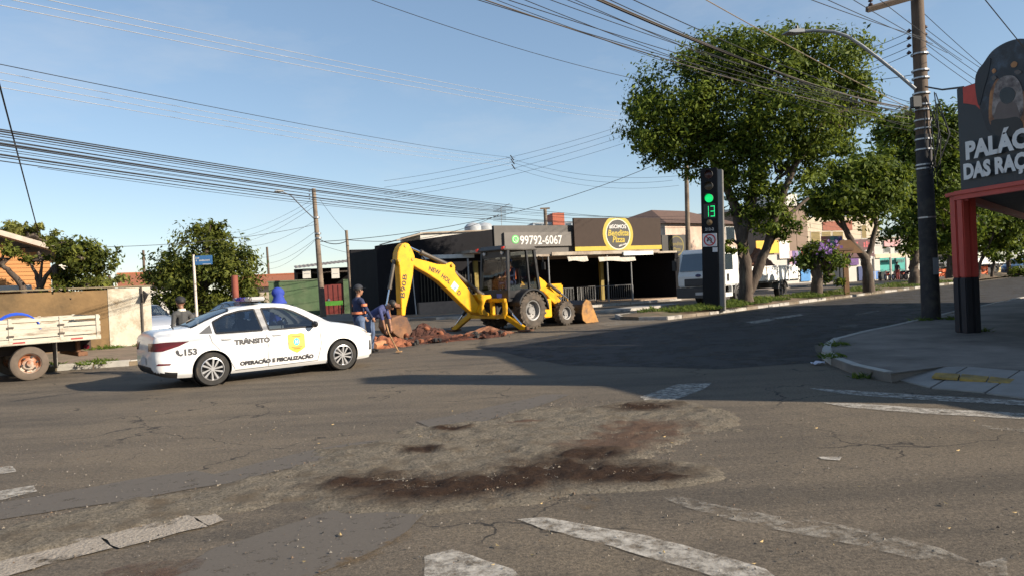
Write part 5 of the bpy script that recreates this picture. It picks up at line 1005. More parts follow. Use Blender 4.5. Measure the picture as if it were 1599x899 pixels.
for i in range(1, 3): part('wall_joint', t, mat('joint_dark', (.1, .07, .05), .9), L * i / 3 - .03, L * i / 3 + .03, -.02, .01, .2, z - .2)
t, F, L, z = pbuild('beige_building', 'beige two storey building with railed windows right of the brown wall', 1259, 1372, 338, 78, R(22), 10, CREAM)
windows(t, F, [(1266, 362, 1280, 385), (1283, 362, 1297, 385), (1300, 362, 1316, 385), (1345, 352, 1352, 372)], mat('ochre_glass', (.20, .15, .06), .2), mat('frame_pale', (.5, .45, .38)))
x0, x1, z0, z1 = F.rect(1284, 346, 1330, 360); part('red_band', t, mat('red_band', (.24, .08, .05), .8), x0, x1, -.06, -.005, z0, z1)
# low shop strip in front of those
t, F, L, z = pbuild('shop_row', 'low shop with yellow banner and coloured panels behind the tipper', 1180, 1330, 396, 70, R(22), 3, OFFW)
def board(pa, F, name, r, m, d=-.1, label=None, th=.08):
    x0, x1, z0, z1 = F.rect(*r, d); o = part(name, pa, m, x0, x1, d - th, d, z0, z1)
    if label: o['label'] = label
    return o, x0, x1, z0, z1
board(t, F, 'yellow_banner', (1180, 376, 1215, 396), mat('banner_yellow', (.75, .52, .02), .5, var=.15, scale=1, col2=(.75, .35, .02)), -.1)
board(t, F, 'white_banner', (1216, 376, 1232, 404), mat('banner_white', (.7, .66, .6), .5, col2=(.7, .4, .25), c2=(.55, .7)), -.1)
for i, c in enumerate(((.5, .3, .35), (.14, .09, .25), (.28, .2, .38), (.12, .22, .24), (.38, .09, .05), (.42, .11, .07))): board(t, F, 'colour_panel', (1232 + i * 4.6, 392, 1236.2 + i * 4.6, 416), mat('panel_%d' % i, c, .7), -.1)
board(t, F, 'blue_door', (1250, 420, 1265, 439), mat('door_blue', (.05, .22, .5), .6), -.05); board(t, F, 'shop_fascia', (1180, 417, 1330, 421), mat('fascia_dark', (.04, .035, .05), .7), -.1)
sgn = thing('shop_sign', 'multicoloured signboard above the purple flowers', 'sign', (0, 0, 0)); pz = P(1282, 392, 62); Fs = Fac((pz.x, pz.y), R(20)); sgn.location = (pz.x, pz.y, 0); sgn.rotation_euler = (0, 0, R(20))
x0, x1, z0, z1 = Fs.rect(1282, 369, 1314, 391); cols = ((.32, .10, .08), (.30, .16, .13), (.12, .22, .2), (.07, .13, .2), (.06, .05, .2))
for i, c in enumerate(cols): part('panel', sgn, mat('signpan_%d' % i, c, .6, var=.3, scale=4), x0 + (x1 - x0) * i / 5, x0 + (x1 - x0) * (i + 1) / 5, -.1, 0, z0, z1)
for x in (x0 + .3, x1 - .3): mb = MB(); mb.tube((x, .05, 0), (x, .05, z1), .06, n=8); mb.build('post', BLACK, sgn)
t, F, L, z = pbuild('lunch_shop', 'white shop with dark red lettered fascia behind the forked tree', 1318, 1372, 373, 72, R(20), 6, OFFW)
o, x0, x1, z0, z1 = board(t, F, 'fascia_sign', (1326, 374, 1364, 402), mat('maroon_sign', (.07, .012, .02), .5), -.12)
for i, (w_, c, sz, n_) in enumerate((((x1 - x0) * .8, (.42, .06, .07), .62, 8), ((x1 - x0) * .45, (.6, .58, .55), .34, 7), ((x1 - x0) * .42, (.6, .58, .55), .34, 7))): scribble('print_line', lambda a, b, i=i, w_=w_: (x1 - .15 - w_ + a, -.21, z1 - .8 - i * .6 + b), w_, sz, n_, mat('signtxt_%d' % (i > 0), c, .5), o, i + 3)
board(t, F, 'blue_door', (1340, 416, 1350, 438), mat('door_navy', (.02, .04, .14), .6), -.05); board(t, F, 'blue_dado', (1352, 424, 1372, 436), mat('dado_blue', (.08, .2, .5), .6), -.04); board(t, F, 'purple_panel', (1326, 404, 1340, 414), mat('panel_purple', (.12, .05, .2), .7), -.06)
t, F, L, z = pbuild('teal_shop', 'white two storey shop with teal banners over parked motorbikes', 1364, 1440, 372, 76, R(18), 8, OFFW, METR)
board(t, F, 'canopy_beam', (1366, 396, 1424, 402), mat('beam_cream', (.6, .5, .36), .7), -2.2); board(t, F, 'pink_panel', (1380, 375, 1405, 385), mat('pink_panel', (.55, .3, .3), .7), -.06)
for r in ((1366, 403, 1390, 424), (1392, 403, 1414, 424)):
    o, x0, x1, z0, z1 = board(t, F, 'teal_banner', r, mat('teal_banner', (.03, .30, .27), .6, var=.15), -1.2); scribble('print_line', lambda a, b: (x0 + .2 + a, -1.285, (z0 + z1) / 2 + .2 + b), (x1 - x0) * .75, .4, 9, mat('banner_dark', (.02, .06, .06)), o, r[0])
for pxx in (1365, 1391, 1415, 1423): x, _ = F.at(pxx, 420, -2.2); mb = MB(); mb.tube((x, -2.2, 0), (x, -2.2, 3.2), .10, n=8); mb.build('post', OFFW, t)
windows(t, F, [(1380, 386, 1388, 394), (1398, 384, 1408, 394)], GLASS)
t, F, L, z = pbuild('gabled_house', 'pale gabled house far behind the distant tipper truck', 1462, 1530, 392, 88, R(15), 8, mat('pale_green', (.55, .6, .5), .8))
mb = MB(); mb.add([(-.5, -.5, z), (L + .5, -.5, z), (L + .5, 8.5, z), (-.5, 8.5, z), (-.5, 4, z + 2.4), (L + .5, 4, z + 2.4)], [(0, 1, 5, 4), (2, 3, 4, 5), (0, 4, 3), (1, 2, 5)]); mb.build('tiled_roof', mat('brown_tiles', (.12, .07, .05)), t); windows(t, F, [(1472, 400, 1480, 412), (1492, 400, 1500, 412)], GLASS)
t, F, L, z = pbuild('yellow_garden_wall', 'ochre garden wall at the far right beyond the trucks', 1556, 1640, 412, 84, R(12), .4, mat('ochre_wall', (.6, .45, .2), .8), cat='wall')
for i in range(12): part('wall_panel', t, mat('ochre_wall', (.6, .45, .2)), L * i / 12 + .03, L * (i + 1) / 12 - .03, -.05, -.005, .3, z - .15)
# --- left background: sheds, walls, roofs
a = P(461, 418, 52); F = Fac((a.x, a.y), R(18)); L = F.at(592, 405)[0]; z = F.at(461, 420)[1]
t = thing('open_shed', 'dark open shed with pale corrugated roof left of the restaurant', 'shed', (a.x, a.y, 0), R(18)); part('back_wall', t, DK2, 0, L, 4, 4.2, 0, z + .1); part('side_wall', t, DK2, 0, .15, 0, 4, 0, z - .1)
mb = MB(); n = 40; vs = []
for i in range(n + 1): x = L * i / n; zz = z + .55 * i / n * .9 + (.035 if i % 2 else 0); vs += [(x, -.5, zz), (x, 4.4, zz + .35)]
mb.add(vs, [(2 * i, 2 * i + 2, 2 * i + 3, 2 * i + 1) for i in range(n)]); mb.build('corrugated_roof', METR, t)
for i in range(3): part('truss', t, mat('truss_brown', (.06, .045, .035), .8), 0, L, .3 + i * 1.2, .4 + i * 1.2, z - .35, z - .25)
for pxx in (479, 524, 566):
    x, zz = F.at(pxx, 427, -.1); part('paper_notice', t, OFFW, x - .28, x + .28, -.05, -.02, zz - .35, zz + .35)
    part('notice_line', t, mat('grey_line', (.3, .3, .3), .7), x - .2, x + .2, -.06, -.05, zz - .05, zz)
a = P(419, 440, 47); F = Fac((a.x, a.y), R(12)); L = F.at(504, 440)[0]; zt_ = F.at(460, 439)[1]
GW = mat('green_wall', (.075, .125, .06), .85, var=.2, scale=1.5, col2=(.11, .15, .08)); t = thing('green_wall', 'faded green boundary wall behind the patrol car roof', 'wall', (a.x, a.y, 0), R(12)); part('panel', t, GW, 0, L, 0, .2, 0, zt_); part('coping', t, mat('green_coping', (.13, .16, .1), .85), -.05, L + .05, -.04, .24, zt_ + .002, zt_ + .08)
t = thing('red_gate', 'dark red sheet metal gate between green pillars', 'gate', (a.x, a.y, 0), R(12)); x0, x1, z0, z1 = F.rect(506, 444, 537, 500); part('panel', t, mat('gate_red', (.17, .03, .025), .6, var=.2), x0, x1, .05, .12, .1, z1); part('pillar', t, GW, x1 + .02, x1 + .4, -.05, .3, 0, z1 + .3); part('lock', t, STEEL, x0 + .25, x0 + .4, .0, .05, 1.0, 1.15)
for i in range(1, 4): part('rib', t, mat('gate_red_dark', (.1, .02, .02), .6), x0 + (x1 - x0) * i / 4 - .02, x0 + (x1 - x0) * i / 4 + .02, .02, .05, .15, z1 - .05)
t = thing('green_bench', 'low bright green crate table in front of the red gate', 'table', (a.x, a.y, 0), R(12)); x0, x1, z0, z1 = F.rect(504, 484, 536, 491, -1); part('top', t, mat('crate_green', (.08, .28, .03), .6), x0, x1, -1.3, -.7, .72, 1.0)
for x in (x0 + .1, x1 - .1): part('leg', t, BLACK, x - .04, x + .04, -1.2, -1.12, .1, .72)
def gable_house(label, pl, pr, ytop, yeave, Y, ang, m, axis='x'):
    a = P(pl, yeave, Y); F = Fac((a.x, a.y), ang); L = F.at(pr, yeave)[0]; z = F.at(pl, yeave)[1]; zr = F.at((pl + pr) / 2, ytop, 4)[1]
    t = thing('tiled_house', label, 'house', (a.x, a.y, 0), ang); part('wall', t, m, 0, L, 0, 8, 0, z)
    mb = MB(); mb.add([(-.5, -.6, z), (L + .5, -.6, z), (L + .5, 8.6, z), (-.5, 8.6, z), (-.5, 4, zr), (L + .5, 4, zr)], [(0, 1, 5, 4), (2, 3, 4, 5)]); mb.build('roof', TILE, t)
    mb = MB(); mb.add([(0.01, 0, z), (.01, 8, z), (.01, 4, zr)], [(0, 1, 2)]); mb.build('gable', mat('gable_grey', (.32, .30, .28), .85), t)
    mb = MB(); mb.tube((-.5, 4, zr + .02), (L + .5, 4, zr + .02), .12, n=8); mb.build('ridge', TILE, t)
    mb = MB(); mb.tube((-.52, -.6, z), (-.52, 4, zr), .10, n=6); mb.build('verge', mat('verge_pale', (.5, .42, .35), .8), t)
gable_house('small house with orange tiled roof beyond the end of the whitewashed wall', 193, 262, 427, 447, 62, R(28), OFFW)
gable_house('house with long orange tiled roof behind the round tree', 372, 470, 430, 449, 70, R(8), CREAM)
# --- left boundary wall (whitewashed end, brown rest)
WR = G(239, 541); wa = AV; F = Fac((WR.x, WR.y), wa); zt_ = F.at(238, 448)[1]; t = thing('boundary_wall', 'stained masonry wall with whitewashed right end behind the old truck', 'wall', (WR.x, WR.y, 0), wa)
WW = mat('whitewash_stained', (.46, .42, .34), .9, var=.15, scale=1.6, bump=.35, bscale=14, col2=(.22, .17, .11), c2=(.50, .66)); BW = mat('brown_masonry', (.17, .105, .045), .9, var=.25, scale=1.2, bump=.5, bscale=10, col2=(.10, .065, .03))
xw = F.at(170, 500)[0]; xs_ = F.at(222, 500)[0]; part('whitewashed_panel', t, WW, xw, xs_ - .02, 0, .2, 0, zt_); part('end_panel', t, WW, xs_ + .01, 0, .0, .2, 0, zt_ + .02); part('brown_panel', t, BW, -22, xw - .004, .02, .2, 0, zt_ - .04); part('return_wall', t, WW, -.2, 0, .2, 9, 0, zt_ - .05)
part('coping', t, mat('coping_mossy', (.17, .14, .09), .95), -22, .04, -.04, .24, zt_ + .025, zt_ + .07); mb = MB(); mb.tube((xs_, -.05, .1), (xs_, -.05, zt_), .035, n=8); mb.build('drain_pipe', mat('pipe_dark', (.08, .07, .06), .7), t)
mb = MB(); x = xs_ + .05; mb.yz([(-.55, zt_ - .25), (-.05, zt_ - .10), (-.05, zt_ - .55)], x, x + .03); mb.build('dark_fin', mat('fin_dark', (.05, .05, .06), .6), t)  # dark triangular fin standing off the wall
# --- orange house at the left edge
HR = av(-1.4, 3.4, (WR.x, WR.y)); F = Fac((HR.x, HR.y), wa); xr_ = F.at(92, 430)[0]; hz0 = F.at(92, 398)[1]; hzl = F.at(0, 372)[1]; xl_ = F.at(0, 400)[0]
t = thing('orange_house', 'house with orange boarded wall and pale sloping eave at the left edge', 'house', (HR.x, HR.y, 0), wa); OR = mat('orange_siding', (.40, .18, .055), .7, var=.12, scale=2, stretch=(.5, 1, 6))
xL = xl_ - 8; slope = (hzl - hz0) / (xl_ - xr_)
part('wall', t, OR, xL, xr_ - .25, 0, 5, 0, hz0 - .15); mb = MB(); mb.xz([(xL, hz0 - .15), (xr_ - .25, hz0 - .15), (xL, hz0 + slope * (xL - xr_) - .1)], 0, .2); mb.build('gable_wall', OR, t)
zb = F.at(50, 455)[1]; k = 0; zz = zb
while zz < hz0 + 1.6:
    xe = min(xr_ - .25, xr_ + (zz + .2 - hz0) / slope - .1 if zz + .2 > hz0 - .15 else xr_ - .25); part('siding_board', t, OR, xL, xe, -.03, -.005, zz, zz + .125); zz += .14
mb = MB(); mb.xz([(xr_ + .5, hz0 - .12), (xr_ + .5, hz0 + .06), (xL, hz0 + slope * (xL - xr_) + .18), (xL, hz0 + slope * (xL - xr_))], -.6, 5); mb.build('roof', mat('eave_pale', (.42, .36, .30), .8, var=.2), t)
part('corner_column', t, OFFW, xr_ - .05, xr_ + .25, -.1, .2, 0, hz0 - .2); x0, x1, z0, z1 = F.rect(-40, 446, 48, 456, -.3); part('window_hood', t, OFFW, x0, x1, -.5, -.04, z0, z1)
# ================================================================== PET SHOP ON THE RIGHT
REDP = mat('red_paint', (.48, .062, .045), .5, var=.12, scale=3); REDD = mat('black_dado', (.012, .012, .016), .6)
SG0 = Vector((9.14, 14.6)); sga = math.atan2(-1.37, .29); Fp = Fac((SG0.x, SG0.y), sga)   # facade runs towards the camera; y points to the street corner side
shop = thing('pet_shop', 'corner pet shop with red column, canopy and big dog signboard', 'building', (SG0.x, SG0.y, 0), sga)
SGL = 6.7; z0, z1 = 3.05, 5.08
sg = MB(); sg.span(0, SGL, 0, .16, z0, z1); sgn = sg.build('signboard', mat('sign_charcoal', (.030, .036, .042), .55, var=.08), shop); sgn['label'] = 'dark signboard lettered with the shop name'
def sp(x, y): return Fp.at(x, y, -.012)
YS = -.012
mb = MB(); pts = [sp(1502, 137), sp(1527, 130), sp(1542, 150), sp(1545, 197), sp(1536, 178), sp(1522, 165), sp(1503, 162)]; mb.xz(pts, YS, -.001); mb.build('red_field', mat('sign_red', (.55, .05, .03), .5), sgn)
# dog head: cut-out board standing above the sign
dogo = [(1545, 206), (1538, 190), (1531, 170), (1527, 150), (1524, 128), (1527, 112), (1536, 100), (1549, 82), (1566, 70), (1585, 63), (1602, 62), (1640, 66), (1680, 90), (1690, 140), (1680, 190), (1660, 225), (1600, 215), (1570, 214)]
DOGB = mat('dog_black', (.012, .014, .019), .5, var=.5, scale=4, col2=(.05, .075, .11), c2=(.52, .72)); TAN = mat('dog_tan', (.42, .19, .07), .6, var=.3, scale=5, col2=(.12, .05, .03)); GRM = mat('dog_muzzle', (.30, .26, .24), .6, var=.3, scale=5, col2=(.07, .05, .05))
mb = MB(); mb.xz([sp(*q) for q in rounded(dogo)], -.05, -.013); dog = mb.build('dog_head_cutout', DOGB, sgn, bevel=.004); dog['label'] = 'cut-out dog head with tan cheeks above the sign'
def dpatch(name, pts, m, y): mb = MB(); mb.xz([sp(*q) for q in rounded(pts)], y, y + .006); mb.build(name, m, dog)
dpatch('ear', [(1527, 114), (1537, 102), (1548, 92), (1545, 115), (1538, 140), (1531, 166), (1526, 150), (1524, 128)], mat('dog_ear', (.012, .013, .016), .5), -.058)
dpatch('cheek', [(1547, 150), (1553, 132), (1561, 124), (1560, 145), (1558, 170), (1552, 195), (1546, 188)], TAN, -.058)
dpatch('muzzle', [(1553, 184), (1552, 160), (1556, 135), (1564, 123), (1576, 119), (1588, 122), (1598, 140), (1600, 170), (1592, 190), (1572, 196)], GRM, -.062)
dpatch('nose', [(1563, 150), (1566, 141), (1574, 137), (1583, 139), (1588, 147), (1584, 158), (1575, 163), (1567, 160)], mat('dog_nose', (.008, .008, .009), .25), -.068)
dpatch('mouth', [(1557, 172), (1563, 160), (1574, 163), (1584, 159), (1591, 168), (1594, 190), (1575, 194), (1556, 190)], mat('dog_mouth', (.13, .10, .09), .6), -.065); dpatch('jaw', [(1550, 190), (1572, 186), (1592, 184), (1600, 200), (1585, 212), (1560, 212)], mat('dog_jaw', (.015, .014, .014), .5), -.066); dpatch('cheek', [(1597, 150), (1610, 140), (1612, 180), (1600, 205), (1594, 190)], TAN, -.058)
dpatch('eyebrow', [(1580, 101), (1585, 97), (1590, 100), (1587, 106), (1581, 106)], TAN, -.058); dpatch('eyebrow', [(1550, 112), (1554, 108), (1557, 112), (1553, 116)], TAN, -.058)
dpatch('eye', [(1550, 122), (1555, 119), (1558, 123), (1553, 127)], mat('dog_eye', (.06, .03, .015), .15), -.06); dpatch('eye', [(1585, 113), (1592, 110), (1597, 114), (1590, 118)], mat('dog_eye', (.06, .03, .015)), -.06)
LT = mat('sign_letter', (.68, .67, .66), .5, var=.1, col2=(.45, .43, .42), c2=(.6, .75))
x0, zb = sp(1511, 249); lettering('lettering', 'PALÁCIO', .46, lambda a, b: (x0 + a, -.075, zb + b), LT, sgn, .024, sx=.98)
x0b, zb2 = sp(1508, 280); lettering('lettering', 'DAS RAÇÕES', .40, lambda a, b: (x0b + a, -.075, zb2 + b), LT, sgn, .022, sx=.84)
# canopy, column, walls
pr = G(1513, 528); cx_ = pr
_cr, _sr = math.cos(sga), math.sin(sga)
def ts(x, y): dx, dy = x - SG0.x, y - SG0.y; return (dx * _cr + dy * _sr, -dx * _sr + dy * _cr)
can = MB(); can.xy([ts(9.35, 14.75), ts(9.75, 15.45), ts(15.4, 22.0), ts(21, 28.4), ts(30, 18), ts(20, -1), ts(11.45, 4.9), ts(10.55, 8.6)], 3.0, 3.2); can.build('canopy', mat('soffit_grey', (.12, .115, .11), .7), shop)  # unseen near end stretched so its shadow covers the crosswalk
par_ = MB(); par_.xy([ts(9.55, 14.75), ts(15.4, 21.55), ts(21, 28.0), ts(21.2, 27.8), ts(15.6, 21.35), ts(9.7, 14.55)], 3.202, 4.85); par_.build('parapet', mat('shop_wall', (.30, .28, .25), .8), shop)  # unseen parapet, guessed and shaped for its shadow on the road
for y in (.0, ): part('canopy_beam', shop, REDP, -.12, SGL, -.06, .10, 2.86, 3.04)
bm_ = MB(); bm_.xy([ts(9.40, 15.05), ts(9.75, 15.50), ts(21, 28.5), ts(21.1, 28.4), ts(9.82, 15.35), ts(9.5, 14.95)], 2.86, 2.998); bm_.build('canopy_beam', REDP, shop); part('canopy_cornice', shop, REDP, -.22, SGL, -.10, -.04, 2.96, 3.02)
bw = MB(); bw.xy([ts(15.6, 17.2), ts(19.5, 21.5), ts(28, 16), ts(17, 4.6), ts(13.5, 8)], 0, 2.998); bw.build('ground_floor', mat('shop_wall', (.30, .28, .25)), shop)
nw = MB(); nw.xy([ts(11.0, 7.6), ts(11.75, 5.6), ts(12.1, 5.75), ts(11.3, 7.8)], 3.202, 5.0); nw.build('shadow_parapet', mat('shop_wall', (.30, .28, .25)), shop)  # unseen wall, put in to carry the road shadow nearer
part('shadow_tower', shop, REDP, SGL - .15, SGL + .75, -.1, .7, 0, 6.7)  # unseen tower, added for its spike of shadow across the road
col = thing('red_column', 'red fluted steel column with black painted foot under the pet shop sign', 'column', (cx_.x, cx_.y, .12), sga)
mb = MB()
for i, (dx, dy) in enumerate(((-.09, -.09), (.09, -.09), (.09, .09), (-.09, .09))): mb.box((dx, dy, 2.05), (.165, .165, 1.78))
mb.box((0, 0, 2.05), (.2, .2, 1.78)); mb.build('shaft', REDP, col, bevel=.02)
mb = MB()
for dx, dy in ((-.09, -.09), (.09, -.09), (.09, .09), (-.09, .09)): mb.box((dx, dy, .58), (.168, .168, 1.16))
mb.box((0, 0, .58), (.2, .2, 1.158)); mb.build('black_foot', REDD, col, bevel=.02)
mb = MB(); mb.box((0, 0, 2.90), (.46, .46, .08)); mb.build('capital', REDP, col, bevel=.015)
# ================================================================== TRAFFIC LIGHT COLUMN
tb = G(1113, 489); TA = R(-25); tl_ = thing('traffic_light_column', 'black traffic light column with green light and countdown 13', 'traffic light', (tb.x, tb.y, .1), TA); tl_.rotation_euler = (0, R(1.5), TA)
BK = mat('column_black', (.010, .010, .012), .6, var=.15, spec=.2); mb = MB(); mb.span(-.34, .30, -.18, .18, 0, 5.68); mb.build('column_body', BK, tl_, bevel=.02)
part('lit_side', tl_, mat('lit_side_grey', (.16, .155, .15), .5, var=.15), .302, .50, -.15, .17, 0, 5.60, .02)  # paler flank: sunlight on the column's right side put into the colour
ys = -.185
def lensd(name, z, r, m, hood=True):
    mb = MB(); mb.lathe([(0, ys - .045), (r * .6, ys - .04), (r, ys - .012), (r * 1.08, ys - .012), (r * 1.08, ys)], (-.02, 0, z), 'y', 28); o = mb.build(name, m, tl_, smooth=True)
    if hood:
        mb = MB(); vs = []; n = 16
        for i in range(n + 1):
            a = R(-20) + R(220) * i / n; dp = .20 * (.35 + .65 * max(0, math.sin(a)))
            vs += [(-.02 + r * 1.12 * math.cos(a), ys, z + r * 1.12 * math.sin(a)), (-.02 + r * 1.12 * math.cos(a), ys - dp, z + r * 1.12 * math.sin(a))]
        mb.add(vs, [(2 * i, 2 * i + 2, 2 * i + 3, 2 * i + 1) for i in range(n)]); mb.build('visor', mat('visor_grey', (.10, .10, .10), .5), o, fixn=False)
    return o
lensd('red_lamp', 5.42, .15, mat('lamp_off_red', (.05, .012, .012), .3)); lensd('amber_lamp', 4.96, .15, mat('lamp_off_amber', (.07, .05, .03), .3))
o = lensd('green_lamp', 4.48, .15, mat('lamp_green', (.005, .55, .13), .3, emit=.75)); o['label'] = 'lit green lamp'
lensd('small_amber_lamp', 3.52, .11, mat('lamp_off_tan', (.20, .13, .06), .4), False)
GD = mat('led_green', (.01, .62, .17), .3, emit=.9)
def seg_digit(x0, z0, w, h, segs, par):
    t = .045
    R_ = {'a': (0, h - t, w, h), 'b': (w - t, h / 2, w, h), 'c': (w - t, 0, w, h / 2), 'd': (0, 0, w, t), 'g': (0, h / 2 - t / 2, w, h / 2 + t / 2), 'f': (0, h / 2, t, h), 'e': (0, 0, t, h / 2)}
    mb = MB()
    for s in segs: a, b, c, d = R_[s]; mb.span(x0 + a + .012, x0 + c - .012, ys - .01, ys - .002, z0 + b + .008, z0 + d - .008)
    mb.build('countdown_digit', GD, par)
pn = part('countdown_panel', tl_, mat('panel_black', (.006, .006, .007), .3), -.24, .22, ys - .002, ys + .01, 3.68, 4.26)
seg_digit(-.19, 3.74, .16, .44, 'bc', pn); seg_digit(.02, 3.74, .18, .44, 'abgcd', pn)
lettering('lettering', '212-2', .15, lambda a, b: (-.20 + a, ys - .003, 3.20 + b), WHITE, tl_, .004)
sgp = part('no_turn_sign', tl_, mat('sign_white', (.72, .70, .70), .5, var=.04), -.30, .25, ys - .02, ys - .003, 2.56, 3.08); sgp['label'] = 'square white sign with red circle forbidding a turn'
RS = mat('sign_ring_red', (.55, .03, .04), .5)
disc('red_ring', RS, sgp, -.025, 2.82, .185, .235, ys - .023); mb = MB(); mb.prism([(-.175, 2.945), (-.145, 2.975), (.125, 2.695), (.095, 2.665)], lambda a, b, t: (a, ys - .027 + t, b), .003); mb.build('red_bar', RS, sgp)
mb = MB(); mb.path([(.03, ys - .024, 2.70), (.04, ys - .024, 2.86), (-.02, ys - .024, 2.92), (-.09, ys - .024, 2.88), (-.10, ys - .024, 2.80)], .022, 5); mb.add([(-.15, ys - .025, 2.82), (-.05, ys - .025, 2.82), (-.10, ys - .025, 2.74)], [(0, 1, 2)]); mb.build('turn_arrow', BLACK, sgp)
part('small_label', tl_, mat('sign_white', (.72, .70, .70)), .08, .27, ys - .008, ys - .002, 2.34, 2.52)
# ================================================================== POLES, LAMPS, CABLES
def pole(name, label, base, top, r0, r1, m, arms=(), cat='pole', band=None):
    t = thing(name, label, cat, tuple(base)); d = Vector(top) - Vector(base); mb = MB(); mb.tube((0, 0, -.05), tuple(d), r0, r1, 16); mb.build('shaft', m, t, smooth=True); return t, d
PW = mat('pole_concrete', (.20, .155, .115), .9, var=.2, scale=2, bump=.3, col2=(.12, .09, .07)); PDK = mat('pole_shade', (.022, .021, .024), .75, var=.3, scale=5, col2=(.05, .045, .04))
ub = G(1455, 505); ub.z = .12; Yp = ub.y; ut = P(1428, -45, Yp); up, ud = pole('utility_pole', 'tall wooden utility pole with street lamp arm beside the red column', ub, ut, .205, .15, WOOD)
def upt(py): p0, p1 = P(1455, 505, Yp), ut; k = (505 - py) / 550; return Vector((0, 0, 0)) + ud * k
mb = MB(); mb.tube((0, 0, .0), tuple(upt(215)), .235, .19, 16); mb.build('shade_sleeve', PDK, up, smooth=True)  # dark sleeve paints shade onto the lower pole
loc = lambda x, y, Y=Yp: P(x, y, Y) - ub
_n = upt(422); part('notice', up, mat('paper_grey', (.20, .21, .23), .6), _n.x - .02, _n.x + .12, -.238, -.215, _n.z - .22, _n.z + .22)
a, b = loc(1352, 17, Yp - .3), loc(1440, -8, Yp - .3); mb = MB(); dd = (b - a).normalized(); mb.path([a, b], .09, 4); mb.build('crossarm', WOOD, up)
def insul(p, parent, n=3):
    mb = MB(); mb.tube(p, p + Vector((0, 0, .1 * n)), .012, n=6)
    for i in range(n): mb.lathe([(.02, .10 * i), (.06, .02 + .10 * i), (.055, .05 + .10 * i), (.02, .08 + .10 * i)], tuple(p), 'z', 12)
    mb.build('insulator', mat('porcelain_brown', (.05, .025, .02), .25), parent, smooth=True)
insul(loc(1358, 14, Yp - .3) + Vector((0, 0, .05)), up, 2)
for i, yy in enumerate((52, 63, 75, 86)):
    insul(loc(1418, yy), up, 1); insul(loc(1443, yy - 6), up, 1)
for yy in (88, 114, 126, 150, 168, 176, 192, 205, 222, 238, 262, 268, 345, 400): mb = MB(); p = upt(yy); mb.lathe([(.20, -.02), (.215, -.02), (.215, .02), (.20, .02)], tuple(p), 'z', 16); mb.build('steel_band', STEEL, up)
for i in range(9):   # tangled drop cables down the pole
    y0 = random.uniform(140, 190); y1 = random.uniform(230, 300); p0 = upt(y0) + Vector((random.uniform(-.1, .25), -.25, 0)); p1 = upt(y1) + Vector((random.uniform(-.05, .3), -.26, 0)); m_ = (p0 + p1) / 2 + Vector((random.uniform(-.2, .35), -.1, 0)); mb = MB()
    mb.path([p0.lerp(m_, k / 4) if k < 4 else m_ for k in range(4)] + [m_.lerp(p1, k / 4) for k in range(5)], .014, 5); mb.build('drop_cable', BLACK, up)
mb = MB(); p = upt(160); mb.box(tuple(p + Vector((-.3, -.25, -.1))), (.24, .16, .3)); mb.build('junction_box', mat('box_dark', (.06, .06, .06), .6), up, bevel=.02)
lm = [(1428, 140), (1400, 116), (1370, 92), (1345, 73), (1322, 58), (1300, 51), (1270, 49), (1248, 51)]; Yl = Yp + .9
mb = MB(); mb.path([loc(x, y, Yp - .1 + (i / 7) * 1.0) for i, (x, y) in enumerate(lm)], .045, 8); la = mb.build('lamp_arm', mat('galvanised', (.27, .28, .29), .5, .4), up, smooth=True)
hb = [loc(x, y, Yl) for x, y in ((1250, 49), (1240, 48), (1226, 51), (1224, 54), (1236, 55), (1250, 54))]; mb = MB(); n = len(hb)
mb.add([p + Vector((.05, -.14, 0)) for p in hb] + [p + Vector((-.05, .14, 0)) for p in hb], [tuple(range(n)), tuple(range(2 * n - 1, n - 1, -1))] + [(i, n + i, n + (i + 1) % n, (i + 1) % n) for i in range(n)]); mb.build('lamp_head', mat('galvanised', (.27, .28, .29)), la, bevel=.01)
mb = MB(); p = loc(1243, 47, Yl); mb.tube(p, p + Vector((0, 0, .09)), .04, n=8); mb.build('photocell', BLACK, la)
mb = MB(); mb.path([upt(142) + Vector((0, -.2, 0)), loc(1470, 141, 17.2), P(1503, 137, 14.6) - ub], .022, 6); mb.build('sign_stay', BLACK, up)
# other poles
def px_pole(label, xb, yb, xt, yt, Y, r0, r1, m, name='utility_pole'):
    b = P(xb, yb, Y); b.z = 0; tp = P(xt, yt, Y); k = (P(xb, yb, Y).z) / tp.z; b.x += (P(xb, yb, Y).x - b.x); t, d = pole(name, label, b, tp, r0, r1, m); return t, b
t, b0 = px_pole('leaning concrete utility pole in front of the green wall', 505, 496, 490, 295, 44, .19, .12, PW)
for yy in (300, 306, 312): insul(P(487.5, yy, 44) - b0 + Vector((-.15, 0, 0)), t, 1)
mb = MB(); mb.path([P(491, 342, 44) - b0, P(478, 330, 43), P(452, 310, 42)][0:1] + [P(478, 330, 43) - b0, P(455, 306, 42) - b0, P(440, 299, 41.5) - b0], .03, 6); lmp = mb.build('lamp_arm', STEEL, t)
q = P(436, 299, 41.4) - b0; mb = MB(); mb.ball(tuple(q), (.28, .14, .07)); mb.build('lamp_head', mat('lamp_pale', (.5, .5, .48), .5), lmp)
for yy in (340, 365, 372): mb = MB(); mb.lathe([(.17, -.05), (.2, -.05), (.2, .05), (.17, .05)], tuple(P(494 + (yy - 340) * .1, yy, 44) - b0), 'z', 12); mb.build('steel_band', STEEL, t)
px_pole('thin concrete post beside the dark doorway', 549, 470, 541, 360, 45, .11, .09, PW, 'concrete_post')
px_pole('distant utility pole above the orange tiled roof', 226, 447, 224, 391, 78, .17, .12, WOOD); px_pole('distant utility pole right of the round tree', 421, 440, 417, 386, 85, .17, .12, WOOD)
px_pole('concrete utility pole behind the traffic light column', 1076, 455, 1071, 255, 47, .19, .13, PW)
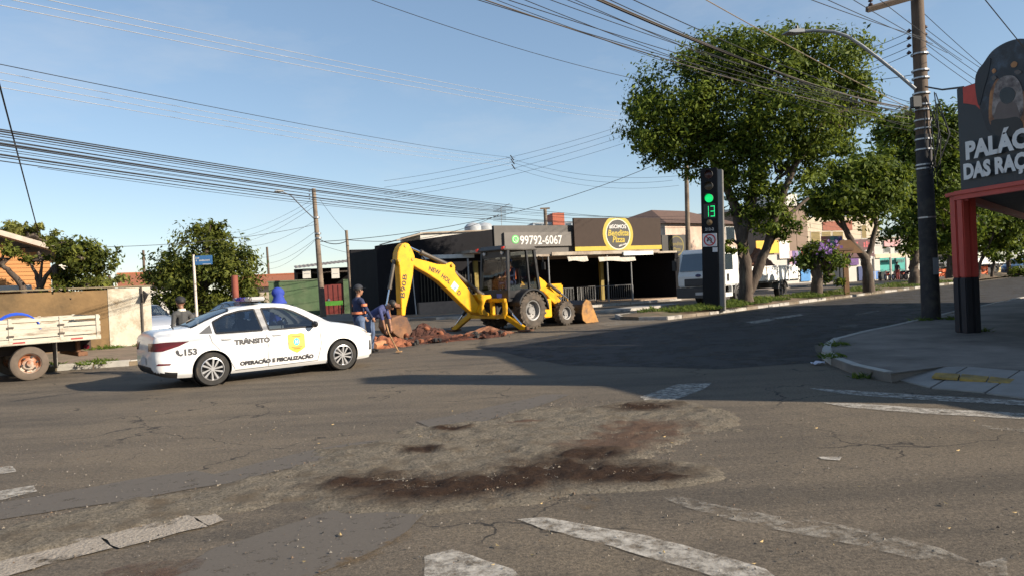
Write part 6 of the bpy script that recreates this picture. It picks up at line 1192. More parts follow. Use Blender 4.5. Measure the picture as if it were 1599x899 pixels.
t, b0 = px_pole('chimney post with cross cap on the restaurant roof', 852, 352, 851, 327, 60, .14, .14, PW, 'roof_post'); p = P(851, 327, 60) - b0; part('cap', t, PW, p.x - .4, p.x + .4, -.1, .1, p.z, p.z + .12)
t, b0 = px_pole('thin rooftop aerial mast above the water tanks', 783, 357, 782, 322, 56, .025, .02, STEEL, 'aerial_mast'); p = P(782, 326, 56) - b0; mb = MB(); mb.tube(p + Vector((-.4, 0, -.15)), p + Vector((.7, 0, .35)), .02, n=5); mb.build('aerial_boom', STEEL, t)
px_pole('short brick red gate post in front of the round tree', 370, 500, 366, 430, 36, .16, .16, mat('post_brick', (.22, .06, .04), .8), 'gate_post')
b = P(309, 520, 27); b.z = .1; tp = P(302, 398, 27); t, d = pole('street_name_sign', 'white post with blue street name plate behind the patrol car', b, tp, .05, .045, mat('post_white', (.6, .52, .46), .6), cat='sign')
q = P(304, 400, 27) - b; w_, h_ = .66, .34; pl = part('name_plate', t, mat('plate_sky_blue', (.05, .16, .36), .5), q.x + .02, q.x + w_, -.03, -.01, q.z - h_, q.z); scribble('print_line', lambda a, c: (q.x + .04 + a, -.033, q.z - .11 + c), .24, .055, 5, WHITE, pl, 1); scribble('print_line', lambda a, c: (q.x + .05 + a, -.033, q.z - .205 + c), .52, .06, 13, WHITE, pl, 2); part('print_band', pl, WHITE, q.x + .30, q.x + .60, -.033, -.0301, q.z - h_ + .01, q.z - h_ + .03)
mb = MB(); mb.tube((q.x - .06, 0, q.z - .1), (q.x - .06, 0, q.z + .06), .05, n=8); mb.build('cap', BLACK, t)
b = G(1321, 461); t = thing('wooden_sign_post', 'wooden post with a small roofed board on the grassy reservation', 'sign', (b.x * .93, b.y * .93, .15)); Yq = b.y * .93; q = P(1318, 392, Yq) - Vector((b.x * .93, Yq, .15)); WD = mat('brown_timber', (.17, .09, .04), .8, var=.2)
part('post', t, WD, -.07, .07, -.07, .07, 0, q.z); part('post', t, WD, .20, .30, .2, .3, 0, q.z); mb = MB(); mb.xz([(-.85, q.z - .15), (.95, q.z - .15), (.3, q.z + .55), (-.2, q.z + .55)], -.12, .12); mb.build('roofed_board', WD, t); part('plaque', t, mat('plaque', (.12, .06, .03), .7), -.35, .45, -.15, -.125, q.z + .02, q.z + .14)
# cables ------------------------------------------------------------
NW = [0]; ORD = ['first', 'second', 'third', 'fourth', 'fifth', 'sixth', 'seventh', 'eighth', 'ninth', 'tenth', 'eleventh', 'twelfth']; SEEN = {}
def cable(a, Ya, b, Yb, sag=.4, r=.012, m=None, label='thin dark overhead cable strung across the junction', group='overhead cables'):
    A, B = P(*a, Ya), P(*b, Yb); mb = MB(); n = 20
    mb.path([A.lerp(B, i / n) - Vector((0, 0, sag * 4 * (i / n) * (1 - i / n))) for i in range(n + 1)], r * .82, 4)
    o = mb.build('overhead_cable', m or CBK, smooth=True, fixn=False); k_ = SEEN.get(label, 0); SEEN[label] = k_ + 1
    tag(o, label, 'cable', group); o['_n'] = k_
CBK = mat('cable_black', (.02, .02, .022), .7); CGR = mat('cable_aluminium', (.42, .41, .40), .5, .3)
for dy in (0, 11, 22): cable((-60, -28 + dy * 1.15), 16, (965, 176 + dy * .55), 60, .25, .011, CGR, 'bright aluminium conductor high across the upper left sky', 'aluminium conductors')
cable((-40, 93), 18, (805, 247), 70, .3, .013, None, 'single dark cable above the bright conductors at left')
for dy in (0, 12, 24): cable((-40, 106 + dy), 18, (800, 250 + dy * .4), 70, .3, .010, CGR, 'thin pale conductor below the single dark cable at left', 'pale conductors')
for (ya, yb, r) in ((196, 321, .018), (199, 324, .022), (203, 326, .016), (214, 330, .012), (207, 328, .012)): cable((-40, ya), 15, (800, yb), 47, .12, r, None, 'dark cable of the upper bundle across the left sky', 'upper cable bundle')
for (ya, yb, r) in ((218, 330, .024), (221, 332, .016), (212, 326, .009), (226, 336, .009), (236, 338, .022), (240, 341, .012), (246, 344, .012), (230, 334, .008)): cable((-40, ya), 13, (790, yb), 45, .18, r, None, 'dark cable of the lower bundle across the left sky', 'lower cable bundle')
for (ya, yb, r) in ((321, 345, .016), (326, 343, .013), (331, 347, .010), (338, 352, .018), (341, 351, .013), (345, 356, .014), (330, 338, .009)): cable((770, ya), 46, (1075, yb), 47, .15, r, None, 'dark cable above the restaurant roof', 'restaurant cables')
for k, (ya, yb) in enumerate(((196, 283), (204, 293), (213, 303), (224, 311))): cable((975, ya), 62, (600, yb), 66, .5, .016, None, 'slanting cable crossing the middle of the sky', 'slanting cables')
cable((790, 246), 68, (1060, 275), 60, .8, .015, None, 'dark cable from the crossing spacers to the big tree, uppermost'); cable((795, 252), 68, (1050, 282), 60, .9, .015, None, 'dark cable from the crossing spacers to the big tree, middle one'); cable((800, 262), 68, (1060, 290), 60, .9, .013, None, 'dark cable from the crossing spacers to the big tree, lowest')
for dx in (0, 3, 7): mb = MB(); A = P(797 + dx * .3, 243 + dx * 2, 68); mb.path([A, A + Vector((.3, 0, -.5))], .05, 4); tag(mb.build('cable_spacer', CBK), {0: 'upper', 3: 'middle', 7: 'lower'}[dx] + ' small spacer where the slanting cables cross', 'spacer', 'cable spacers')
cable((495, 378), 44, (1045, 248), 50, 1.1, .022, None, 'thick cable rising right from the leaning pole to the big tree'); cable((497, 350), 44, (-60, 385), 24, .5, .014, None, 'cable falling left from the leaning pole toward the orange house')
for ya, x2, y2 in ((345, 380, 384), (362, 400, 402), (374, 405, 411), (376, 415, 420), (310, 350, 365), (316, 360, 372), (322, 365, 380)): cable((492, ya), 44, (x2, y2), 75, .5, .014, None, 'thin cable fanning left from the leaning pole', 'fanned cables')
cable((496, 372), 44, (545, 375), 45, .3, .03, None, 'thick looped cable between the leaning pole and the thin post'); cable((545, 375), 45, (780, 335), 50, .7, .02, None, 'sagging cable from the thin post to the rooftop aerial'); cable((500, 382), 44, (640, 396), 46, .4, .012, None, 'thin cable from the leaning pole to the digger elbow height'); cable((500, 312), 44, (540, 362), 45, .1, .012, None, 'short slanting wire from leaning pole top to thin post')
cable((-10, 90), 12, (60, 362), 24, -.0, .022, None, 'dark drop cable hanging steeply at the left edge'); cable((60, 262), 30, (1000, 345), 60, .8, .012, None, 'long faint cable below the lower bundle at left')
cable((570, -2), 22, (1010, 128), 32, .2, .013, None, 'single cable running down from the top middle to the big tree')
# bundle from the right pole over the camera's left shoulder
for (xa, ya, xb, yb, r) in ((722, -6, 1424, 176, .013), (735, -6, 1424, 186, .020), (770, -6, 1424, 178, .013), (838, -6, 1424, 172, .012), (866, -6, 1424, 180, .012), (915, -6, 1424, 170, .030), (922, -6, 1424, 174, .024), (935, -6, 1424, 182, .014), (972, -6, 1424, 168, .015), (800, -6, 1424, 195, .012), (880, -6, 1424, 200, .012), (755, -6, 1424, 205, .010)):
    cable((xa, ya), 8.6, (xb, yb), Yp, .12 + random.uniform(0, .1), r * .55, mat('cable_dusty', (.10, .085, .07), .6) if r > .018 else CBK, 'cable of the thick bundle falling to the wooden pole', 'pole cable bundle')
cable((1088, -6), 11, (1424, 172), Yp, .05, .012, mat('cable_tan', (.25, .2, .14), .7), 'pale brown stay wire crossing the big tree')
for xa, yb in ((1300, 60), (1330, 70), (1375, 84), (1420, 95)): cable((xa - 60, -8), 11, (1440 + (xa - 1300) * .5, yb), Yp, .03, .009, None, 'thin cable from the top edge down to the wooden pole crossarm', 'crossarm cables')
for yy in (52, 63, 75, 86): cable((1418, yy), Yp, (1290, yy + 38), 45, .2, .012, None, 'thin cable leaving the wooden pole insulators to the left', 'insulator cables'); cable((1443, yy - 6), Yp, (1640, yy + 118), 26, .15, .012, None, 'thin cable leaving the wooden pole insulators to the right', 'insulator cables right')
cable((1438, 20), Yp, (1640, 190), 24, .1, .012, None, 'cable from the wooden pole top down behind the dog head'); cable((1530, -6), 10, (1625, 110), 12, 0, .010, None, 'single cable crossing the top right corner'); cable((1424, 118), Yp, (1250, 112), 50, .4, .012, None, 'nearly level cable from the lamp arm foot into the big tree'); cable((1426, 162), Yp, (1365, 140), 30, .05, .01, None, 'short rising cable left of the wooden pole'); cable((1445, 190), Yp, (1640, 275), 24, .2, .014, None, 'middle cable right of the wooden pole behind the dark signboard'); cable((1445, 200), Yp, (1640, 300), 24, .25, .014, None, 'lowest cable right of the wooden pole behind the dark signboard'); cable((1445, 180), Yp, (1640, 262), 26, .2, .012, None, 'upper cable right of the wooden pole behind the dark signboard')
for dy in (0, 7, 14, 22): cable((1200, 335 + dy), 55, (1425, 365 + dy), 55, .3, .012, mat('cable_tan', (.25, .2, .14)), 'thin cable in front of the brown wall', 'wall cables')
for o in [q for q in SC.objects if q.name.startswith('overhead_cable')]:
    k_ = o['_n']; del o['_n']; lb = o['label']; wd = ' from the left: ' if 'wooden pole' in lb else ' from the top: '
    if SEEN[lb] > 1: o['label'] = ORD[k_] + wd + lb
# ================================================================== TREES
LEAF_A = leafmat('leaf_ficus', (0.024, 0.050, 0.008), (0.165, 0.215, 0.026), .38); LEAF_B = leafmat('leaf_dark', (0.022, 0.048, 0.008), (0.150, 0.205, 0.026), .38); LEAF_C = leafmat('leaf_olive', (0.032, 0.050, 0.010), (0.165, 0.180, 0.030), .36)
BARK = mat('bark', (.075, .055, .042), .95, var=.35, scale=4, bump=.9, bscale=14, stretch=(2, 2, .5), col2=(.14, .12, .09), c2=(.52, .66))
def tree(name, label, base, limbs, lobes, leaf, m, seed=1, dens=1.0, cat='tree', bark=None, flowers=None):
    """limbs: (points, r0, r1); lobes: (centre, radii, leaves)"""
    rs_ = np.random.RandomState(seed); t = thing(name, label, cat, tuple(base)); mb = MB(); o = Vector(base)
    for pts, r0, r1 in limbs:
        pts = [Vector(p) - o for p in pts]; fine = []
        for a, b in zip(pts[:-1], pts[1:]):
            for k in range(4): fine.append(a.lerp(b, k / 4) + Vector(rs_.randn(3)) * r0 * .10 * (k > 0))
        fine.append(pts[-1]); mb.path(fine, [r0 + (r1 - r0) * i / (len(fine) - 1) for i in range(len(fine))], 10)
    if limbs:
        root = limbs[0][0]
        for c, r, n in lobes:
            c_ = Vector(c) - o; k0 = min((Vector(p) - o for pts, _, _ in limbs for p in pts[1:]), key=lambda q: (q - c_).length)
            for j in range(3):
                e = c_ + Vector(rs_.randn(3)) * min(r) * .45; mid = k0.lerp(e, .5) + Vector(rs_.randn(3)) * .2; mb.path([k0, k0.lerp(mid, .5), mid, mid.lerp(e, .5), e], [.09, .075, .06, .04, .02], 5)
        mb.build('trunk', bark or BARK, t, smooth=True)
    V = []; T = []
    for c, r, n in lobes:
        c_ = np.array(Vector(c) - o); r = np.array(r); n = int(n * dens); nc = max(6, n // 75)
        d = rs_.randn(nc, 3); d /= np.linalg.norm(d, axis=1)[:, None]; rad = rs_.uniform(.35, 1.04, nc) ** .6; cl = c_ + d * r * rad[:, None]
        ct = rs_.uniform(0, 1, nc); idx = rs_.randint(0, nc, n); sp_ = (min(r) * .135 + leaf * .7) * rs_.uniform(.6, 1.35, nc)[idx][:, None]
        p = cl[idx] + rs_.randn(n, 3) * sp_ * np.array((1, 1, .75)); nr = (p - c_) / r; nr = nr / (np.linalg.norm(nr, axis=1)[:, None] + 1e-6) + rs_.randn(n, 3) * .75 + np.array((0, 0, .35)); nr /= np.linalg.norm(nr, axis=1)[:, None]
        a = np.cross(nr, rs_.randn(n, 3)); a /= np.linalg.norm(a, axis=1)[:, None] + 1e-9; b = np.cross(nr, a); s = leaf * rs_.uniform(.4, 1.35, n)[:, None]
        q = np.stack([p - a * s, p + b * s * .42 + nr * s * .1, p + a * s, p - b * s * .42 + nr * s * .1], 1); V.append(q.reshape(-1, 3)); tt = np.clip(.2 + .5 * ct[idx] + rs_.randn(n) * .22, 0, 1); T.append(np.repeat(tt, 4))
    V = np.concatenate(V); T = np.concatenate(T); n = len(V) // 4; me = bpy.data.meshes.new('crown'); me.vertices.add(len(V)); me.vertices.foreach_set('co', V.astype(np.float32).ravel()); me.loops.add(len(V)); me.loops.foreach_set('vertex_index', np.arange(len(V), dtype=np.int32)); me.polygons.add(n); me.polygons.foreach_set('loop_start', np.arange(0, len(V), 4, dtype=np.int32)); me.update(); me.validate()
    me.attributes.new('tint', 'FLOAT', 'POINT').data.foreach_set('value', T.astype(np.float32)); me.materials.append(m); c = bpy.data.objects.new('crown', me); link(c); c.parent = t
    return t
def lobe(x, y, rx, ry, Y, n, dz=0, depth=None): c = P(x, y, Y + dz); k = Y / FPX; return (c, (rx * k, (depth or (rx + ry) / 2) * k, ry * k), n)
Y1 = 31.5; q = lambda x, y, d=0.: P(x, y, Y1 + d); b = q(1166, 472); b.z = .25
tree('avenue_tree', 'tallest broad crowned tree on the reservation beside the traffic light', b, [([b, q(1165, 430), q(1160, 385), q(1150, 330, .3), q(1120, 260, .5), q(1080, 200, .6)], .33, .12), ([q(1168, 455), q(1184, 420), q(1198, 385), q(1212, 330, -.4), q(1240, 260, -.6), q(1290, 190, -1)], .25, .09), ([q(1158, 380), q(1175, 300), q(1185, 220, .5), q(1190, 140, .3)], .24, .08), ([q(1198, 385), q(1220, 345, 1), q(1262, 310, 1.5)], .16, .06)],
    [lobe(1060, 165, 78, 72, Y1, 5200), lobe(1012, 200, 42, 55, Y1, 1800), lobe(1125, 95, 62, 48, Y1, 3200), lobe(1205, 92, 75, 50, Y1, 4200), lobe(1290, 110, 66, 56, Y1, 3800), lobe(1330, 165, 40, 52, Y1, 2200), lobe(1130, 175, 85, 70, Y1, 5200, 1), lobe(1215, 175, 95, 72, Y1, 5600, -.6), lobe(1280, 205, 60, 52, Y1, 3000), lobe(1200, 260, 85, 50, Y1, 3600), lobe(1110, 250, 50, 40, Y1, 1800), lobe(1185, 315, 45, 38, Y1, 1500), lobe(1210, 345, 36, 30, Y1, 1000), lobe(1145, 388, 18, 12, Y1, 200, -.6), lobe(1050, 235, 35, 30, Y1, 900)], .112, LEAF_A, 3, 1.6)
Y3 = 38.; q = lambda x, y, d=0.: P(x, y, Y3 + d); b = q(1357, 452); b.z = .2
tree('avenue_tree', 'forked tree with rounded crown behind the wooden sign post', b, [([b, q(1355, 420), q(1351, 402), q(1330, 380), q(1318, 355), q(1308, 325)], .30, .10), ([q(1352, 404), q(1362, 380), q(1368, 352), q(1360, 320)], .17, .08), ([q(1320, 360), q(1300, 340), q(1285, 325)], .1, .05)], [lobe(1310, 300, 58, 46, Y3, 3400), lobe(1360, 300, 48, 50, Y3, 2800), lobe(1332, 270, 48, 30, Y3, 1800), lobe(1380, 270, 30, 36, Y3, 1100), lobe(1278, 318, 24, 24, Y3, 700)], .14, LEAF_A, 5, 1.7)
Y4 = 47.; q = lambda x, y, d=0.: P(x, y, Y4 + d); b = q(1427, 447); b.z = .2
tree('avenue_tree', 'dark tall tree directly left of the wooden utility pole', b, [([b, q(1428, 410), q(1430, 370), q(1438, 320), q(1450, 260)], .34, .12), ([q(1430, 380), q(1415, 350), q(1405, 320)], .15, .06), ([q(1432, 360), q(1460, 320), q(1480, 290)], .15, .06)], [lobe(1420, 230, 60, 48, Y4, 2800), lobe(1480, 215, 50, 46, Y4, 2400), lobe(1420, 300, 40, 46, Y4, 1800), lobe(1475, 290, 50, 60, Y4, 2600), lobe(1412, 360, 34, 34, Y4, 1100), lobe(1480, 360, 26, 34, Y4, 700), lobe(1395, 200, 30, 26, Y4, 700), lobe(1470, 250, 45, 50, Y4, 1800, 2), lobe(1495, 330, 40, 60, Y4, 1600, 3), lobe(1445, 200, 50, 34, Y4, 1500, 1)], .18, LEAF_B, 6, 1.7)
b = P(1484, 440, 58); b.z = .2
tree('avenue_tree', 'tall dark tree filling the gap between wooden pole and dog signboard', b, [([b, P(1484, 400, 58), P(1480, 340, 58), P(1476, 280, 58)], .3, .12)], [lobe(1462, 235, 42, 46, 58, 2600), lobe(1500, 250, 40, 55, 58, 2600), lobe(1475, 310, 55, 50, 58, 3000), lobe(1490, 370, 40, 36, 58, 1600), lobe(1440, 330, 34, 40, 58, 1400)], .19, LEAF_B, 21, 1.5)
Y5 = 56.; q = lambda x, y, d=0.: P(x, y, Y5 + d); b = q(1549, 437); b.z = .2
tree('avenue_tree', 'leaning thin trunked tree right of the red column', b, [([b, q(1552, 410), q(1545, 390), q(1530, 400)], .12, .06), ([q(1528, 438), q(1530, 412), q(1545, 380), q(1555, 350)], .16, .08)], [lobe(1550, 350, 42, 40, Y5, 2200), lobe(1590, 340, 36, 40, Y5, 1600), lobe(1535, 320, 30, 24, Y5, 900), lobe(1560, 390, 30, 16, Y5, 500), lobe(1575, 365, 40, 34, Y5, 1200, 3), lobe(1520, 360, 26, 40, Y5, 900, 3)], .20, LEAF_A, 8, 1.4)
b = P(1577, 434, 62); b.z = .2; tree('avenue_tree', 'upright tree at the far right edge of the reservation', b, [([b, P(1574, 400, 62), P(1578, 350, 62)], .2, .1)], [lobe(1588, 375, 30, 36, 62, 1400), lobe(1620, 350, 40, 50, 62, 1500)], .22, LEAF_B, 9)
b = P(1275, 458, 36.5); b.z = .2; Y2 = 36.5
tree('flowering_tree', 'stubby tree with purple blossoms left of the wooden sign post', b, [([b, P(1276, 440, Y2), P(1274, 420, Y2), P(1272, 405, Y2)], .30, .22), ([P(1273, 425, Y2), P(1285, 410, Y2), P(1292, 398, Y2)], .12, .06)], [lobe(1272, 400, 22, 20, Y2, 900), lobe(1292, 408, 24, 24, Y2, 900), lobe(1258, 412, 14, 14, Y2, 350), lobe(1305, 425, 16, 22, Y2 + 1, 600)], .13, LEAF_B, 10)
mb = MB(); rnd = random.Random(3)
for i in range(42):
    p = P(rnd.gauss(1294, 9), rnd.gauss(390, 6), Y2 - .5 + rnd.uniform(-.3, .3)); s = rnd.uniform(.05, .11); a = rnd.random() * 3
    for k in range(4): d = Vector((math.cos(a + k * 1.57), rnd.uniform(-.4, .4), math.sin(a + k * 1.57))) * s; e = Vector((-d.z, 0, d.x)) * .5; mb.add([p, p + d * .6 + e, p + d, p + d * .6 - e], [(0, 1, 2, 3)])
o = mb.build('blossoms', mat('purple_blossom', (.17, .075, .30), .6, var=.3), bpy.data.objects['flowering_tree'], fixn=False); o.location = -Vector(bpy.data.objects['flowering_tree'].location); o['kind'] = 'stuff'
YL = 40.; q = lambda x, y, d=0.: P(x, y, YL + d); b = q(318, 497); b.z = 0
tree('round_tree', 'dense rounded tree behind the blue street name plate', b, [([b, q(318, 460), q(316, 430), q(322, 390)], .35, .12), ([q(317, 455), q(295, 430), q(275, 415)], .15, .06), ([q(318, 450), q(345, 425), q(365, 405)], .15, .06)], [lobe(322, 395, 52, 46, YL, 3000), lobe(275, 425, 40, 38, YL, 2000), lobe(365, 420, 36, 40, YL, 2000), lobe(318, 440, 72, 44, YL, 3600), lobe(345, 470, 55, 28, YL, 1600), lobe(285, 468, 45, 26, YL, 1400), lobe(392, 468, 28, 26, YL, 900), lobe(330, 362, 26, 16, YL, 700)], .14, LEAF_C, 12, 1.25)
YH = 24.; q = lambda x, y, d=0.: P(x, y, YH + d); b = q(50, 480); b.z = .1
tree('garden_tree', 'twisted garden tree over the brown wall by the orange house', b, [([b, q(45, 465), q(30, 440), q(12, 420), q(0, 415)], .14, .06), ([q(46, 468), q(62, 450), q(58, 430), q(48, 410)], .10, .04), ([q(62, 452), q(70, 435), q(85, 415), q(120, 400)], .09, .03), ([q(62, 450), q(64, 425), q(66, 405)], .07, .03)], [lobe(8, 393, 18, 12, YH, 300), lobe(56, 402, 22, 10, YH, 260), lobe(125, 402, 36, 26, YH, 1800), lobe(160, 408, 24, 20, YH, 900), lobe(112, 430, 24, 26, YH, 1000), lobe(75, 464, 34, 11, YH, 600), lobe(92, 380, 16, 10, YH, 300), lobe(150, 445, 26, 10, YH + 1.5, 600)], .085, LEAF_C, 14, 1.2)
YV = 28.; b = P(50, 470, YV); b.z = .1
tree('climbing_hedge', 'pale green creeper heaped over the orange house roof', b, [([P(45, 395, YV + 1), P(48, 385, YV + 1), P(48, 372, YV)], .06, .03)], [lobe(0, 362, 40, 12, YV, 1200), lobe(50, 364, 40, 14, YV, 1300), lobe(88, 382, 16, 12, YV, 400)], .10, leafmat('leaf_pale', (.09, .11, .025), (.26, .26, .07), .3), 15)
b = P(180, 470, 27.5); b.z = .1; tree('wall_creeper', 'pale creeper hanging over the top of the boundary wall', b, [([b, P(175, 450, 27.5)], .06, .03)], [lobe(165, 438, 32, 8, 27.5, 700), lobe(140, 442, 22, 9, 26.5, 500)], .08, MATS['leaf_pale'], 16, cat='creeper')
b = P(1592, 434, 60); b.z = .15; tree('low_bush', 'small clipped bush in front of the blue car at far right', b, [([b, P(1592, 428, 60)], .05, .03)], [lobe(1588, 425, 12, 9, 60, 700), lobe(1605, 424, 14, 10, 60, 700)], .10, LEAF_A, 17, cat='bush')
# ================================================================== PEOPLE
SKIN = mat('skin_brown', (.30, .15, .09), .55, var=.08); SKD = mat('skin_dark', (.20, .10, .06), .55, var=.08)
def person(label, loc, rz, mats, H=1.70, bend=0., seat=None, arms=None, hood=False, cap=None, extra=None):
    """one continuous body grown from tapered limbs; mats: skin, top, legs, shoes, hair"""
    t = thing('person', label, 'person', loc, rz); k = H / 1.75; S = []
    hz = .93 * k if seat is None else seat; hip = Vector((0, 0, hz)); cb, sb = math.cos(bend), math.sin(bend)
    def tor(x, y, z): return hip + Vector((x * cb + z * sb, y, z * cb - x * sb)) * 1.0
    def cap_(a, b, r0, r1, m): S.append((Vector(a), Vector(b), r0 * k, r1 * k, m))
    cap_(tor(0, -.075 * k, 0), tor(0, .075 * k, 0), .125, .125, 2); cap_(tor(0, 0, .02), tor(.01, 0, .28 * k), .135, .14, 1); cap_(tor(.01, 0, .25 * k), tor(0, 0, .45 * k), .145, .13, 1)
    cap_(tor(0, -.15 * k, .46 * k), tor(0, .15 * k, .46 * k), .085, .085, 1); cap_(tor(-.01, 0, .50 * k), tor(.015, 0, .62 * k), .058, .055, 0)
    hc = tor(.03, 0, .73 * k); up_ = (tor(0, 0, 1) - hip).normalized(); fw = (tor(1, 0, 0) - hip).normalized()
    cap_(hc - up_ * .05 + fw * .015, hc + up_ * .04, .078, .098, 0); cap_(hc - up_ * .085 + fw * .045, hc - up_ * .06 + fw * .05, .05, .055, 0); cap_(hc - up_ * .01 + fw * .095, hc - up_ * .035 + fw * .112, .014, .018, 0)
    for s in (-1, 1): cap_(hc + Vector((0, s * .098 * k, 0)), hc + Vector((0, s * .10 * k, 0)) - up_ * .03, .016, .014, 0)
    for s in (-1, 1):
        if seat is None: hj, kn, an = Vector((0, s * .095 * k, hz - .03)), Vector((.03, s * .11 * k, hz * .53)), Vector((-.02, s * .12 * k, .09 * k))
        else: hj, kn, an = Vector((0, s * .10, hz - .02)), Vector((.42, s * .16, hz + .02)), Vector((.45, s * .15, hz - .42))
        cap_(hj, kn, .095, .065, 2); cap_(kn, an, .062, .045, 2); cap_(an - Vector((.03, 0, .03)), an + Vector((.16 * k, 0, -.055 * k)), .045, .035, 3)
        sh = tor(0, s * .20 * k, .45 * k); el, wr = (arms or {}).get(s, (None, None))
        if el is None: el = sh + Vector((-.02, s * .06, -.28 * k)); wr = el + Vector((.08, 0, -.25 * k))
        el, wr = Vector(el), Vector(wr); cap_(sh, el, .060, .047, 1); sl = 4 if extra == 'short' else 1; cap_(el, wr, .042, .032, 0 if extra == 'short' else 1)
        hd = (wr - el).normalized(); sd = hd.cross(Vector((0, 1, 0))); sd = sd.normalized() if sd.length > .1 else Vector((1, 0, 0)); pm = wr + hd * .08 * k; cap_(wr, pm, .032, .036, 0)
        for f in range(4): o_ = sd * (.028 - .0187 * f) * k; l_ = (.075, .085, .08, .062)[f] * k; mid = pm + o_ + hd * l_ * .55; cap_(pm + o_ * .9, mid, .010, .0095, 0); cap_(mid, mid + hd * l_ * .4 + Vector((0, -s * .02, 0)), .0095, .008, 0)
        cap_(wr + hd * .02 + sd * .025, wr + hd * .075 + sd * .062, .013, .010, 0)
    mb = MB()
    for a, b, r0, r1, m in S:
        d = (b - a); L_ = d.length; d = d.normalized() if L_ > 1e-5 else Vector((0, 0, 1)); e = d.orthogonal().normalized(); f = d.cross(e); vs = []; rings = []
        for i in range(9):
            if i < 4: ph = math.pi / 2 * (i / 4); c = a - d * r0 * math.cos(ph); r = r0 * math.sin(ph) + 1e-4
            else: ph = math.pi / 2 * ((i - 4) / 4); c = b + d * r1 * math.sin(ph); r = r1 * math.cos(ph) + 1e-4
            if i == 4: c = b; r = r1
            rings.append((c, r))
        rings.insert(4, (a, r0))
        for c, r in rings:
            for j in range(10): tt = j * .6283; vs.append(c + e * r * math.cos(tt) + f * r * math.sin(tt))
        nr = len(rings); mb.add(vs, [(i * 10 + j, i * 10 + (j + 1) % 10, (i + 1) * 10 + (j + 1) % 10, (i + 1) * 10 + j) for i in range(nr - 1) for j in range(10)] + [tuple(range(9, -1, -1)), tuple(range((nr - 1) * 10, nr * 10))])
    body = mb.build('body', mats, t); md = body.modifiers.new('r', 'REMESH'); md.mode = 'VOXEL'; md.voxel_size = .011; ms = body.modifiers.new('s', 'SMOOTH'); ms.iterations = 4; ms.factor = .5
    me = eval_mesh(body); body.modifiers.clear(); body.data = me
    for m in mats:
        if m.name not in [q.name for q in me.materials if q]: me.materials.append(m)
    me.materials.clear(); [me.materials.append(m) for m in mats]
    SA = np.array([s[0] for s in S]); SB = np.array([s[1] for s in S]); R0 = np.array([s[2] for s in S]); R1 = np.array([s[3] for s in S]); MI = np.array([s[4] for s in S]); n = len(me.polygons); C = np.zeros(n * 3, np.float32); me.polygons.foreach_get('center', C); C = C.reshape(-1, 3); D = SB - SA; DD = (D * D).sum(1) + 1e-9; best = np.full(n, 9.); bi = np.zeros(n, int)
    for i in range(len(S)):
        tt = np.clip(((C - SA[i]) @ D[i]) / DD[i], 0, 1); dist = np.linalg.norm(C - (SA[i] + tt[:, None] * D[i]), axis=1) - (R0[i] + (R1[i] - R0[i]) * tt); w = dist < best; best[w] = dist[w]; bi[w] = i
    me.polygons.foreach_set('material_index', MI[bi].astype(np.int32)); me.polygons.foreach_set('use_smooth', [True] * n)
    def hm(fn, name, m): q = MB(); fn(q); q.build(name, m, t, smooth=True)
    fr = Matrix((fw, Vector((0, 1, 0)), up_)).transposed()
    def dome(q, r, zmin, off=Vector((0, 0, 0)), s=(1.06, 1, 1)):
        vs = []; nn = 14; kk = 7
        for i in range(kk + 1):
            ph = (math.pi / 2 - zmin) * i / kk
            for j in range(nn): a = 2 * math.pi * j / nn; vs.append(hc + fr @ (Vector((r * s[0] * math.sin(ph) * math.cos(a), r * s[1] * math.sin(ph) * math.sin(a), r * s[2] * math.cos(ph))) + off))
        q.add(vs, [(i * nn + j, i * nn + (j + 1) % nn, (i + 1) * nn + (j + 1) % nn, (i + 1) * nn + j) for i in range(kk) for j in range(nn)])
    if hood: hm(lambda q: q.lathe([(.112 * k, .06), (.120 * k, -.02), (.135 * k, -.08), (.19 * k, -.17)], tuple(hc - up_ * .04), 'z', 16), 'hood_collar', mats[1])
    if hood: hm(lambda q: dome(q, .118 * k, -.8, Vector((-.02, 0, .03)), (1.25, .95, 1.12)), 'hood', mats[1])
    else:
        hm(lambda q: dome(q, .108 * k, -.35, Vector((-.014, 0, .03))), 'hair', mats[4])
        for s in (-1, 1): hm(lambda q: q.ball(tuple(hc + fr @ Vector((.088 * k, s * .034 * k, .005))), .011 * k, 8, 6), 'eye', BLACK)
        hm(lambda q: q.path([hc + fr @ Vector((.094 * k, -.024, -.068)), hc + fr @ Vector((.104 * k, 0, -.070)), hc + fr @ Vector((.094 * k, .024, -.068))], .006, 5), 'mouth', mat('lip', (.22, .08, .06), .5))
    if cap:
        def fc(q): dome(q, .116 * k, .15, Vector((-.008, 0, .035))); q.add([hc + fr @ Vector(v) for v in ((.08, -.075, .055), (.19, -.055, .04), (.205, 0, .045), (.19, .055, .04), (.08, .075, .055), (.08, 0, .065))], [(0, 1, 2, 5), (5, 2, 3, 4)])
        hm(fc, 'cap', cap)
    return t, tor, k
NAVY = mat('navy_cloth', (.022, .030, .075), .85, var=.2, scale=6, bump=.2); JEAN = mat('jeans', (.09, .13, .22), .85, var=.15); BOOT = mat('boots', (.02, .018, .016), .7); HAIR = mat('hair_black', (.012, .010, .009), .6); HIVIS = mat('hivis_orange', (.75, .22, .10), .6, var=.08)
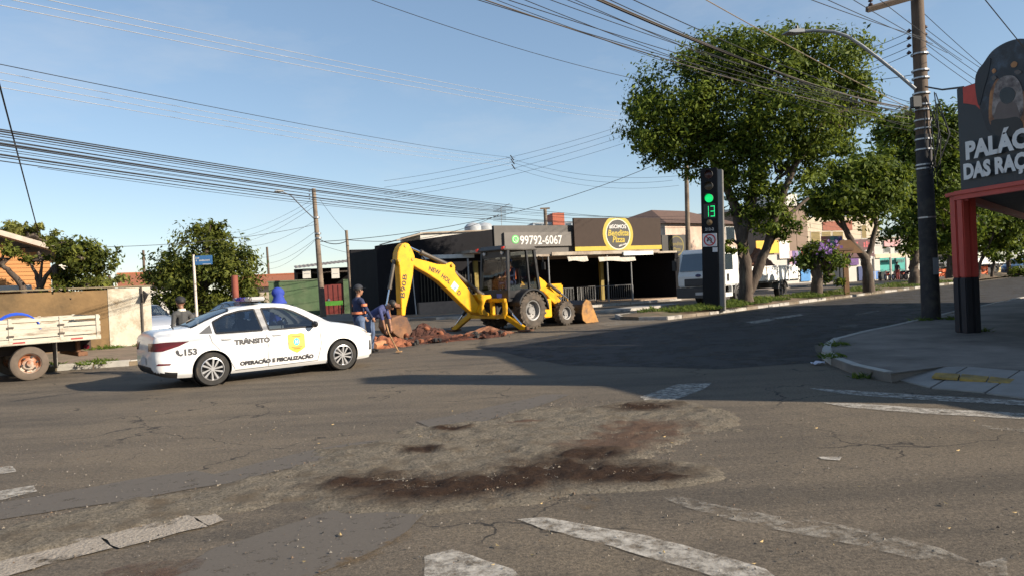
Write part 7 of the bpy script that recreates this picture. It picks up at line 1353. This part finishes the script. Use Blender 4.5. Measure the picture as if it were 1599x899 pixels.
def band(t, tor, k, zs, r=(.158, .172), name='reflective_band', m=None):
    for z in zs:
        mb = MB(); n = 24; vs = []
        for i in range(n): a = 2 * math.pi * i / n; vs += [tor(.005 + r[0] * k * math.cos(a), r[1] * k * math.sin(a), (z - .028) * k), tor(.005 + r[0] * k * math.cos(a), r[1] * k * math.sin(a), (z + .028) * k)]
        mb.add(vs, [(2 * i, 2 * ((i + 1) % n), 2 * ((i + 1) % n) + 1, 2 * i + 1) for i in range(n)]); mb.build(name, m or HIVIS, t, smooth=True)
t, tor, k = person('worker in navy jacket with orange bands standing behind the patrol car bonnet', (-3.80, 17.8, 0), R(40), [SKIN, NAVY, JEAN, BOOT, HAIR], 1.72, cap=mat('cap_dark', (.02, .022, .03), .8), arms={-1: ((.10, -.27, 1.13), (.26, -.20, .94)), 1: ((.05, .27, 1.12), (.22, .18, .95))})
band(t, tor, k, (.17,), (.175, .185))
for s in (-1, 1): mb = MB(); a = Vector((.05, s * .245, 1.30 if s else 0)); mb.lathe([(.066, -.03), (.072, -.03), (.072, .03), (.066, .03)], (.035, s * .235, 1.27), 'z', 16); mb.build('sleeve_band', HIVIS, t)
t, tor, k = person('worker bending over the trench with a tool, right of the standing worker', (-3.78, 19.0, 0), R(-12), [SKIN, mat('blue_shirt', (.05, .06, .16), .85), JEAN, BOOT, HAIR], 1.70, bend=R(62), extra='short', arms={-1: ((.46, -.24, .86), (.50, -.20, .60)), 1: ((.48, .18, .84), (.56, .05, .62))})
mb = MB(); mb.path([(-3.30, 18.75, .72), (-3.22, 18.6, .50), (-3.06, 18.45, .20), (-2.95, 18.3, .05)], [.02, .02, .02, .018], 8); mb.box((-2.93, 18.28, .04), (.14, .18, .02)); tag(mb.build('hoe', mat('tool_handle', (.38, .22, .10), .7), smooth=True), 'wooden handled hoe held by the bending worker', 'tool')
person('man in dark cap and collared vest seen in profile behind the car boot', (-7.32, 16.0, 0), R(150), [SKD, mat('vest_dark', (.05, .05, .05), .8, col2=(.45, .42, .38), c2=(.60, .66), scale=6), JEAN, BOOT, HAIR], 1.64, cap=mat('cap_black', (.015, .015, .018), .8))
mb = MB(); mb.lathe([(.075, 0), (.095, .0), (.075, .06)], (0, 0, 1.36), 'z', 16); cl = mb.build('collar', mat('collar_cream', (.6, .56, .45), .8), bpy.data.objects['person.002'])
person('figure in a bright blue hooded jacket behind the patrol car roof', (-5.52, 16.7, 0), R(20), [SKIN, mat('royal_blue', (.02, .045, .30), .8, var=.15), JEAN, BOOT, HAIR], 1.73, hood=True, bend=R(8))
# operator sits in the cab facing the digging arm
oc = Matrix.Rotation(AV, 4, 'Z') @ Vector((.18, 0, 0)) + Vector(BH)
t, tor, k = person('operator in orange vest seated in the backhoe cab', (oc.x, oc.y, 0), AV + math.pi, [SKIN, NAVY, NAVY, BOOT, HAIR], 1.70, bend=R(4), seat=1.62, arms={-1: ((.12, -.27, 1.86), (.38, -.16, 1.82)), 1: ((.12, .27, 1.86), (.38, .16, 1.82))}, cap=mat('cap_blue', (.03, .05, .2), .8))
VEST = mat('vest_orange', (.80, .16, .05), .6)
for s in (-1, 1): mb = MB(); mb.path([tor(.165, s * .075, .06), tor(.172, s * .075, .22), tor(.155, s * .085, .38), tor(.03, s * .10, .545), tor(-.13, s * .09, .42), tor(-.16, s * .08, .1)], .035, 6); mb.build('vest_strap', VEST, t, smooth=True)
mb = MB()
for s in (-1, 1):
    A = oc + (Matrix.Rotation(AV + math.pi, 4, 'Z') @ Vector((.44, s * .16, 1.2))); mb.tube(A, A + Vector((0, 0, .62)), .018, n=6)
o = mb.build('control_levers', BLACK); o.parent = bh; o.matrix_parent_inverse = (Matrix.Translation(BH) @ Matrix.Rotation(AV, 4, 'Z')).inverted()
# ================================================================== FAR STREET CLUTTER
ORB = mat('barrier_orange', (.70, .13, .03), .6)
def barrier(label, x, y, Y):
    p = P(x, y, Y); t = thing('road_barrier', label, 'barrier', (p.x, p.y, 0), R(20), 'orange road barriers')
    for z0, z1 in ((.35, .62), (.68, .98)): part('board', t, ORB, -.65, .65, -.04, .04, z0, z1)
    for xx in (-.55, .55): part('leg', t, ORB, xx - .06, xx + .06, -.25, .25, 0, .08); part('upright', t, ORB, xx - .04, xx + .04, -.06, .06, .08, 1.0)
barrier('orange road barrier just right of the utility pole', 1469, 430, 60); barrier('orange road barrier just left of the red column', 1493, 429, 61); barrier('orange road barrier just right of the red column', 1534, 425, 62)
def motorbike(label, p, rz, m):
    t = thing('motorbike', label, 'motorbike', (p.x, p.y, 0), rz, 'parked motorbikes')
    for x in (-.62, .62): mb = MB(); mb.lathe([(.24, -.04), (.29, -.05), (.30, 0), (.29, .05), (.24, .04)], (x, 0, .30), 'y', 20); w = mb.build('wheel', RUBBER, t); mb = MB(); mb.lathe([(0, .02), (.05, .02), (.24, .0)], (x, 0, .30), 'y', 14); mb.build('rim', STEEL, w)
    mb = MB(); mb.path([(-.35, 0, .62), (0, 0, .55), (.3, 0, .75), (.42, 0, .80)], [.10, .14, .16, .08], 8); mb.build('body', m, t, smooth=True); mb = MB(); mb.path([(-.65, 0, .80), (-.3, 0, .76), (.05, 0, .76)], [.07, .11, .09], 8); mb.build('seat', BLACK, t, smooth=True)
    mb = MB(); mb.path([(.35, -.35, 1.02), (.45, -.1, .95), (.45, .1, .95), (.35, .35, 1.02)], .02, 6); mb.tube((.45, 0, .95), (.62, 0, .30), .03, n=6); mb.build('handlebar', STEEL, t)
for i, (x, c) in enumerate(((1374, (.02, .02, .02)), (1386, (.4, .05, .03)), (1400, (.03, .03, .03)), (1408, (.35, .05, .03)), (1416, (.02, .02, .03)))): motorbike(['black motorbike at the left end under the teal banners', 'orange red motorbike second from the left under the teal banners', 'black motorbike in the middle under the teal banners', 'red motorbike right of the rider under the teal banners', 'dark motorbike at the right end under the teal banners'][i], P(x, 434, 70), R(70 + i * 9), mat('bike_%d' % i, c, .3, coat=.5))
p = P(1402, 432, 69); person('dark clothed rider standing among the parked motorbikes', (p.x, p.y, 0), R(200), [SKD, mat('rider_dark', (.03, .03, .035), .8), mat('rider_red', (.3, .06, .05), .8), BOOT, HAIR], 1.72)
